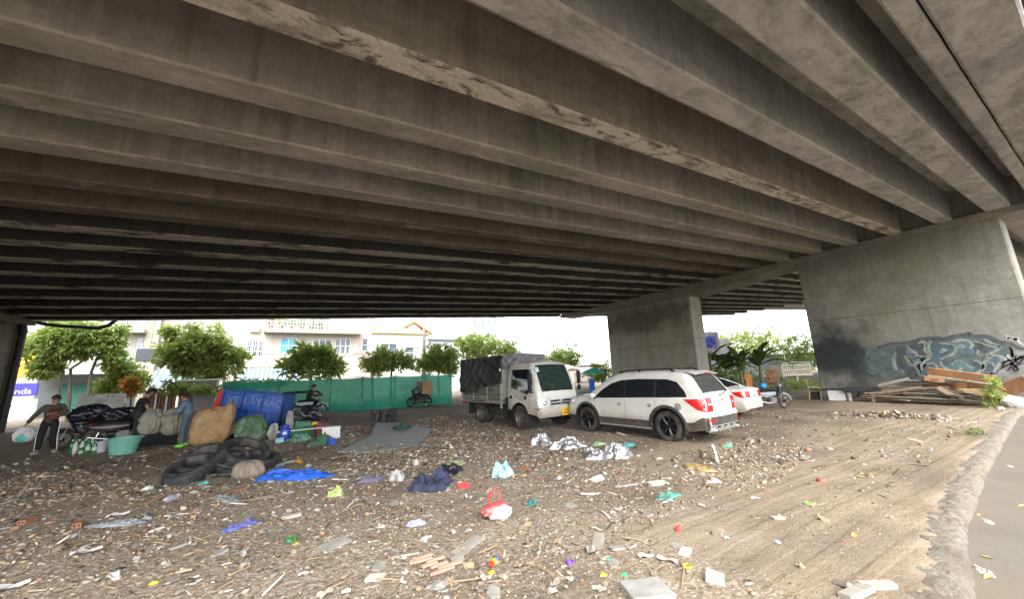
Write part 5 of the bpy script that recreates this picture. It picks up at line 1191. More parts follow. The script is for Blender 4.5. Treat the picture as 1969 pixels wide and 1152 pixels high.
    V['pelvis2'] = V['pelvis']
    cut = 1.0 if sleeves == 'long' else .35
    cv2 = [V['pelvis'] + Vector((0, 0, -.10)), V['belly'], V['chest'], V['collar'], V['lsho'], V['lelb'] if cut == 1 else V['lsho'].lerp(V['lelb'], .6), V['lelb'].lerp(V['lwri'], .92), V['rsho'], V['relb'] if cut == 1 else V['rsho'].lerp(V['relb'], .6), V['relb'].lerp(V['rwri'], .92)]
    ee = [(0, 1), (1, 2), (2, 3), (2, 4), (4, 5), (2, 7), (7, 8)]; rs = [.15, .145, .158, .075, .082, .066, .05, .082, .066, .05]
    if cut == 1: ee += [(5, 6), (8, 9)]
    else: cv2 = cv2[:6] + cv2[7:9]; ee = [(0, 1), (1, 2), (2, 3), (2, 4), (4, 5), (2, 6), (6, 7)]; rs = rs[:6] + rs[7:9]
    skinned('jacket' if cut == 1 else 'shirt', cv2, ee, rs, top_m, root)
    tv = [V['pelvis'] + Vector((0, 0, .16)), V['pelvis']]; te = [(0, 1)]; tr_ = [.13, .135]
    for s in 'lr':
        i = len(tv); tv += [V[s + 'hip'], V[s + 'kne'], V[s + 'kne'].lerp(V[s + 'ank'], .93)]; te += [(1, i), (i, i + 1), (i + 1, i + 2)]; tr_ += [.108, .078, .062]
    skinned('trousers', tv, te, tr_, leg_m, root)
    for s in 'lr':
        a, t = V[s + 'ank'], V[s + 'toe']; d = (t - a); d.z = 0; d = d.normalized(); b = MB(); ang = math.atan2(d.y, d.x)
        b.ball(Vector((a.x, a.y, 0)) * 1 + d * .06 + Vector((0, 0, a.z - .035)), (.135, .05, .05), shoe_m, 12)
        c = Vector((a.x, a.y, 0)) + d * .06 + Vector((0, 0, a.z - .035)); rm = Matrix.Rotation(ang, 3, 'Z'); b.v = [tuple(c + rm @ (Vector(v) - c)) for v in b.v]
        b.build('shoe', root, 60)
    return root
STAND = dict(pelvis=(0, 0, .93), belly=(0, .0, 1.08), chest=(0, .0, 1.30), neck=(0, .02, 1.46), head=(0, .05, 1.60),
             lsho=(-.18, 0, 1.39), lelb=(-.24, .02, 1.12), lwri=(-.24, .12, .88), rsho=(.18, 0, 1.39), relb=(.24, .02, 1.12), rwri=(.24, .12, .88),
             lhip=(-.095, 0, .88), lkne=(-.11, .03, .49), lank=(-.12, 0, .085), rhip=(.095, 0, .88), rkne=(.11, .03, .49), rank=(.12, 0, .085))
olive = M('olive_jacket', (.075, .08, .055), .85, var=.3); black_c = M('black_cloth', (.012, .012, .014), .85, var=.3); dark_t = M('charcoal_cloth', (.03, .03, .032), .85, var=.25)
blue_sh = M('dull_blue_cloth', (.10, .17, .25), .85, var=.2); grey_tr = M('slate_trousers', (.075, .10, .12), .85, var=.2); pale_shoe = M('pale_shoe', (.42, .38, .32), .7, var=.2); wht = M('white_plastic', (.66, .66, .64), .45, var=.1)
# man at the left edge: leans, one arm out with a carrier bag, the other holds a brown bag to his chest
q = G(84, 874); q.z = gh(q.x, q.y)
J = dict(STAND); J.update(chest=(.01, .03, 1.30), neck=(.03, .06, 1.46), head=(.05, .09, 1.60), lsho=(-.17, .0, 1.37), lelb=(-.34, .0, 1.13), lwri=(-.44, .06, .90), rsho=(.20, .03, 1.39), relb=(.34, .12, 1.12), rwri=(.12, .27, 1.16),
         lkne=(-.13, .02, .48), lank=(-.15, -.02, .085), rkne=(.13, .04, .48), rank=(.18, .02, .085), ltoe=(-.21, .12, .04), rtoe=(.25, .15, .04), look=(.35, 1, -.2))
man = person('man in olive jacket and black trousers with white side stripes holding out a carrier bag', q, R(165), {k: (v if k == 'look' else (-v[0], v[1], v[2])) for k, v in J.items()}, olive, black_c, pale_shoe, group=None)
man.rotation_euler.z = R(185)
b = MB()
for s_, a, k_, c_ in ((1, (-.105, 0, .9), (-.13, .02, .48), (-.15, -.02, .1)), (-1, (.105, 0, .9), (.13, .04, .48), (.18, .02, .1))):
    sg = -1 if s_ == 1 else 1; b.tube([(-(p[0] + sg * .085 * f), p[1], p[2]) for p, f in ((a, 1.2), (k_, .95), (c_, .75))], .014, wht, 6)
b.build('side_stripe', man, 60)
def crumple(name, label, cat, loc, size, mat, seed=1, rz=0, amp=.5, res=26, freq=2.4, group=None, outline=.35, sheet_=.0):
    """a heap of cloth or film: ragged outline, folded surface"""
    b = MB(); w_, d_, h_ = size; rn = random.Random(seed); ph = rn.random() * 9
    def rg(x, y, k): return 1 - min(1, abs(noise.noise((x, y, k))) * 2.6)
    def fn(u, v):
        a, r_ = u * 2 * math.pi, v; rr = 1 + outline * noise.noise((math.cos(a) * 1.2 + ph, math.sin(a) * 1.2, seed)) * 1.4 + .22 * noise.noise((math.cos(a) * 3.3 + ph, math.sin(a) * 3.3, seed)) + .08 * noise.noise((math.cos(a) * 9, math.sin(a) * 9, ph))
        x, y = math.cos(a) * r_ * rr, math.sin(a) * r_ * rr
        q = freq * .55; wx, wy = x * q + ph + .5 * noise.noise((x * 2, y * 2, ph)), y * q * 1.4 + .5 * noise.noise((x * 2, y * 2, ph + 5))
        f = rg(wx, wy, seed); f2 = rg(wx * 2.3 + wy, wy * 2.1 - wx, seed + 3); f3 = rg(wx * 5, wy * 4.4, seed + 8); lo = noise.noise((x * 1.3 + ph, y * 1.3, seed + 1))
        pr = (1 - r_ ** 5) * (.75 + .5 * lo); z = h_ * pr * ((1 - amp) * .7 + amp * (.55 * f * f + .5 * f2 * f2 + .25 * f3)) * 1.25 * (1 if r_ < .985 else 0)
        s1 = .07 * w_ * noise.noise((x * 3, y * 3, 7 + seed)) + .03 * w_ * noise.noise((x * 8, y * 8, 3)); s2 = .07 * d_ * noise.noise((x * 3, y * 3, 18 + seed)) + .03 * d_ * noise.noise((x * 8, y * 8, 13))
        return (x * w_ / 2 + s1, y * d_ / 2 + s2, max(-.02, z + .006))
    b.grid(fn, res * 2, res, mat); p = Vector(loc); p.z = gh(p.x, p.y) if len(loc) < 3 or loc[2] == 0 else p.z
    o = b.build(name, None, 80, p, rz); return tag(o, label, cat, group)
def sack(name, label, cat, loc, size, mat, seed=1, rz=0, amp=.13, group=None, taper=.15, fn2=None, freq=2.2):
    """a stuffed sack: a soft upright lump with folds"""
    w_, d_, h_ = size; b = MB(); n, k = 64, 40
    def fn(u, v):
        a = u * 2 * math.pi; t = v; z = h_ * (1 - math.cos(t * math.pi)) / 2; pr = math.sin(t * math.pi) ** .55
        sq = (abs(math.cos(a)) ** 3 + abs(math.sin(a)) ** 3) ** (-1 / 3); s = 1 - taper * t
        f = noise.noise((math.cos(a) * freq, math.sin(a) * freq, z * freq * 1.2 + seed)); g = abs(noise.noise((math.cos(a) * freq * 2.2, math.sin(a) * freq * 2.2, z * 2.2 - a + seed * 3)))
        h2 = abs(noise.noise((a * 1.3 * (1 if a < 3.14 else -1), z * 5 + a, seed * 1.7))); r_ = pr * (1 + amp * f - amp * 1.2 * (1 - g) ** 6 - amp * .7 * (1 - h2) ** 5) * s
        p = Vector((math.cos(a) * sq * r_ * w_ / 2, math.sin(a) * sq * r_ * d_ / 2, z * (1 + .5 * amp * f))); 
        if fn2: p = fn2(p, a, t)
        return p
    b.grid(fn, n, k, mat); p = Vector((loc[0], loc[1], gh(loc[0], loc[1]) - .02 + (loc[2] if len(loc) > 2 else 0))); o = b.build(name, None, 80, p, rz); return tag(o, label, cat, group)
def film(name, col, alpha=.25, rough=.3):
    if name in MC: return MC[name]
    m = M(name, col, rough, var=.2, spec=.6); nt = m.node_tree; bs = nt.nodes['Principled BSDF']; tp = nt.nodes.new('ShaderNodeBsdfTransparent'); ms = nt.nodes.new('ShaderNodeMixShader'); ms.inputs[0].default_value = alpha
    nt.links.new(bs.outputs[0], ms.inputs[1]); nt.links.new(tp.outputs[0], ms.inputs[2]); nt.links.new(ms.outputs[0], nt.nodes['Material Output'].inputs[0]); return m
hb = man.location + Matrix.Rotation(man.rotation_euler.z, 3, 'Z') @ Vector((.44, .06, .40))
cb_ = sack('carrier_bag', 'white and turquoise carrier bag hanging from the outstretched hand of the man in olive', 'bag', (hb.x, hb.y), (.46, .3, .46), film('white_film', (.72, .72, .72), .2), 3, 0, .2, taper=-.1, fn2=lambda p, a, t: Vector((p.x * (1 - .75 * max(0, t - .55) / .45), p.y * (1 - .75 * max(0, t - .55) / .45), p.z))); cb_.location.z = man.location.z + .40
b = MB(); b.ball((.0, -.03, .12), (.15, .13, .11), M('turquoise_plastic', (.10, .55, .50), .45), 12, lambda d: 1 + .2 * noise.noise(d * 2)); b.build('contents', cb_, 60)
hb2 = man.location + Matrix.Rotation(man.rotation_euler.z, 3, 'Z') @ Vector((-.10, .24, 1.02)); b = MB(); b.ball((0, 0, .12), (.16, .10, .17), M('maroon_leather', (.13, .035, .025), .6, var=.3), 16, lambda d: 1 + .15 * noise.noise(d * 2.5)); b.tube([(-.1, 0, .24), (-.05, 0, .36), (.08, 0, .36), (.12, 0, .22)], .012, M('maroon_leather', (.13, .035, .025)), 6)
tag(b.build('handbag', None, 60, hb2), 'maroon bag clutched to the chest of the man in olive', 'bag')
# man in the dark cap, side on, sorting at the sacks
q = G(256, 862); q.z = gh(q.x, q.y)
J = dict(STAND); J.update(chest=(0, .06, 1.30), neck=(0, .12, 1.45), head=(0, .20, 1.58), lsho=(-.18, .06, 1.38), lelb=(-.23, .14, 1.10), lwri=(-.16, .40, 1.02), rsho=(.18, .06, 1.38), relb=(.23, .14, 1.10), rwri=(.16, .40, 1.0), look=(0, 1, -.25))
person('man in a black shirt and dark cap bending over the pale sacks', q, R(-65), J, black_c, dark_t, black_c, cap=black_c, sleeves='short', scale=1.04)
q = G(352, 862); q.z = gh(q.x, q.y)
J = dict(STAND); J.update(chest=(0, .05, 1.28), neck=(0, .10, 1.42), head=(0, .17, 1.54), lsho=(-.16, .05, 1.35), lelb=(-.22, .12, 1.08), lwri=(-.14, .36, 1.02), rsho=(.16, .05, 1.35), relb=(.22, .12, 1.08), rwri=(.14, .36, 1.0), look=(0, 1, -.2))
person('woman with tied black hair in a dull blue top beside the big tan sack', q, R(75), J, blue_sh, grey_tr, M('lime_slipper', (.16, .62, .05), .5), long_hair=True, scale=.97)

# ------------------------------------------------------------------ motorbikes
def motorbike(label, loc, rz, col, group='motorbikes', rack=False, blue_box=False):
    root = empty('motorbike', loc, rz, label, 'motorbike', group); pm = M('bike_paint_%02d%02d%02d' % tuple(int(k * 99) for k in col), col, .3, var=.1, spec=.6)
    def wh(x, nm):
        mx = Matrix.Translation((x, 0, .29)) @ Matrix.Rotation(R(90), 4, 'X'); b = MB()
        b.tube([mx @ Vector((math.cos(a) * .25, math.sin(a) * .25, 0)) for a in [2 * math.pi * k / 28 for k in range(28)]], .042, rub_m, 8, closed=True); t = b.build('wheel', root, 60)
        b = MB(); b.tube([mx @ Vector((math.cos(a) * .205, math.sin(a) * .205, 0)) for a in [2 * math.pi * k / 24 for k in range(24)]], .014, chrome, 6, closed=True)
        for k in range(10): a = k * math.pi / 5; b.tube([mx @ Vector((0, 0, .03 * (-1) ** k)), mx @ Vector((math.cos(a) * .2, math.sin(a) * .2, 0))], .006, chrome, 4)
        b.lathe([(.05, -.05), (.05, .05), (.001, .05)], blk, mx, 12); b.build('rim', t, 60)
    wh(.62, 'f'); wh(-.60, 'r')
    b = MB(); b.tube([(.45, 0, .86), (.30, 0, .50), (-.05, 0, .42), (-.35, 0, .60), (-.62, 0, .72)], .04, blk, 8); b.tube([(-.1, .06, .36), (-.6, .08, .29)], .025, blk, 6); b.box((.02, 0, .36), (.34, .22, .24), M('engine_grey', (.16, .16, .16), .5, metal=.5, var=.3), None, .05); b.build('frame', root, 60)
    b = MB()
    for s in (-.07, .07): b.tube([(.62, s, .29), (.46, s, .74), (.40, s, .96)], .018, chrome, 6)
    b.build('fork', root, 60)
    b = MB(); b.tube([(.30, -.34, 1.0), (.36, -.22, 1.03), (.40, 0, .98), (.36, .22, 1.03), (.30, .34, 1.0)], .014, blk, 6)
    hb_ = b.build('handlebar', root, 60)
    for s in (-1, 1): b = MB(); b.tube([(.36, s * .25, 1.02), (.34, s * .30, 1.20)], .006, blk, 4); b.ball((.34, s * .31, 1.22), (.012, .055, .035), blk, 10); b.build('mirror', hb_, 60)
    b = MB(); b.ball((.46, 0, .95), (.09, .10, .10), pm, 12); b.grid(lambda u, v: (.44 - .18 * v + .03 * math.sin(u * 3.14), (u - .5) * (.44 - .10 * v), .90 - .42 * v), 8, 8, pm); b.build('leg_shield', root, 60)
    b = MB(); b.ball((.54, 0, .95), (.03, .06, .055), clear_l, 10); b.build('headlight', root, 60)
    b = MB(); b.grid(lambda u, v: (-.62 + 1.0 * u, (v - .5) * .24 * (1 - .3 * (2 * u - 1) ** 2), .78 + .05 * math.sin(u * 4) - .05 * (2 * v - 1) ** 2), 16, 6, blk); b.box((-.15, 0, .735), (.72, .16, .08), blk, None, .03); b.build('seat', root, 60)
    for s in (-1, 1): b = MB(); b.grid(lambda u, v: (-.72 + .85 * u, s * (.12 + .02 * math.sin(v * 3)), .72 - .22 * v * (1 - .45 * abs(2 * u - 1)) - .02), 12, 5, pm); b.build('side_panel', root, 60)
    b = MB(); b.tube([(.62 + math.cos(a) * .315, 0, .29 + math.sin(a) * .315) for a in [R(10 + k * 14) for k in range(11)]], .045, pm, 8); b.build('front_mudguard', root, 60)
    b = MB(); b.tube([(-.60 + math.cos(a) * .33, 0, .29 + math.sin(a) * .33) for a in [R(60 + k * 14) for k in range(9)]], .05, blk, 8); b.build('rear_mudguard', root, 60)
    b = MB(); b.ball((-.74, 0, .72), (.04, .08, .045), red_l, 10); b.build('tail_lamp', root, 60)
    b = MB(); b.tube([(.05, -.13, .28), (-.35, -.15, .27), (-.75, -.16, .36)], [.02, .04, .045], chrome, 10); b.build('exhaust', root, 60)
    if rack: b = MB(); b.tube([(-.35, -.14, .82), (-.80, -.14, .82), (-.80, .14, .82), (-.35, .14, .82)], .012, chrome, 6); b.build('rear_rack', root, 60)
    return root
def lift(p): p = Vector(p); p.z = gh(p.x, p.y); return p
RIDE = dict(pelvis=(0, -.12, .86), belly=(0, -.10, 1.0), chest=(0, -.02, 1.22), neck=(0, .04, 1.37), head=(0, .10, 1.50), lsho=(-.18, -.02, 1.30), lelb=(-.26, .20, 1.12), lwri=(-.28, .40, 1.04), rsho=(.18, -.02, 1.30), relb=(.26, .20, 1.12), rwri=(.28, .40, 1.04),
            lhip=(-.10, -.10, .84), lkne=(-.16, .32, .72), lank=(-.15, .12, .32), rhip=(.10, -.10, .84), rkne=(.16, .32, .72), rank=(.15, .12, .32), look=(0, 1, 0))
helm = M('helmet', (.30, .28, .27), .3, var=.1)
# first rider passes behind the blue cart to the right; second one carries a carton
p = lift(G(592, 795)); p.y = 24.0; p.x = PY(596, 780, 24.0).x; p.z = gh(p.x, p.y); motorbike('black and white motorbike ridden rightwards past the green mesh', p, R(8), (.55, .55, .55)); person('rider in a black shirt on the motorbike behind the black frame', p, R(-82), RIDE, black_c, black_c, black_c, cap=dark_t, sleeves='short')
p = PY(806, 778, 23.7); p.z = gh(p.x, p.y); motorbike('dark motorbike carrying a big brown carton past the end of the green mesh', p, R(130), (.06, .06, .07), rack=True); person('rider in grey hidden behind a carton near the end of the green mesh', p, R(40), RIDE, M('grey_shirt', (.12, .12, .12), .85), dark_t, black_c, cap=helm)
b = MB(); card = M('cardboard', (.36, .205, .125), .85, var=.12, scale=3); b.box((0, 0, .38), (.62, .6, .78), card, None, .012); b.box((0, 0, .772), (.08, .61, .006), M('tape', (.5, .38, .24), .5)); pp = p + Matrix.Rotation(R(130), 3, 'Z') @ Vector((-.52, 0, .84)); tag(b.build('carton', None, 30, pp, R(172)), 'big brown carton on the rack of the far motorbike', 'carton')
p = lift(G(1487, 788)); motorbike('dark motorbike parked behind the tail of the white saloon', p, R(-20), (.22, .24, .27)); 
b = MB(); b.ball((0, 0, .16), (.17, .13, .14), M('sky_blue_plastic', (.03, .22, .50), .45), 12, lambda d: 1 + .15 * noise.noise(d * 2)); tag(b.build('blue_bundle', None, 60, p + Matrix.Rotation(R(-20), 3, 'Z') @ Vector((-.30, 0, .80)), 0), 'bright blue bundle on the seat of the motorbike behind the saloon', 'bundle')
p1_, p2_ = lift(G(166, 862)), lift(G(232, 860))
motorbike('left of two dark motorbikes heaped with black bundles near the man in olive', p1_, R(172), (.03, .03, .05)); motorbike('right of two dark motorbikes, standing behind the teal tub', p2_, R(10), (.05, .035, .035))
bl = M('black_film', (.014, .014, .022), .35, var=.4, spec=.6); navy = M('navy_cloth', (.035, .04, .075), .8, var=.35)
sack('black_bundle', 'large black bundle across the seat of the left dark motorbike', 'bundle', (p1_.x - .05, p1_.y, .82), (1.05, .75, .55), bl, 2, .3, .22)
sack('navy_bundle', 'navy blue bundle in front of the left dark motorbike', 'bundle', (p1_.x + .75, p1_.y - .25, .42), (.95, .6, .62), navy, 5, -.3, .22)
sack('pale_bundle', 'pale grey bundle between the two dark motorbikes', 'bundle', (p1_.x + 1.15, p1_.y - .1, .52), (.55, .5, .55), M('dirty_white_cloth', (.30, .29, .26), .85, var=.25), 8, 0, .22)
sack('black_bundle', 'black bundle on the right dark motorbike beside the man in the cap', 'bundle', (p2_.x - .1, p2_.y + .05, .80), (1.0, .7, .42), bl, 12, .1, .22)
# bottles, bucket, carton, tub
bt = M('green_bottle', (.03, .22, .06), .12, var=.2, spec=.7); bw = M('clear_bottle', (.5, .56, .52), .15, var=.1); btl = None
cols_ = [bt, bw, bt, bw, bt, bt, bw, bt]
for k in range(8):
    p = lift(G(136 + k * 6.3, 873 + (k % 2) * 3)); root = empty('bottle', p, 0, 'one of a row of empty soft drink bottles standing before the left dark motorbike', 'bottle', 'row of empty bottles')
    b = MB(); b.lathe([(.001, 0), (.055, .0), (.058, .02), (.058, .20), (.05, .25), (.02, .32), (.02, .34)], cols_[k], None, 14); b.build('body', root, 60)
    b = MB(); b.lathe([(.023, .335), (.023, .365), (.001, .368)], bt if k % 2 else wht, None, 10); b.build('cap', root, 60)
    b = MB(); b.lathe([(.0595, .08), (.0595, .17)], wht if k % 3 else bt, None, 14); b.build('wrapper', root, 60)
def pail(name, label, cat, p, r0, r1, h, mat, handle=True, rz=0):
    root = empty(name, p, rz, label, cat); b = MB(); b.lathe([(.001, .005), (r0, 0), (lerp(r0, r1, .5), h * .5), (r1, h), (r1 + .02, h), (r1 + .02, h - .02), (r1 - .012, h - .01), (r0 - .01, .02), (.001, .02)], mat, None, 36); b.build('body', root, 40)
    if handle:
        b = MB(); b.tube([(r1 * math.cos(a), r1 * .35, h + r1 * .5 * math.sin(a) - .03) for a in [math.pi * k / 10 for k in range(11)]], .006, chrome, 5); b.build('handle', root, 60)
    else:
        for s in (-1, 1): b = MB(); b.tube([(s * (r1 + .01), -.09, h - .03), (s * (r1 + .05), -.06, h - .02), (s * (r1 + .05), .06, h - .02), (s * (r1 + .01), .09, h - .03)], .012, mat, 6); b.build('handle', root, 60)
    return root
pail('bucket', 'small white bucket left of the teal tub', 'bucket', lift(G(194, 874)), .10, .14, .30, M('white_bucket', (.50, .52, .54), .4))
pail('tub', 'big teal plastic tub standing on the dirt before the right dark motorbike', 'tub', lift(G(235, 876)), .27, .36, .43, M('teal_plastic', (.17, .42, .34), .4, var=.12, spec=.5), False)
b = MB(); b.box((0, 0, .09), (.42, .3, .18), card, None, .01); tag(b.build('small_carton', None, 30, lift(G(190, 858)) + Vector((0, 0, .22)), .3), 'small brown carton lying above the white bucket', 'carton')
# ------------------------------------------------------------------ sacks, cart, boxes
cream = M('cream_sacking', (.36, .34, .28), .85, var=.25, scale=3, bmp=.2, dirt=(.15, .13, .09), dirt_amt=.55); tan = M('tan_sacking', (.40, .255, .125), .8, var=.22, scale=2.5, bmp=.25, bscale=60, dirt=(.22, .14, .07), dirt_amt=.4)
grn = M('green_woven_bag', (.075, .135, .075), .6, var=.3, scale=3, dirt=(.20, .24, .18), dirt_amt=.3)
p = lift(G(305, 858)); b = MB(); b.box((0, .2, .28), (1.2, .7, .56), blk, None, .05); root = tag(b.build('handcart', None, 30, p), 'low dark handcart under the two pale sacks', 'handcart')
sack('pale_sack', 'left of two pale grimy sacks slung over the handcart', 'sack', (p.x - .22, p.y - .15, .36), (.68, .6, .74), cream, 4, 0, .2, 'pale sacks')
sack('pale_sack', 'right of two pale grimy sacks, beside the woman in blue', 'sack', (p.x + .36, p.y - .18, .30), (.72, .6, .82), cream, 9, .2, .2, 'pale sacks', taper=-.1)
p = lift(G(400, 854))
def ear(pp, a, t):
    k = max(0, 1 - ((pp.x - .48) / .22) ** 2) * max(0, (t - .45) / .55); lean = -.34 * (1 - t) if pp.x < 0 else 0
    return Vector((pp.x + lean + .06 * k, pp.y, pp.z + .34 * k))
sack('tan_sack', 'huge tan woven sack with one ear sticking up before the blue tipping cart', 'sack', (p.x + .05, p.y, 0), (1.35, .8, 1.10), tan, 7, 0, .11, taper=.12, fn2=ear, freq=1.6)
p = lift(G(481, 850)); sack('green_bag', 'bulging dark green bag between the tan sack and the blue drum', 'bag', (p.x, p.y, 0), (1.1, .8, .82), grn, 11, .1, .17, taper=.3)
sack('clear_bag', 'small clear bag of rubbish leaning on the green bag', 'bag', (p.x + .62, p.y - .15, 0), (.34, .3, .50), film('clear_film', (.5, .5, .44), .35), 14, 0, .3)
# blue tipping cart with a red tail end
cart_b = M('blue_cart_paint', (.02, .11, .46), .45, var=.25, scale=3, dirt=(.02, .05, .16), dirt_amt=.4); cart_d = M('dark_blue_rib', (.012, .05, .24), .5, var=.3); cart_r = M('red_cart_paint', (.55, .03, .03), .5, var=.2)
mid = G(468, 843); ang = R(-20); L = 1.95
cart = empty('cargo_tricycle', lift((mid.x, mid.y + .25, 0)), ang, 'blue cargo tricycle with lettered tipping body, red tail and black frame', 'tricycle')
tilt = R(-8)
def body_fn(b, mat, x0, x1, z0, z1, yo, th):
    b.box(((x0 + x1) / 2, yo, (z0 + z1) / 2), (x1 - x0, th, z1 - z0), mat, None, .008)
b = MB(); body_fn(b, cart_b, -L / 2, L / 2, .30, 1.55, 0, .04); o = b.build('side_panel', cart, 30); o.rotation_euler.y = -tilt
b = MB(); body_fn(b, cart_b, -L / 2, L / 2, .30, 1.55, 1.2, .04); o = b.build('side_panel', cart, 30); o.rotation_euler.y = -tilt
b = MB()
for z in (.30, .90, 1.55): b.box((0, -.035, z), (L + .04, .05, .06), cart_d, None, .006)
for x in (-L / 2, -.33, .33, L / 2): b.box((x, -.033, 1.225), (.06, .045, .59), cart_d, None, .006)
for x in (-L / 2, -.1, .5, L / 2): b.box((x, -.033, .60), (.06, .045, .54), cart_d, None, .006)
ribs = b.build('rib_frame', cart, 30); ribs.rotation_euler.y = -tilt
b = MB(); b.box((0, .6, .33), (L, 1.16, .04), cart_d); b.box((L / 2 - .02, .6, .9), (.04, 1.16, 1.2), cart_b); o = b.build('floor', cart, 30); o.rotation_euler.y = -tilt
b = MB(); b.prism([(-L / 2 - .30, .7), (-L / 2 - .03, .7), (-L / 2 - .03, 1.57), (-L / 2 - .16, 1.5)], .05, cart_r, Matrix.Translation((0, .03, 0)) @ Matrix.Rotation(R(90), 4, 'X')); b.box((-L / 2 - .1, .6, 1.1), (.04, 1.15, .8), cart_r, (0, R(12), 0)); o = b.build('tail_board', cart, 30); o.rotation_euler.y = -tilt
lt = M('faded_lettering', (.19, .26, .44), .7, var=.3)
for txt, x in (('XE', -.65), ('LẤY', 0), ('RÁC', .65)):
    mx = Matrix.Rotation(-tilt, 4, 'Y') @ Matrix.Translation((x, -.024, 1.22)) @ Matrix.Rotation(R(90), 4, 'X') @ Matrix.Diagonal((1.0, 1.05, 1, 1)); text_mesh(txt, .34, lt, mx, 'lettering', cart, .002)
b = MB(); b.tube([(L / 2 + .12, .1, .3), (L / 2 + .12, .1, 1.42), (L / 2 + .2, .1, 1.48), (L / 2 + 1.05, .1, 1.46), (L / 2 + 1.2, .1, 1.32)], .035, blk, 8); b.tube([(L / 2 + .12, 1.0, .3), (L / 2 + .12, 1.0, 1.42), (L / 2 + .2, 1.0, 1.48), (L / 2 + 1.05, 1.0, 1.46), (L / 2 + 1.2, 1.0, 1.32)], .035, blk, 8); b.tube([(L / 2 + 1.2, .1, 1.32), (L / 2 + 1.2, 1.0, 1.32)], .04, blk, 8); b.tube([(L / 2 + .15, .1, 1.46), (L / 2 + .15, 1.0, 1.46)], .03, blk, 8); b.tube([(L / 2, .55, .42), (L / 2 + 1.3, .55, .42)], .05, blk, 8); b.build('frame', cart, 40)
for y in (.05, 1.1): b = MB(); b.tube([(-.3 + .26 * math.cos(a), y, .30 + .26 * math.sin(a)) for a in [2 * math.pi * k / 24 for k in range(24)]], .06, rub_m, 8, closed=True); b.build('wheel', cart, 60)
b = MB(); b.tube([(L / 2 + 1.35 + .24 * math.cos(a), .55, .29 + .24 * math.sin(a)) for a in [2 * math.pi * k / 24 for k in range(24)]], .05, rub_m, 8, closed=True); b.build('wheel', cart, 60)
# containers right of the cart
p = lift(G(547, 849)); root = empty('drum', p, 0, 'blue plastic drum with a small white sticker right of the green bag', 'drum'); bd = M('blue_plastic', (.025, .07, .42), .4, var=.12, spec=.5)
b = MB(); b.lathe([(.001, 0), (.14, 0), (.155, .03), (.155, .30), (.14, .36), (.09, .41), (.09, .45), (.001, .45)], bd, None, 24); b.build('body', root, 40)
b = MB(); b.lathe([(.1, .44), (.1, .475), (.001, .48)], M('blue_lid', (.02, .04, .25), .5), None, 18); b.build('lid', root, 40)
for s in (-1, 1): b = MB(); b.tube([(s * .12, 0, .39), (s * .15, 0, .45), (s * .08, 0, .46)], .012, bd, 6); b.build('handle', root, 40)
b = MB(); b.grid(lambda u, v: (.158 * math.sin(lerp(-.5, .3, u)), -.158 * math.cos(lerp(-.5, .3, u)), lerp(.2, .28, v)), 6, 2, wht); b.build('sticker', root, 40)
def crate(label, p, size, mat, rz=0, name='crate', group='green crates', slots=True):
    root = empty(name, p, rz, label, 'crate', group); w_, d_, h_ = size; b = MB(); t = .02
    b.box((0, 0, .012), (w_, d_, .024), mat)
    for s in (-1, 1):
        for k in range(4 if slots else 1):
            hh = h_ / (4 if slots else 1); z = (k + .5) * hh; b.box((0, s * (d_ / 2 - t / 2), z), (w_ - 2 * t, t, hh * (.72 if slots else .99)), mat); b.box((s * (w_ / 2 - t / 2), 0, z), (t, d_, hh * (.72 if slots else .99)), mat)
    for sx in (-1, 1):
        for sy in (-1, 1): b.box((sx * (w_ / 2 - .012), sy * (d_ / 2 - .012), h_ / 2), (.036, .036, h_ + .01), mat)
    b.build('body', root, 20); return root
gc = M('green_crate', (.03, .22, .12), .5, var=.15); gc2 = M('pale_green_crate', (.08, .30, .20), .5, var=.15)
p = lift(G(575, 838)); crate('lower green crate at the foot of the black frame', p, (.55, .4, .32), gc, .1); crate('pale green crate stacked on the lower green crate', p + Vector((.08, 0, .325)), (.45, .36, .34), gc2, .05)
crate('dark green crate right of the stacked crates', lift(G(601, 836)), (.42, .36, .34), M('dark_green_crate', (.02, .12, .035), .5, var=.2), -.2)
p = lift(G(583, 842)); sack('black_bag', 'black cloth draped over the stacked green crates', 'cloth', (p.x + .15, p.y + .2, .52), (.95, .6, .50), bl, 21, 0, .3)
sack('white_sack', 'dirty white sack with an orange print beside the tricycle end', 'sack', (p.x - .42, p.y + .35, .25), (.28, .25, .62), M('dirty_white_cloth', (.30, .29, .26)), 23, 0, .15)
b = MB(); b.box((0, 0, .17), (.44, .34, .34), M('maroon_box', (.20, .045, .035), .7, var=.2), None, .02); tag(b.build('maroon_box', None, 30, lift(G(618, 836)), .2), 'maroon plastic box right of the green crates', 'box')
p = lift(G(636, 845)); root = empty('foam_box', p, -.1, 'white foam box among green rags right of the maroon box', 'box'); b = MB(); b.box((0, 0, .15), (.52, .34, .30), wht, None, .02); b.build('body', root, 30); b = MB(); b.box((0, 0, .33), (.55, .37, .06), wht, None, .015); b.build('lid', root, 30)
crumple('green_rag', 'dark green rag at the foot of the white foam box', 'rag', lift(G(618, 856)), (.75, .5, .30), M('green_rag', (.05, .13, .075), .8, var=.3), 31)
crumple('green_rag', 'pale green net heap right of the blue drum', 'rag', lift(G(574, 850)), (.7, .45, .22), M('pale_green_net', (.13, .25, .17), .8, var=.3), 32)
b = MB(); b.box((0, 0, .09), (.2, .16, .18), bd, None, .02); tag(b.build('blue_box', None, 30, lift(G(637, 857)), .3), 'small blue box in front of the white foam box', 'box')
b = MB(); b.box((0, 0, .07), (.22, .16, .14), M('light_blue_box', (.25, .52, .58), .5), None, .01); tag(b.build('light_blue_box', None, 30, lift(G(537, 852)), .1), 'light blue carton at the foot of the blue drum', 'box')
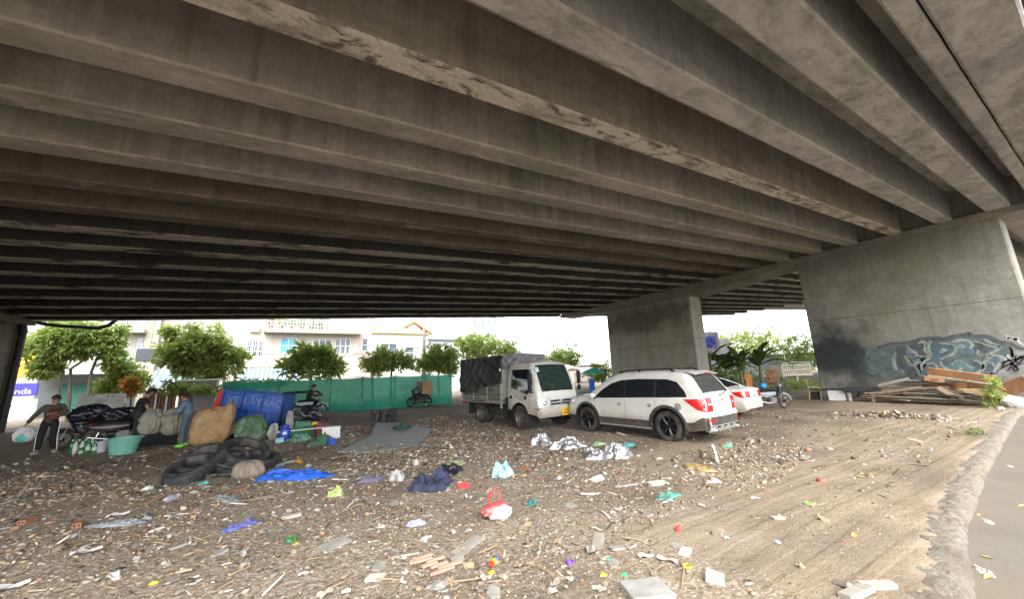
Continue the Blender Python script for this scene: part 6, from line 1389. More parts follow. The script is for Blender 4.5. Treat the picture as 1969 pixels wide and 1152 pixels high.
b = MB(); b.tube([(-.7, 0, .27), (.7, .1, .27)], .02, wht, 6); tag(b.build('white_pole', None, 30, lift(G(580, 846))), 'white pole lying across in front of the green crates', 'pole')
crumple('yellow_rag', 'small yellow rag on the crates beside the maroon box', 'rag', Vector(lift(G(603, 836))) + Vector((0, -.2, .34)), (.2, .16, .12), M('yellow_cloth', (.65, .42, .03), .7), 33)
# rusty bent sheets and the flat grey board
gs_ = M('dark_bent_sheet', (.045, .042, .04), .6, metal=.3, var=.35)
for k, (px, w_, h_, rz, lab) in enumerate([(728, .55, .62, .2, 'left upright bent dark sheet behind the grey board'), (745, .5, .50, -.3, 'jagged middle dark sheet behind the grey board'), (757, .45, .62, .5, 'right curled dark sheet behind the grey board')]):
    sheet('metal_sheet', lab, 'sheet', lift(G(px, 820)), w_, h_, gs_, rz, k + 5, .12, .015, .1)['group'] = 'bent dark sheets'
bo = M('grey_board', (.26, .275, .26), .7, var=.12, scale=2.5)
pts = [G(648, 870), G(700, 869), (2.7, 10.35, 0), G(803, 856), G(832, 832), G(760, 824), G(722, 824), G(712, 845)]
c = sum((Vector(p) for p in pts), Vector()) / len(pts); b = MB(); b.prism([(p[0] - c.x, p[1] - c.y) for p in pts], .035, bo)
o = b.build('board', None, 20, (c.x, c.y, .05)); o.rotation_euler = (R(2.5), R(-1), 0); tag(o, 'large flat grey board lying on the rubble with a dark rag on it', 'board')
crumple('dark_green_rag', 'dark green rag heap lying on the flat grey board', 'rag', Vector((G(773, 833).x, G(773, 833).y, .17)), (.7, .55, .12), M('dark_green_cloth', (.03, .085, .07), .8, var=.4), 41)
# tyres and inner tubes
tr_m = M('worn_rubber', (.026, .027, .03), .75, var=.35, scale=10, dirt=(.09, .08, .07), dirt_amt=.35, spec=.4)
def tyre(label, c, R_, r_, rot, squash=.6, name='tyre', tread=True, group='tyres on the tyre heap'):
    root_b = MB(); n = 64 if tread else 40; k = 16; rm = Euler(rot).to_matrix()
    vs = []
    for i in range(n):
        a = 2 * math.pi * i / n; R2 = R_ * (1 + .05 * math.sin(2 * a + c[0] * 5))
        for j in range(k):
            t = 2 * math.pi * j / k; rr = r_ * (1 + (.05 if tread and i % 2 and math.cos(t) > .3 else 0))
            ct, st_ = math.cos(t), math.sin(t)
            if tread: ex = math.copysign(abs(ct) ** .45, ct) * r_ * .62; ez = math.copysign(abs(st_) ** .6, st_) * r_ * 1.15 * (1 + (.035 if i % 2 and ct > .2 else 0)); x = R2 + (ex if ct > 0 else ex * 1.0) + (.012 * (i % 2) if ct > .5 else 0)
            else: x = R2 + rr * ct; ez = rr * st_
            vs.append(rm @ Vector((x * math.cos(a), x * math.sin(a) * lerp(1, squash, 0 if tread else 1), ez)))
    root_b.add(vs, [(i * k + j, ((i + 1) % n) * k + j, ((i + 1) % n) * k + (j + 1) % k, i * k + (j + 1) % k) for i in range(n) for j in range(k)], tr_m)
    o = root_b.build(name, None, 50, c); fix_normals(o); return tag(o, label, 'tyre', group)
T0 = G(425, 912)
for args in [('broad tyre lying tilted at the left top of the tyre heap', (-.38, .22, .40), .44, .12, (R(30), R(-27), R(10))), ('tyre lying under the broad tilted one at the left of the heap', (-.55, -.02, .24), .44, .12, (R(20), R(-18), R(5))), ('flat tyre at the left foot of the tyre heap', (-.60, -.25, .075), .36, .10, (R(2), R(-5), 0)),
             ('long tyre leaning at the top right of the tyre heap', (.40, .42, .46), .50, .11, (R(30), R(27), R(-10))), ('tyre at the right back of the tyre heap', (.72, .30, .18), .42, .12, (R(10), R(14), 0))]:
    l, c, *a = args; tyre(l, (T0.x + c[0] * .9, T0.y + c[1] * .85, c[2] * .66 + .02), a[0] * .84, a[1] * .84, tuple(k * .68 for k in a[2]))
for args in [('thin inner tube looped upright in the middle of the tyre heap', (.16, -.04, .30), .30, .05, (R(60), R(20), R(20))), ('inner tube lying in the dark centre of the tyre heap', (-.04, .05, .20), .26, .06, (R(25), R(10), 0)), ('inner tube hanging over the front of the tyre heap', (.02, -.24, .14), .30, .05, (R(35), R(-10), R(30))), ('small rubber loop at the front foot of the tyre heap', (.16, -.42, .07), .16, .045, (R(20), 0, 0)), ('inner tube arched at the top of the tyre heap', (.22, .35, .42), .26, .065, (R(70), R(10), R(-30)))]:
    l, c, *a = args; tyre(l, (T0.x + c[0] * .9, T0.y + c[1] * .85, c[2] * .66 + .02), a[0] * .84, a[1] * .84, tuple(k * .68 for k in a[2]), squash=.6, name='inner_tube', tread=False)
sack('grey_sack', 'filled grey brown sack at the right foot of the tyre heap', 'sack', (G(476, 918).x, G(476, 918).y, 0), (.62, .5, .34), M('grey_brown_sacking', (.22, .18, .14), .9, var=.25, scale=4), 17, .2, .12)
# ------------------------------------------------------------------ at the big pier: mural, wood, chair
def WP(cx, cy):                                                # enlarged photo crop -> wall (y, z)
    p = PX(1640 + cx / 5.985, 620 + cy / 5.985, XR); return p.y, p.z
mur = MB(); mur_layers = {}
def fill(pts, mat, off):
    pp = [WP(*p) for p in pts]; n = len(pp); cy = sum(p[0] for p in pp) / n; cz = sum(p[1] for p in pp) / n
    bm = bmesh.new(); vs = [bm.verts.new((XR - off, y, z)) for y, z in pp]; f = bm.faces.new(vs); bmesh.ops.triangulate(bm, faces=[f]); bm.verts.index_update()
    mur.add([v.co.copy() for v in bm.verts], [[v.index for v in q.verts] for q in bm.faces], mat); bm.free()
def stroke(pts, wd, mat, off, n=5):
    P = [Vector((*WP(*p), 0)) for p in pts]; q = []
    for i in range(len(P) - 1):
        p0, p1, p2, p3 = P[max(0, i - 1)], P[i], P[i + 1], P[min(len(P) - 1, i + 2)]
        for k in range(n):
            t = k / n; q.append(.5 * ((2 * p1) + (p2 - p0) * t + (2 * p0 - 5 * p1 + 4 * p2 - p3) * t * t + (3 * p1 - p0 - 3 * p2 + p3) * t ** 3))
    q.append(P[-1]); m_ = len(q); vs = []
    for i, p in enumerate(q):
        d = (q[min(i + 1, m_ - 1)] - q[max(i - 1, 0)]).normalized(); nn = Vector((-d.y, d.x, 0)); w_ = wd * (.55 + .45 * math.sin(math.pi * min(1, (i + .6) / m_))) / 2
        vs += [(XR - off, p.x + nn.x * w_, p.y + nn.y * w_), (XR - off, p.x - nn.x * w_, p.y - nn.y * w_)]
    mur.add(vs, [(2 * i, 2 * i + 1, 2 * i + 3, 2 * i + 2) for i in range(m_ - 1)], mat)
def spray(name, col, edge=.42, soft=.12):
    m = M(name, col, .85, var=.28, scale=3.0); nt = m.node_tree; bs = nt.nodes['Principled BSDF']; tc = nt.nodes.new('ShaderNodeTexCoord')
    f = ramp(nt, nz(nt, tc.outputs['Object'], 5.5, 7, .7), [(edge - soft, (0,) * 3), (edge + soft, (1,) * 3)])
    tp = nt.nodes.new('ShaderNodeBsdfTransparent'); ms = nt.nodes.new('ShaderNodeMixShader'); nt.links.new(f, ms.inputs[0]); nt.links.new(tp.outputs[0], ms.inputs[1]); nt.links.new(bs.outputs[0], ms.inputs[2]); nt.links.new(ms.outputs[0], nt.nodes['Material Output'].inputs[0]); return m
g_bg = spray('faded_teal_spray', (.105, .135, .135), .36, .16); g_grey = spray('pale_grey_wash', (.22, .22, .205), .34); g_dark = spray('dark_spray', (.075, .085, .09), .38, .14); g_navy = spray('navy_spray', (.07, .105, .135), .36); g_blue = spray('dull_blue_spray', (.10, .15, .185), .33); g_teal = spray('teal_spray', (.11, .18, .175), .36); g_pale = spray('pale_green_spray', (.235, .27, .24), .38, .12); g_mauve = spray('mauve_spray', (.20, .19, .23), .4); g_wht = spray('white_spray', (.46, .48, .45), .32); g_blk = spray('black_marker', (.03, .03, .035), .3)
# ground colours of the mural
fill([(150, 300), (430, 260), (800, 190), (1100, 190), (1350, 140), (1600, 180), (1780, 260), (1850, 330), (1720, 470), (1640, 590), (1400, 640), (1000, 640), (600, 620), (300, 640), (150, 560)], g_bg, .004)
fill([(1640, 300), (1969, 330), (1969, 760), (1560, 760), (1480, 640), (1640, 560)], g_grey, .003)
for pts in ([(500, 280), (760, 230), (900, 250), (900, 390), (760, 430), (840, 500), (740, 610), (560, 600), (480, 480)], [(1420, 210), (1660, 270), (1530, 350), (1400, 300)]): fill(pts, g_dark, .006)
for pts in ([(900, 250), (1160, 250), (1190, 320), (1060, 390), (1000, 450), (880, 440)], [(740, 470), (900, 470), (1000, 540), (960, 620), (780, 620)], [(1000, 440), (1250, 430), (1480, 500), (1400, 600), (1080, 600), (1010, 520)], [(1530, 480), (1640, 470), (1640, 570), (1540, 560)]): fill(pts, g_navy, .006)
for pts in ([(1180, 210), (1350, 210), (1380, 290), (1440, 320), (1450, 390), (1250, 380), (1190, 320)], [(620, 300), (760, 330), (700, 380), (610, 360)], [(1560, 410), (1690, 400), (1700, 460), (1560, 480)]): fill(pts, g_blue, .008)
for pts in ([(1050, 520), (1180, 450), (1300, 450), (1420, 520), (1350, 590), (1120, 590)], [(680, 430), (760, 410), (800, 470), (700, 500)]): fill(pts, g_teal, .008)
stroke([(280, 290), (420, 250), (600, 235), (720, 215), (800, 190), (960, 185), (1080, 190), (1150, 165), (1290, 145), (1340, 130), (1400, 160), (1560, 165), (1680, 220), (1800, 240), (1900, 290), (1969, 310)], .16, g_dark, .010)
for pts, wd in [([(750, 245), (800, 225), (835, 250), (830, 320), (870, 380)], .10), ([(900, 215), (865, 270), (880, 340), (900, 400)], .13), ([(990, 245), (1120, 250), (1180, 290), (1160, 360), (1060, 400), (1010, 430)], .10), ([(990, 350), (1030, 350), (1070, 320), (1040, 310), (1000, 340)], .06), ([(1130, 235), (1230, 205), (1340, 215), (1375, 260), (1350, 300)], .11), ([(1200, 300), (1240, 265), (1280, 275), (1240, 310)], .07),
                ([(1395, 215), (1480, 240), (1600, 280), (1700, 285), (1640, 330), (1560, 370)], .09), ([(1510, 195), (1590, 240), (1690, 275)], .10), ([(1450, 320), (1440, 370), (1560, 380), (1690, 390), (1710, 430), (1650, 530), (1620, 580)], .11), ([(1600, 390), (1540, 430), (1500, 530), (1400, 605)], .13), ([(1010, 450), (1030, 500), (1100, 540), (1190, 550)], .09), ([(1130, 490), (1180, 445), (1260, 440)], .07), ([(1310, 480), (1340, 515), (1400, 525)], .06), ([(1390, 440), (1440, 450), (1500, 500), (1480, 540)], .08),
                ([(620, 270), (660, 310), (740, 370), (690, 400), (600, 380)], .07), ([(590, 380), (640, 450), (680, 495), (760, 450)], .10), ([(490, 350), (470, 440), (500, 550)], .13), ([(560, 540), (600, 600), (740, 610), (755, 560), (700, 500)], .06), ([(760, 390), (880, 400), (830, 450), (790, 500), (800, 560)], .10), ([(840, 480), (920, 470), (980, 530), (990, 545)], .09), ([(610, 605), (800, 615), (1000, 625)], .06), ([(1540, 480), (1600, 470), (1640, 520)], .06)]:
    stroke(pts, wd * 1.0, g_pale, .012)
for c_, r_ in (((905, 577), 38), ((1242, 548), 20)): stroke([(c_[0] + r_ * .8 * math.cos(a), c_[1] + r_ * .8 * math.sin(a)) for a in [2 * math.pi * k / 10 for k in range(11)]], .11 if r_ > 30 else .05, g_wht, .013)
stroke([(1100, 560), (1220, 540), (1300, 560)], .05, g_teal, .014); stroke([(1580, 600), (1640, 560), (1680, 480)], .10, g_mauve, .010); stroke([(1540, 570), (1620, 590), (1680, 540)], .12, g_mauve, .010)
# white and black tags at the right
stroke([(1750, 155), (1800, 165), (1770, 190), (1840, 180), (1850, 210), (1890, 180), (1900, 215), (1930, 240), (1969, 265)], .10, g_wht, .012)
stroke([(1780, 370), (1790, 400), (1760, 420), (1800, 440), (1830, 420)], .09, g_wht, .012)
for pts in ([(1800, 280), (1830, 320), (1840, 400), (1820, 290)], [(1690, 540), (1760, 500), (1850, 460), (1969, 380)], [(1700, 470), (1800, 440), (1900, 420), (1969, 400)], [(1760, 400), (1850, 480), (1900, 540), (1870, 560), (1850, 530), (1900, 490), (1969, 470)], [(1880, 380), (1870, 430), (1900, 470), (1960, 420), (1930, 390), (1890, 430)], [(1720, 520), (1740, 470), (1800, 430)], [(1780, 560), (1830, 500), (1820, 470), (1890, 520)]): stroke(pts, .06, g_blk, .014)
o = mur.build('graffiti', rp, 0)
# wood heap: every plank its own thing
wd_c = [(.20, .15, .10), (.29, .23, .16), (.24, .21, .17), (.34, .25, .15), (.12, .09, .065)]
wm_ = [M('old_plank_%s' % 'abcde'[i], c, .85, var=.3, scale=4, stretch=(.4, 4, 4), bmp=.2) for i, c in enumerate(wd_c)]
rn = random.Random(5); HX = XR - .75
def plank(label, y, z, L, w_, t, tilt, yaw, mat, x=0.0, name='plank', group='planks of the wood heap'):
    b = MB(); b.box((0, 0, 0), (w_, L, t), mat, None, .004)
    if rn.random() < .4: b.box((0, rn.uniform(-.3, .3) * L, t * .8), (w_ * .9, .05, t * .7), mat)
    o = b.build(name, None, 20, (HX + x, y, z)); o.rotation_euler = (tilt, rn.uniform(-.15, .15), yaw); return tag(o, label, 'plank', group)
for k in range(46):
    y = rn.triangular(2.7, 6.6, 4.4); prof_h = interp(y, [(2.5, .1), (3.2, .55), (4.4, .95), (5.4, .7), (6.7, .08)]); z = rn.uniform(.03, 1) ** .8 * prof_h
    plank('weathered plank lying among the others in the heap under the mural', y, z + gh(HX, y), rn.uniform(.9, 2.3), rn.uniform(.08, .22), rn.uniform(.02, .05), rn.uniform(-.10, .10) - .16 * (y - 4.4) / 2 * (1 if z > .2 else .3), rn.gauss(0, .25), rn.choice(wm_), rn.uniform(-.45, .35) - (1 - z) * .15)
for (lab, pa, pb, w_, mi) in [('pale plank slanting down the front middle of the wood heap', (975, 745), (1180, 870), .16, 1), ('dark plank slanting beside the pale one down the wood heap', (1060, 760), (1280, 890), .14, 4), ('yellowish plank at the right end of the wood heap', (1270, 780), (1610, 850), .18, 3), ('grey plank jutting up at the left top of the wood heap', (300, 735), (640, 645), .13, 2), ('long thin plank along the left front of the wood heap', (400, 810), (780, 745), .11, 0)]:
    a, c = PX(1640 + pa[0] / 5.985, 620 + pa[1] / 5.985, HX - .55), PX(1640 + pb[0] / 5.985, 620 + pb[1] / 5.985, HX - .6); m_ = (a + c) / 2; d = c - a
    b = MB(); b.box((0, 0, 0), (.05, d.length, w_), wm_[mi], None, .005); o = b.build('plank', None, 20, m_); o.rotation_euler = (math.atan2(d.z, d.y) if d.y > 0 else math.atan2(-d.z, -d.y), R(25), 0); tag(o, lab, 'plank', 'planks of the wood heap')
og = M('orange_cabinet_wood', (.36, .19, .095), .7, var=.25, scale=3, stretch=(1, 1, .5)); og2 = M('brown_cabinet_wood', (.27, .14, .07), .75, var=.25)
c = PX(1640 + 1240 / 5.985, 620 + 690 / 5.985, HX + .0); cab_ = empty('cabinet', c, 0, 'broken orange brown cabinet front lying tilted on top of the wood heap', 'cabinet'); cab_.rotation_euler = (R(14), R(-25), 0)
b = MB(); b.box((0, 0, 0), (.06, 1.75, .95), og, None, .01); b.build('panel', cab_, 30)
for k in range(5): b = MB(); b.box((-.045, -.70 + k * .35, -.16), (.03, .30, .40), og2 if k % 2 else og, None, .006); b.build('drawer_front', cab_, 30)
b = MB(); b.box((-.06, 0, .12), (.04, 1.7, .07), M('pale_batten', (.45, .42, .36), .8), None, .006); b.build('batten', cab_, 30)
c = PX(1640 + 935 / 5.985, 620 + 655 / 5.985, HX - .1); dr = empty('drawer', c, 0, 'small orange drawer with a dark handle on the heap left of the cabinet', 'drawer'); dr.rotation_euler = (R(10), 0, R(10))
b = MB(); b.box((0, 0, 0), (.3, .55, .20), og, None, .01); b.build('body', dr, 30); b = MB(); b.tube([(-.16, -.1, 0), (-.18, -.06, -.015), (-.18, .06, -.015), (-.16, .1, 0)], .012, blk, 6); b.build('handle', dr, 40)
b = MB(); b.box((0, 0, .28), (.4, .5, .56), og2, None, .01); b.box((-.2, 0, .28), (.01, .42, .46), blk); tag(b.build('cupboard', None, 30, (HX - .1, 3.0, gh(HX, 3)), .1), 'small dark brown cupboard behind the right end of the wood heap', 'cupboard')
# square table frame leaning at the right end
c = PX(1640 + 1850 / 5.985, 620 + 745 / 5.985, XR - .25); fr = empty('table_top', c, 0, 'brown square table top tilted on its pale frame at the right end of the pier', 'table'); fr.rotation_euler = (R(-28), R(-20), 0)
b = MB(); b.box((0, 0, 0), (.04, .85, .48), og2, None, .005); b.build('panel', fr, 30)
for (y, z, dy, dz) in ((0, .26, .95, .05), (0, -.26, .95, .05), (.45, 0, .05, .5), (-.45, 0, .05, .5)): b = MB(); b.box((-.025, y, z), (.05, dy, dz), wm_[1], None, .006); b.build('frame_rail', fr, 30)
# chair, white box, trolley
p = lift(G(1571, 771)); p.x = XR - .9; p.y = PX(1570, 770, XR - .9).y; p.z = gh(p.x, p.y); ch = empty('chair', p, R(200), 'old wooden chair with dark padded back standing at the left edge of the pier', 'chair'); cw = M('chair_wood', (.36, .27, .13), .6, var=.2); cd = M('dark_pad', (.06, .06, .06), .8, var=.2)
b = MB(); b.box((0, 0, .44), (.46, .46, .05), cw, None, .015); b.build('seat', ch, 30); b = MB(); b.box((0, -.22, .72), (.44, .05, .46), cd, (R(8), 0, 0), .02); b.build('backrest', ch, 30)
for sx in (-.2, .2):
    b = MB(); b.tube([(sx, .2, 0), (sx, .2, .42)], .022, cw, 6); b.build('leg', ch, 40); b = MB(); b.tube([(sx * 1.1, -.28, 0), (sx * 1.1, -.20, .44), (sx * 1.1, -.26, .97)], .022, cw, 6); b.build('leg', ch, 40)
    b = MB(); b.tube([(sx * 1.15, -.22, .62), (sx * 1.15, .16, .62), (sx * 1.05, .2, .42)], .02, cw, 6); b.build('armrest', ch, 40)
p = Vector((XR - .8, PX(1612, 765, XR - .8).y, 0)); p.z = gh(p.x, p.y); bx = empty('box_table', p, R(8), 'white box with a wide dark top standing by the blackened pier', 'box'); b = MB(); b.box((0, 0, .24), (.55, .62, .48), wht, None, .01); b.build('body', bx, 30); b = MB(); b.box((0, .25, .51), (.7, 1.45, .05), M('dark_top', (.03, .03, .035), .5), None, .01); b.build('top', bx, 30); b = MB(); b.box((.1, .85, .24), (.4, .3, .46), blk, None, .01); b.build('pedestal', bx, 30)
p = Vector((XR - .9, PX(1660, 765, XR - .9).y, 0)); p.z = gh(p.x, p.y); tr2 = empty('handcart', p, R(5), 'dark flat handcart on two pale legs left of the wood heap', 'handcart'); b = MB(); b.box((0, 0, .50), (.6, 1.25, .22), M('dark_tub', (.035, .04, .05), .6, var=.3), None, .05); b.build('tub', tr2, 30)
for y in (-.35, .42): b = MB(); b.box((-.15, y, .2), (.06, .10, .42), M('pale_leg', (.48, .46, .42), .7), None, .01); b.build('leg', tr2, 30)
b = MB(); b.tube([(.1, .2 * 0 + .2 * math.cos(a), .2 + .2 * math.sin(a)) for a in [2 * math.pi * k / 20 for k in range(20)]], .035, rub_m, 6, closed=True); b.build('wheel', tr2, 60)
# rocks, weeds and stones at the kerb end
def rock(name, label, loc, size, mat, seed, group=None, cat='stone', rz=0, lift_=0):
    b = MB(); b.ball((0, 0, size[2] * .35), [s / 2 for s in size], mat, 16, lambda d: 1 + .35 * noise.noise(d * 1.6 + Vector((seed * 3.1, 0, 0))) + .15 * noise.noise(d * 4 + Vector((0, seed, 0)))); o = b.build(name, None, 35, (loc[0], loc[1], gh(loc[0], loc[1]) + lift_), rz); return tag(o, label, cat, group)
st = M('grey_stone', (.30, .28, .25), .9, var=.25, scale=6, bmp=.5); st2 = M('pale_stone', (.42, .40, .36), .9, var=.2, scale=6, bmp=.5)
for k, (px, py, s, m_, lab) in enumerate([(1952, 785, (.55, .6, .45), st2, 'largest pale boulder beside the weed at the kerb end'), (1966, 778, (.6, .5, .4), st, 'grey boulder at the right edge behind the pale boulder'), (1938, 776, (.4, .4, .28), st, 'middling grey stone just behind the weed'), (1925, 790, (.22, .2, .14), st2, 'small pale stone at the foot of the weed'), (1950, 768, (.5, .5, .35), st2, 'pale boulder nearest the leaning table top')]): q = G(px, py); rock('boulder', lab, (q.x, q.y), s, m_, k + 1, 'boulders at the kerb end')
q = lift(G(1914, 786)); root = empty('weed', q, 0, 'bright yellow green weed growing at the kerb end before the pier', 'plant'); rng = np.random.default_rng(4); pt = ([], [], []); 
for k in range(7): foliage(*pt, (rng.uniform(-.22, .22), rng.uniform(-.22, .22), rng.uniform(.15, .8)), (.16, .16, .2), 60, .13, rng, -.3)
leaf_obj('foliage', pt, LF2, root); b = MB()
for k in range(7): a = k * .9; b.tube([(0, 0, -.03), (.1 * math.cos(a), .1 * math.sin(a), .4), (.15 * math.cos(a), .15 * math.sin(a), .85)], .008, M('weed_stem', (.15, .2, .06), .8), 4)
b.build('stem', root, 60)
q = lift(G(1878, 838)); root = empty('weed', q, 0, 'low dull green tuft at the foot of the kerb on the right', 'plant'); pt = ([], [], []); foliage(*pt, (0, 0, .05), (.2, .16, .08), 160, .05, rng, -.3); leaf_obj('foliage', pt, LFD, root)
# ------------------------------------------------------------------ rubbish on the lot
def to_px(x, y, z=0.0):
    d = Vector((x, y, z)) - CAMP; v = AX * d.x + AY * d.y + AZ * d.z
    return CX + F_PX * v.x / v.z, CY + F_PX * v.y / v.z
DENSE = [(-40, 930), (150, 905), (300, 935), (480, 935), (640, 880), (720, 850), (860, 830), (1010, 838), (1160, 870), (1300, 880), (1440, 845), (1560, 865), (1470, 960), (1300, 985), (1230, 1040), (1330, 1110), (1290, 1170), (-40, 1170)]
BACK = [(560, 850), (700, 815), (880, 795), (1000, 832), (860, 830), (720, 850), (640, 880)]
def inside(px, py, P):
    c = False; j = len(P) - 1
    for i in range(len(P)):
        if (P[i][1] > py) != (P[j][1] > py) and px < (P[j][0] - P[i][0]) * (py - P[i][1]) / (P[j][1] - P[i][1]) + P[i][0]: c = not c
        j = i
    return c
rng = np.random.default_rng(77); rn = random.Random(77)
PAL = [((.34, .275, .20), 32), ((.46, .39, .29), 22), ((.13, .095, .065), 12), ((.36, .19, .11), 6), ((.64, .59, .50), 13), ((.40, .30, .18), 11), ((.26, .245, .22), 6), ((.14, .25, .16), .7), ((.14, .20, .34), .8), ((.42, .13, .10), .7), ((.50, .42, .16), .6), ((.40, .43, .47), 2)]
pc = np.array([p[0] for p in PAL]); pw = np.array([p[1] for p in PAL]); pw = pw / pw.sum()
pts = []
tries = 0
while len(pts) < 60000 and tries < 900000:
    tries += 1; x, y = rn.uniform(-6, 17), rn.uniform(1.2, 17.5)
    if y < kerb_y(x) + .5: continue
    px, py = to_px(x, y)
    if not (-60 < px < 2020 and py < 1200): continue
    n = .5 + .9 * noise.noise((x * .55, y * .55, 9.3)) + .6 * noise.noise((x * 1.7, y * 1.7, 4.1)); dist = math.hypot(x, y)
    if inside(px, py, DENSE): pr = max(.12, min(1, n + .25))
    elif inside(px, py, BACK): pr = .45 * max(.1, n + .2)
    elif px < 1000: pr = .10
    else: pr = .055 + .12 * max(0, n - .7)
    if rn.random() < pr: pts.append((x, y))
pts = np.array(pts); N = len(pts)
size = np.clip(rng.lognormal(math.log(.0165), .62, N), .006, .10) * np.clip(np.hypot(pts[:, 0], pts[:, 1]) / 6.5, .8, 1.5)
asp = np.stack([np.ones(N), rng.uniform(.35, 1, N), rng.uniform(.10, .55, N)], 1); stick = rng.random(N) < .13; asp[stick] = np.stack([rng.uniform(2, 5, stick.sum()), rng.uniform(.2, .4, stick.sum()), rng.uniform(.12, .3, stick.sum())], 1)
flat = rng.random(N) < .4; asp[flat, 2] *= .3
cube = np.array([(x, y, z) for z in (-1, 1) for x, y in ((-1, -1), (1, -1), (1, 1), (-1, 1))]) * .5
V = cube[None] * (1 + rng.uniform(-.45, .25, (N, 8, 3))) * asp[:, None, :] * size[:, None, None]
def rot(V, ax, a):
    c, s = np.cos(a)[:, None], np.sin(a)[:, None]; i, j = [(1, 2), (2, 0), (0, 1)][ax]; A, B = V[..., i].copy(), V[..., j].copy(); V[..., i] = A * c - B * s; V[..., j] = A * s + B * c
rot(V, 0, rng.normal(0, .3, N)); rot(V, 1, rng.normal(0, .3, N)); rot(V, 2, rng.uniform(0, 6.283, N))
zz = np.array([gh(x, y) for x, y in pts]); V += np.stack([pts[:, 0], pts[:, 1], zz + size * asp[:, 2] * .35], 1)[:, None, :]
Q = np.array([(0, 3, 2, 1), (4, 5, 6, 7), (0, 1, 5, 4), (1, 2, 6, 5), (2, 3, 7, 6), (3, 0, 4, 7)])
Fq = (np.arange(N)[:, None, None] * 8 + Q[None]).reshape(-1, 4)
col = pc[rng.choice(len(PAL), N, p=pw)] * rng.uniform(.5, 1.12, (N, 1)); big = (col.max(1) - col.min(1)) > .25
def mesh_np(name, V, F, col, mat):
    me = bpy.data.meshes.new(name); n = len(V); m = len(F); k = F.shape[1]
    me.vertices.add(n); me.vertices.foreach_set('co', V.astype(np.float32).ravel()); me.loops.add(m * k); me.loops.foreach_set('vertex_index', F.astype(np.int32).ravel())
    me.polygons.add(m); me.polygons.foreach_set('loop_start', np.arange(0, m * k, k, dtype=np.int32)); me.update(calc_edges=True); me.validate()
    a = me.attributes.new('paint', 'FLOAT_COLOR', 'POINT'); c4 = np.ones((n, 4), np.float32); c4[:, :3] = np.clip(col, 0, 1); a.data.foreach_set('color', c4.ravel()); me.materials.append(mat)
    o = bpy.data.objects.new(name, me); C.objects.link(o); return o
lit = vcolmat('litter_mix')
o = mesh_np('rubble', V.reshape(-1, 3), Fq, np.repeat(col, 8, 0), lit); tag(o, 'fine rubble and scraps strewn over the dirt', 'rubble', kind='stuff')
# heap of rubbish on the bare dirt to the right
hx, hy = G(1720, 803).x, G(1720, 803).y; n2 = 1500; ang = rng.uniform(0, 6.283, n2); rr = np.abs(rng.normal(0, .5, n2)); P2 = np.stack([hx + np.cos(ang) * rr * .75 + .1, hy + np.sin(ang) * rr * 1.5], 1)
s2 = np.clip(rng.lognormal(math.log(.05), .5, n2), .02, .16); a2 = np.stack([rng.uniform(.8, 2.2, n2), rng.uniform(.4, 1, n2), rng.uniform(.1, .5, n2)], 1)
V2 = cube[None] * (1 + rng.uniform(-.45, .25, (n2, 8, 3))) * a2[:, None, :] * s2[:, None, None]
for k in (0, 1): rot(V2, k, rng.normal(0, .4, n2))
rot(V2, 2, rng.uniform(0, 6.283, n2)); V2 += np.stack([P2[:, 0], P2[:, 1], np.array([gh(x, y) for x, y in P2]) + .16 * np.exp(-(rr / .5) ** 2) * rng.random(n2)], 1)[:, None, :]
o = mesh_np('rubbish_heap', V2.reshape(-1, 3), (np.arange(n2)[:, None, None] * 8 + Q[None]).reshape(-1, 4), np.repeat(pc[rng.choice(len(PAL), n2, p=pw)] * rng.uniform(.5, 1.0, (n2, 1)), 8, 0), lit); tag(o, 'low heap of mixed rubbish on the bare dirt before the big pier', 'rubbish', kind='stuff')
# ---- countable scraps: one of each shape, copied
def proto(name, fn, variants):
    out_ = []
    for k in range(variants):
        b = MB(); fn(b, k); o = b.build(name, None, 40); out_.append(o)
    return out_
paper = M('paper', (.46, .44, .39), .8, var=.12); dustp = M('dusty_paper', (.37, .34, .28), .85, var=.2); cardm = M('card_scrap', (.34, .25, .16), .85, var=.25); stone_m = M('rubble_stone', (.26, .215, .16), .9, var=.3, scale=18, bmp=.4); tile_m = M('grey_tile', (.27, .26, .235), .75, var=.25); stick_m = M('dry_stick', (.30, .21, .12), .85, var=.3); filmm = M('grey_film', (.40, .39, .37), .4, var=.2, spec=.6); leaf_y = M('fallen_leaf', (.50, .36, .10), .7, var=.25)
def flake(mat, w_=.09, curl=.02):
    def f(b, k):
        r_ = random.Random(k * 7 + 1); n = 6; L, W = w_ * r_.uniform(.7, 1.5), w_ * r_.uniform(.4, .8); t = .002
        def g(s): return lambda u, v: ((u - .5) * L * (1 + .2 * noise.noise((v * 3, k, 1))), (v - .5) * W * (1 + .25 * noise.noise((u * 3, k, 5))), s + curl * (1.2 * noise.noise((u * 2.2, v * 2.2, k)) + .8 * noise.noise((u * 6, v * 6, k)) + .6) )
        b.grid(g(0), n, n, mat); b.grid(g(t), n, n, mat)
    return f
def shard(mat, s=.07, th=.3):
    def f(b, k):
        r_ = random.Random(k * 5 + 2); b.ball((0, 0, s * th * .5), (s * r_.uniform(.6, 1.1), s * r_.uniform(.45, .8), s * th), mat, 8, lambda d: 1 + .75 * noise.noise(d * 1.9 + Vector((k * 2.7, 0, 0))))
    return f
def tilef(b, k):
    r_ = random.Random(k + 9); n = r_.randint(4, 6); b.prism([(.095 * math.cos(a) * r_.uniform(.6, 1.1), .07 * math.sin(a) * r_.uniform(.6, 1.1)) for a in [2 * math.pi * i / n + r_.uniform(-.3, .3) for i in range(n)]], .018, tile_m)
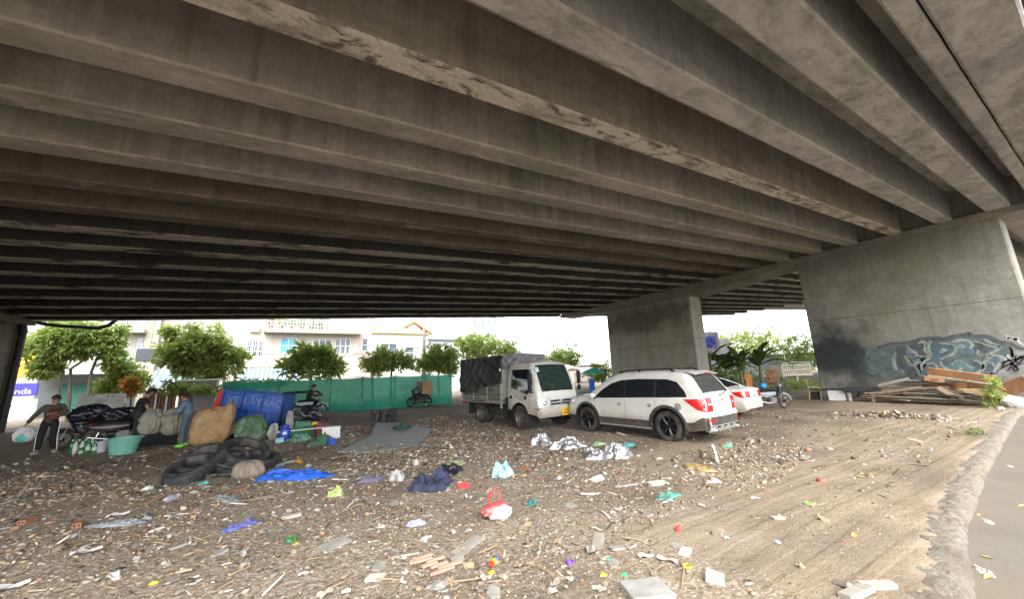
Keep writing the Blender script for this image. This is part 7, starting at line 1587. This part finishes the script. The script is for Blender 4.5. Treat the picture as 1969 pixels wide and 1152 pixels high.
def stickf(b, k):
    r_ = random.Random(k + 3); L = r_.uniform(.14, .38); b.tube([(-L / 2, 0, .012), (-L / 6, r_.uniform(-.02, .02), .025), (L / 5, r_.uniform(-.02, .02), .02), (L / 2, 0, .012)], [.009, .008, .006, .003], stick_m, 5)
def leaff(b, k):
    b.grid(lambda u, v: ((u - .5) * .17, (v - .5) * .075 * math.sin(max(.02, min(.98, u)) * math.pi) ** .7, (.006 + .012 * (2 * v - 1) ** 2 + .012 * math.sin(u * 3 + k))), 8, 4, leaf_y)
KINDS = [('paper_scrap', proto('paper_scrap', flake(paper, .075), 6), 62, 'small white scrap of paper among the rubble', 'scrap', 'white paper scraps'), ('dusty_scrap', proto('dusty_scrap', flake(dustp, .10, .02), 6), 46, 'dusty beige scrap of sheeting among the rubble', 'scrap', 'dusty beige scraps'),
         ('card_scrap', proto('card_scrap', flake(cardm, .12), 5), 30, 'brown scrap of card among the rubble', 'scrap', 'brown card scraps'), ('rubble_stone', proto('rubble_stone', shard(stone_m, .045, .5), 8), 70, 'small grey beige stone among the rubble', 'stone', 'loose rubble stones'),
         ('tile_shard', proto('tile_shard', tilef, 5), 26, 'flat grey shard of tile among the rubble', 'shard', 'grey tile shards'), ('dry_stick', proto('dry_stick', stickf, 6), 40, 'thin dry brown stick on the dirt', 'stick', 'dry sticks'), ('film_scrap', proto('film_scrap', flake(filmm, .15, .05), 5), 16, 'crumpled grey scrap of plastic film among the rubble', 'scrap', 'grey film scraps')]
for nm, pr, cnt, lab, cat, grp in KINDS:
    k = 0; tr = 0
    while k < cnt and tr < 9000:
        tr += 1; px, py = rn.uniform(0, 1900), 850 + 300 * rn.random() ** .8
        if not inside(px, py, DENSE) and rn.random() > .10: continue
        q = G(px, py)
        if q.y < kerb_y(q.x) + .5 or q.y > 14: continue
        o = pr[k] if k < len(pr) else pr[rn.randrange(len(pr))].copy()
        if k >= len(pr): C.objects.link(o)
        o.location = (q.x, q.y, gh(q.x, q.y)); o.rotation_euler = (rn.gauss(0, .12), rn.gauss(0, .12), rn.uniform(0, 6.28)); o.scale = (rn.uniform(.6, 1.25),) * 3; tag(o, lab, cat, grp); k += 1
for k, (px, py, lab) in enumerate([(1880, 975, 'yellow leaf curled against the kerb on the road'), (1887, 1050, 'broad yellow leaf lying on the road at the right'), (1961, 957, 'yellow leaf at the right edge of the road'), (1903, 935, 'small tan leaf on the road beside the kerb'), (1681, 914, 'tan leaf lying alone on the wheel ruts'), (1644, 1036, 'orange brown leaf on the ruts nearest the kerb'), (1656, 921, 'pale dry leaf left of the tan leaf on the ruts'), (1895, 1087, 'dry leaf beside the white twig litter on the road')]):
    q = G(px, py); b = MB(); leaff(b, k); on = q.y < kerb_y(q.x); o = b.build('leaf', None, 60, (q.x, q.y, (-.105 if on else gh(q.x, q.y))), k * 1.3); o.scale = (.62,) * 3; tag(o, lab, 'leaf', 'fallen leaves')
# ---- single things one can point at
def slabf(name, label, cat, px, py, w_, d_, t, mat, rz=0, tilt=(0, 0), group=None, chip=.0, lift_=0):
    q = G(px, py); b = MB(); b.box((0, 0, t / 2), (w_, d_, t), mat, None, min(.006, t * .3))
    if chip: b.v = [tuple(Vector(v) + Vector((noise.noise((v[0] * 9, v[1] * 9, px)), noise.noise((v[0] * 9, v[1] * 9, py)), 0)) * chip) for v in b.v]
    o = b.build(name, None, 25, (q.x, q.y, gh(q.x, q.y) + lift_)); o.rotation_euler = (tilt[0], tilt[1], rz); return tag(o, label, cat, group)
def heap(name, label, cat, px, py, w_, d_, h_, mat, seed=1, rz=0, amp=.55, **k): q = G(px, py); return crumple(name, label, cat, (q.x, q.y, 0), (w_, d_, h_), mat, seed, rz, amp, **k)
blue_t = M('blue_sheet', (.02, .10, .50), .55, var=.25); navy_j = M('navy_denim', (.028, .035, .075), .85, var=.35, scale=5); redc = M('red_cloth', (.55, .05, .04), .75, var=.2); foil = M('silver_foil', (.36, .36, .365), .42, metal=.75, var=.2, scale=6); pinkf = M('pink_fibre', (.55, .30, .22), .85, var=.2, scale=7); conc_b = M('broken_concrete', (.33, .315, .28), .9, var=.15, scale=10, bmp=.5)
heap('blue_sheet', 'crumpled bright blue plastic sheet right of the tyre heap', 'sheet', 562, 922, 1.35, .55, .17, blue_t, 3, -.5)
heap('navy_trousers', 'heap of navy denim clothes in the middle of the rubble', 'clothes', 832, 942, .72, .62, .26, navy_j, 5, .2)
heap('black_jacket', 'black jacket spread behind the navy denim clothes', 'clothes', 862, 915, .60, .42, .16, bl, 6, .5)
heap('red_cloth', 'small red cloth beside the navy denim clothes', 'cloth', 892, 942, .26, .16, .08, redc, 7)
heap('purple_cloth', 'faded purple cloth left of the navy denim clothes', 'cloth', 712, 928, .50, .26, .10, M('purple_cloth', (.13, .12, .17), .85, var=.25), 8)
heap('patterned_bag', 'crumpled dark and white printed bag between the two cloth heaps', 'bag', 762, 926, .26, .34, .20, M('printed_film', (.42, .41, .39), .5, var=.6, scale=14), 9)
heap('cabbage_leaf', 'pale green cabbage leaf among the rubble below the blue sheet', 'leaf', 645, 958, .26, .20, .12, M('cabbage', (.35, .46, .14), .5, var=.3, scale=9), 10)
heap('green_rag', 'yellow green rag behind the navy denim clothes', 'rag', 875, 900, .45, .22, .07, M('yellow_green_rag', (.24, .28, .12), .8, var=.2), 11)
heap('striped_bag', 'blue and white film bag standing in a peak among the rubble', 'bag', 968, 920, .40, .26, .27, M('blue_white_film', (.28, .50, .66), .4, var=.75, scale=9), 12, amp=.35)
q = G(962, 1000); bag = empty('handled_bag', lift(q), .1, 'red and white bag with red strings near the middle foreground', 'bag')
b = MB(); b.ball((0, 0, .07), (.16, .13, .09), M('dirty_white_film', (.58, .57, .54), .45, var=.2, scale=10), 16, lambda d: 1 + .25 * noise.noise(d * 3)); b.build('body', bag, 60)
b = MB(); b.ball((-.03, .06, .10), (.19, .12, .075), M('red_film', (.56, .10, .10), .45, var=.25, scale=10), 16, lambda d: 1 + .3 * noise.noise(d * 3.3)); b.build('flap', bag, 60)
for k in (-1, 1): b = MB(); b.tube([(.06 * k, .1, .13), (.02 + .09 * k, .14, .26), (.0 + .05 * k, .16, .32), (-.06, .15, .2), (-.14, .05, .08)], .009, redc, 5); b.build('string', bag, 60)
for k, (px, py, w_, d_, h_, lab) in enumerate([(1042, 856, .62, .50, .27, 'left rounded end of the silver foil roll'), (1092, 864, .95, .46, .25, 'middle smooth length of silver foil before the SUV'), (1146, 882, .62, .46, .22, 'crumpled silver foil right of the smooth length'), (1186, 880, .72, .50, .27, 'right crumpled silver foil nearest the SUV rear wheel')]):
    heap('silver_foil', lab, 'foil', px, py, w_, d_, h_, foil, 20 + k, -.3, .5, group='silver foil pieces', freq=3.5)
heap('teal_net', 'blue green net scrap behind the right silver foil', 'net', 1205, 862, .55, .22, .09, M('teal_net', (.06, .22, .22), .8, var=.4), 30)
heap('green_rag', 'pale green rag lying behind the silver foil pieces', 'rag', 1150, 858, .45, .2, .07, M('pale_green_rag', (.25, .36, .22), .8, var=.3), 31)
heap('green_film', 'bright green film scrap lying right of the SUV rear wheel', 'film', 1400, 861, .30, .14, .05, M('mint_film', (.12, .45, .28), .5), 32)
for k, (px, py, w_, d_, col_, lab) in enumerate([(1285, 957, .4, .2, (.08, .22, .18), 'dark green net scrap below the pale foam boards'), (1022, 972, .22, .16, (.05, .18, .17), 'dark teal net scrap right of the red bag'), (330, 962, .34, .2, (.40, .41, .45), 'large grey film scrap below the tyre heap'), (437, 965, .75, .22, (.24, .26, .26), 'wide grey film spread left of the cabbage leaf'), (232, 1012, .6, .26, (.24, .25, .26), 'grey sheet scrap in the left foreground'), (460, 1020, .38, .16, (.09, .10, .30), 'violet blue strap tangle in the left foreground'), (540, 895, .28, .14, (.16, .30, .42), 'small blue net scrap right of the tyre heap'), (575, 888, .34, .14, (.55, .30, .03), 'orange rag right of the tyre heap'), (285, 945, .2, .16, (.62, .64, .62), 'white film knot left below the tyre heap'), (392, 932, .16, .12, (.06, .40, .38), 'turquoise scrap at the front of the tyre heap'), (1010, 905, .3, .2, (.28, .14, .06), 'reddish dry leaf litter heap right of the blue and white bag'), (1345, 905, .7, .35, (.36, .25, .12), 'straw coloured litter heap right of the white boards'), (560, 1045, .16, .12, (.05, .16, .06), 'dark green scrap in the middle left foreground'), (800, 1018, .22, .1, (.30, .34, .50), 'lavender film scrap below the navy clothes')]):
    heap('litter_scrap', lab, 'scrap', px, py, w_, d_, .06, M('scrap_%d' % k, col_, .6, var=.35, scale=8), 50 + k, k * .7)
pink = G(838, 1092)
for k in range(7): b = MB(); b.box((0, 0, .012), (rn.uniform(.16, .26), .045, .02), pinkf, None, .006); o = b.build('pink_strip', None, 30, (pink.x + rn.uniform(-.12, .12), pink.y + (k - 3) * .055, gh(pink.x, pink.y) + .006 + .003 * k), rn.uniform(-.12, .12)); tag(o, 'torn strip of pink fibre board in the front centre', 'strip', 'pink fibre strips')
heap('coiled_net', 'grey net coil below the pink strips', 'net', 845, 1132, .24, .12, .03, M('grey_net', (.22, .21, .20), .8, var=.4), 71)
white_b = M('white_foam_board', (.50, .48, .43), .7, var=.1)
for px, py, w_, d_, rz, lab in [(1143, 926, .34, .13, -.3, 'left white foam board in the middle rubble'), (1203, 934, .42, .10, -.3, 'long grey board between the two white foam boards'), (1265, 932, .30, .18, -.4, 'right white foam board in the middle rubble'), (1140, 951, .40, .05, -.35, 'thin white lath before the left white foam board'), (1374, 933, .20, .08, -.9, 'white shard right of the straw litter'), (1496, 1001, .14, .09, -.5, 'white paper sheet lying alone on the bare dirt'), (64, 946, .28, .05, -.5, 'white lath on the bare clay at the far left'), (560, 1000, .24, .09, -.1, 'cream card with a yellow corner in the left middle foreground'), (300, 1025, .16, .06, .3, 'white flat piece in the left foreground'), (722, 1118, .16, .12, -.6, 'crumpled white wrapper near the bottom middle'), (1318, 1068, .16, .10, .4, 'white crumpled paper right of the purple ring'), (560, 888, .40, .04, .1, 'white lath leaning over the orange rag'), (660, 905, .36, .05, -.5, 'upper white lath right of the blue sheet'), (662, 925, .42, .05, -.3, 'lower white lath right of the blue sheet'), (1020, 882, .5, .04, -.2, 'thin grey lath before the silver foil'), (815, 890, .12, .10, .5, 'small white can among the middle rubble')]:
    slabf('board_scrap', lab, 'scrap', px, py, w_, d_, .022, tile_m if 'grey' in lab else white_b, rz, (rn.gauss(0, .1), rn.gauss(0, .1)))
q = G(1381, 890); sheet('white_shard', 'upright white foam shard at the right edge of the rubble', 'shard', lift(q), .16, .30, white_b, .4, 3, .03, .02, .05)
# toys, caps and rings
def ring(label, px, py, R_, r_, mat, sq=False, name='ring'):
    q = lift(G(px, py)); b = MB(); n = 4 if sq else 28; pt_ = [Vector((R_ * math.cos(a), R_ * math.sin(a), r_)) for a in [2 * math.pi * k / n + .4 for k in range(n)]]
    b.tube(pt_, r_, mat, 8, closed=True); return tag(b.build(name, None, 50, q), label, 'ring')
ring('purple plastic ring on the dirt in the front centre', 1096, 1089, .030, .010, M('purple_plastic', (.16, .05, .55), .4)); ring('yellow square ring left of the concrete block', 1322, 1098, .042, .009, M('yellow_plastic', (.75, .62, .03), .4), True); ring('thin lime green ring on the bare ruts', 1556, 973, .045, .006, M('lime_plastic', (.28, .62, .08), .4))
b = MB(); b.lathe([(.03, 0), (.03, .03), (.024, .038), (.001, .038)], M('red_plastic', (.65, .05, .04), .4), None, 18); tag(b.build('red_plastic_dot', None, 40, lift(G(1305, 1028))), 'bright red bottle cap on the dirt right of centre', 'bottle cap')
q = lift(G(952, 1090)); toy = empty('toy', q, .5, 'rainbow striped plastic toy in the front centre', 'toy')
for k, c_ in enumerate([(.62, .06, .04), (.70, .26, .03), (.72, .60, .05), (.10, .45, .10), (.05, .15, .55), (.25, .06, .40)]): b = MB(); b.box((-.065 + k * .026, 0, .028), (.026, .05 - .004 * k, .045), M('toy_%d' % k, c_, .4), (0, 0, .0), .008); b.build('segment', toy, 40)
slabf('stick', 'pale flat stick beside the rainbow toy', 'stick', 970, 1071, .14, .025, .012, M('pale_stick', (.52, .44, .26), .8), 1.0); slabf('yellow_tab', 'small yellow tab below the rainbow toy', 'tab', 945, 1107, .05, .045, .012, M('yellow_plastic', (.75, .62, .03)), .5)
for px, py, c_, lab in [(1160, 1113, (.45, .55, .04), 'yellow green plastic flower near the bottom centre'), (1200, 1112, (.06, .42, .16), 'green plastic crumb right of the yellow green flower'), (1173, 1083, (.08, .36, .24), 'small green film strip right of the purple ring'), (295, 1128, (.75, .62, .03), 'tiny yellow scrap at the bottom left'), (570, 1052, (.50, .24, .03), 'curved orange strip in the left middle foreground')]:
    heap('plastic_scrap', lab, 'scrap', px, py, .07, .05, .02, M('bit_%d_%d' % (px, py), c_, .45), px)
# broken concrete and bricks
def chunk(name, label, px, py, size, mat, rz=0, tilt=0, cat='block', seed=1):
    q = G(px, py); bm = bmesh.new(); bmesh.ops.create_cube(bm, size=1, matrix=Matrix.Diagonal((*size, 1))); bmesh.ops.subdivide_edges(bm, edges=bm.edges[:], cuts=5, use_grid_fill=True); bmesh.ops.bevel(bm, geom=[e for e in bm.edges if e.calc_face_angle(0) > 1], offset=.006, segments=2, affect='EDGES')
    for v in bm.verts: v.co += v.co.normalized() * .012 * noise.noise(v.co * 14 + Vector((seed, 0, 0))) + Vector((0, 0, .012 * noise.noise(v.co * 6)))
    me = bpy.data.meshes.new(name); bm.to_mesh(me); bm.free(); me.materials.append(mat); me.polygons.foreach_set('use_smooth', [True] * len(me.polygons)); me.set_sharp_from_angle(angle=R(35)); o = bpy.data.objects.new(name, me); C.objects.link(o)
    o.location = (q.x, q.y, gh(q.x, q.y) + size[2] * .42); o.rotation_euler = (tilt, tilt * .5, rz); return tag(o, label, cat)
chunk('concrete_block', 'pale block of broken concrete standing alone on the ruts', 1377, 1124, (.10, .14, .075), conc_b, .5, .1)
chunk('concrete_slab', 'flat grey concrete slab cut by the bottom of the photo', 1245, 1148, (.36, .26, .05), M('slab_concrete', (.27, .265, .25), .9, var=.15, scale=8, bmp=.4), -.4, 0, 'slab', 2)
chunk('concrete_block', 'small brick shaped stone lying right of the red cap', 1382, 1033, (.13, .09, .05), stone_m, .3, .05, 'block', 3)
def hollow_brick(px, py, rz, lab):
    q = lift(G(px, py)) - Vector((0, 0, .03)); root = empty('hollow_brick', q, rz, lab, 'brick', 'hollow red bricks'); bk_ = M('red_brick', (.30, .13, .07), .9, var=.3, scale=12); b = MB(); b.box((0, 0, .045), (.09, .19, .09), bk_, None, .005); b.build('body', root, 30); b = MB()
    for x in (-.02, .02):
        for z in (.025, .065): b.lathe([(.013, 0), (.001, 0)], blk, Matrix.Translation((x, -.0965, z)) @ Matrix.Rotation(R(90), 4, 'X'), 12)
    b.build('hole', root, 30)['kind'] = 'stuff'
hollow_brick(460, 947, .3, 'hollow red brick below the grey sack of the tyre heap'); hollow_brick(148, 1017, .2, 'hollow red brick in the left foreground'); hollow_brick(52, 1010, -.3, 'half buried hollow red brick at the far left')
pale_pl = M('pale_planed_wood', (.29, .27, .23), .85, var=.3, stretch=(4, .4, 4))
for px, py, L, w_, rz, tl, lab in [(1688, 1138, .30, .07, -.45, .10, 'thick pale plank end lying at the bottom right'), (1650, 1152, .30, .10, -.2, -.1, 'darker plank under the pale plank end at the bottom right'), (1622, 1136, .13, .05, 1.2, .5, 'small pale board propped up at the bottom right')]: slabf('plank', lab, 'plank', px, py, L, w_, .045, pale_pl if 'pale' in lab else tile_m, rz, (tl, tl * .5), 'planks at the bottom right')
for px, py, w_, d_, rz, lab in [(900, 1054, .42, .14, .5, 'long flat grey tile piece in the front centre left'), (1150, 1048, .36, .12, .7, 'grey brown board slanting in the front centre'), (1187, 1062, .16, .08, -.2, 'dark grey chip right of the slanting board'), (640, 1055, .34, .2, .4, 'dark grey tile in the middle foreground'), (1245, 998, .16, .1, .2, 'flat beige tile right of the red bag'), (780, 1075, .28, .07, -.3, 'pale strip above the pink strips'), (1552, 883, .6, .07, .2, 'dark lath lying on the bare dirt right of the SUV'), (1790, 868, .3, .06, .1, 'small grey lath near the kerb at the right')]:
    slabf('flat_piece', lab, 'scrap', px, py, w_, d_, .02, M('grey_brown_board', (.26, .24, .20), .85, var=.2) if 'brown' in lab or 'beige' in lab else tile_m, rz, (rn.gauss(0, .08), rn.gauss(0, .08)))
for px, py, lab in [(1892, 985, 'white twig litter on the road by the kerb'), (1885, 1075, 'white torn paper on the road beside the dry leaf'), (1935, 885, 'white crumpled paper on the road at the right')]:
    q = G(px, py); crumple('road_scrap', lab, 'scrap', (q.x, q.y, -.115), (.22, .10, .03), paper, px, .6)
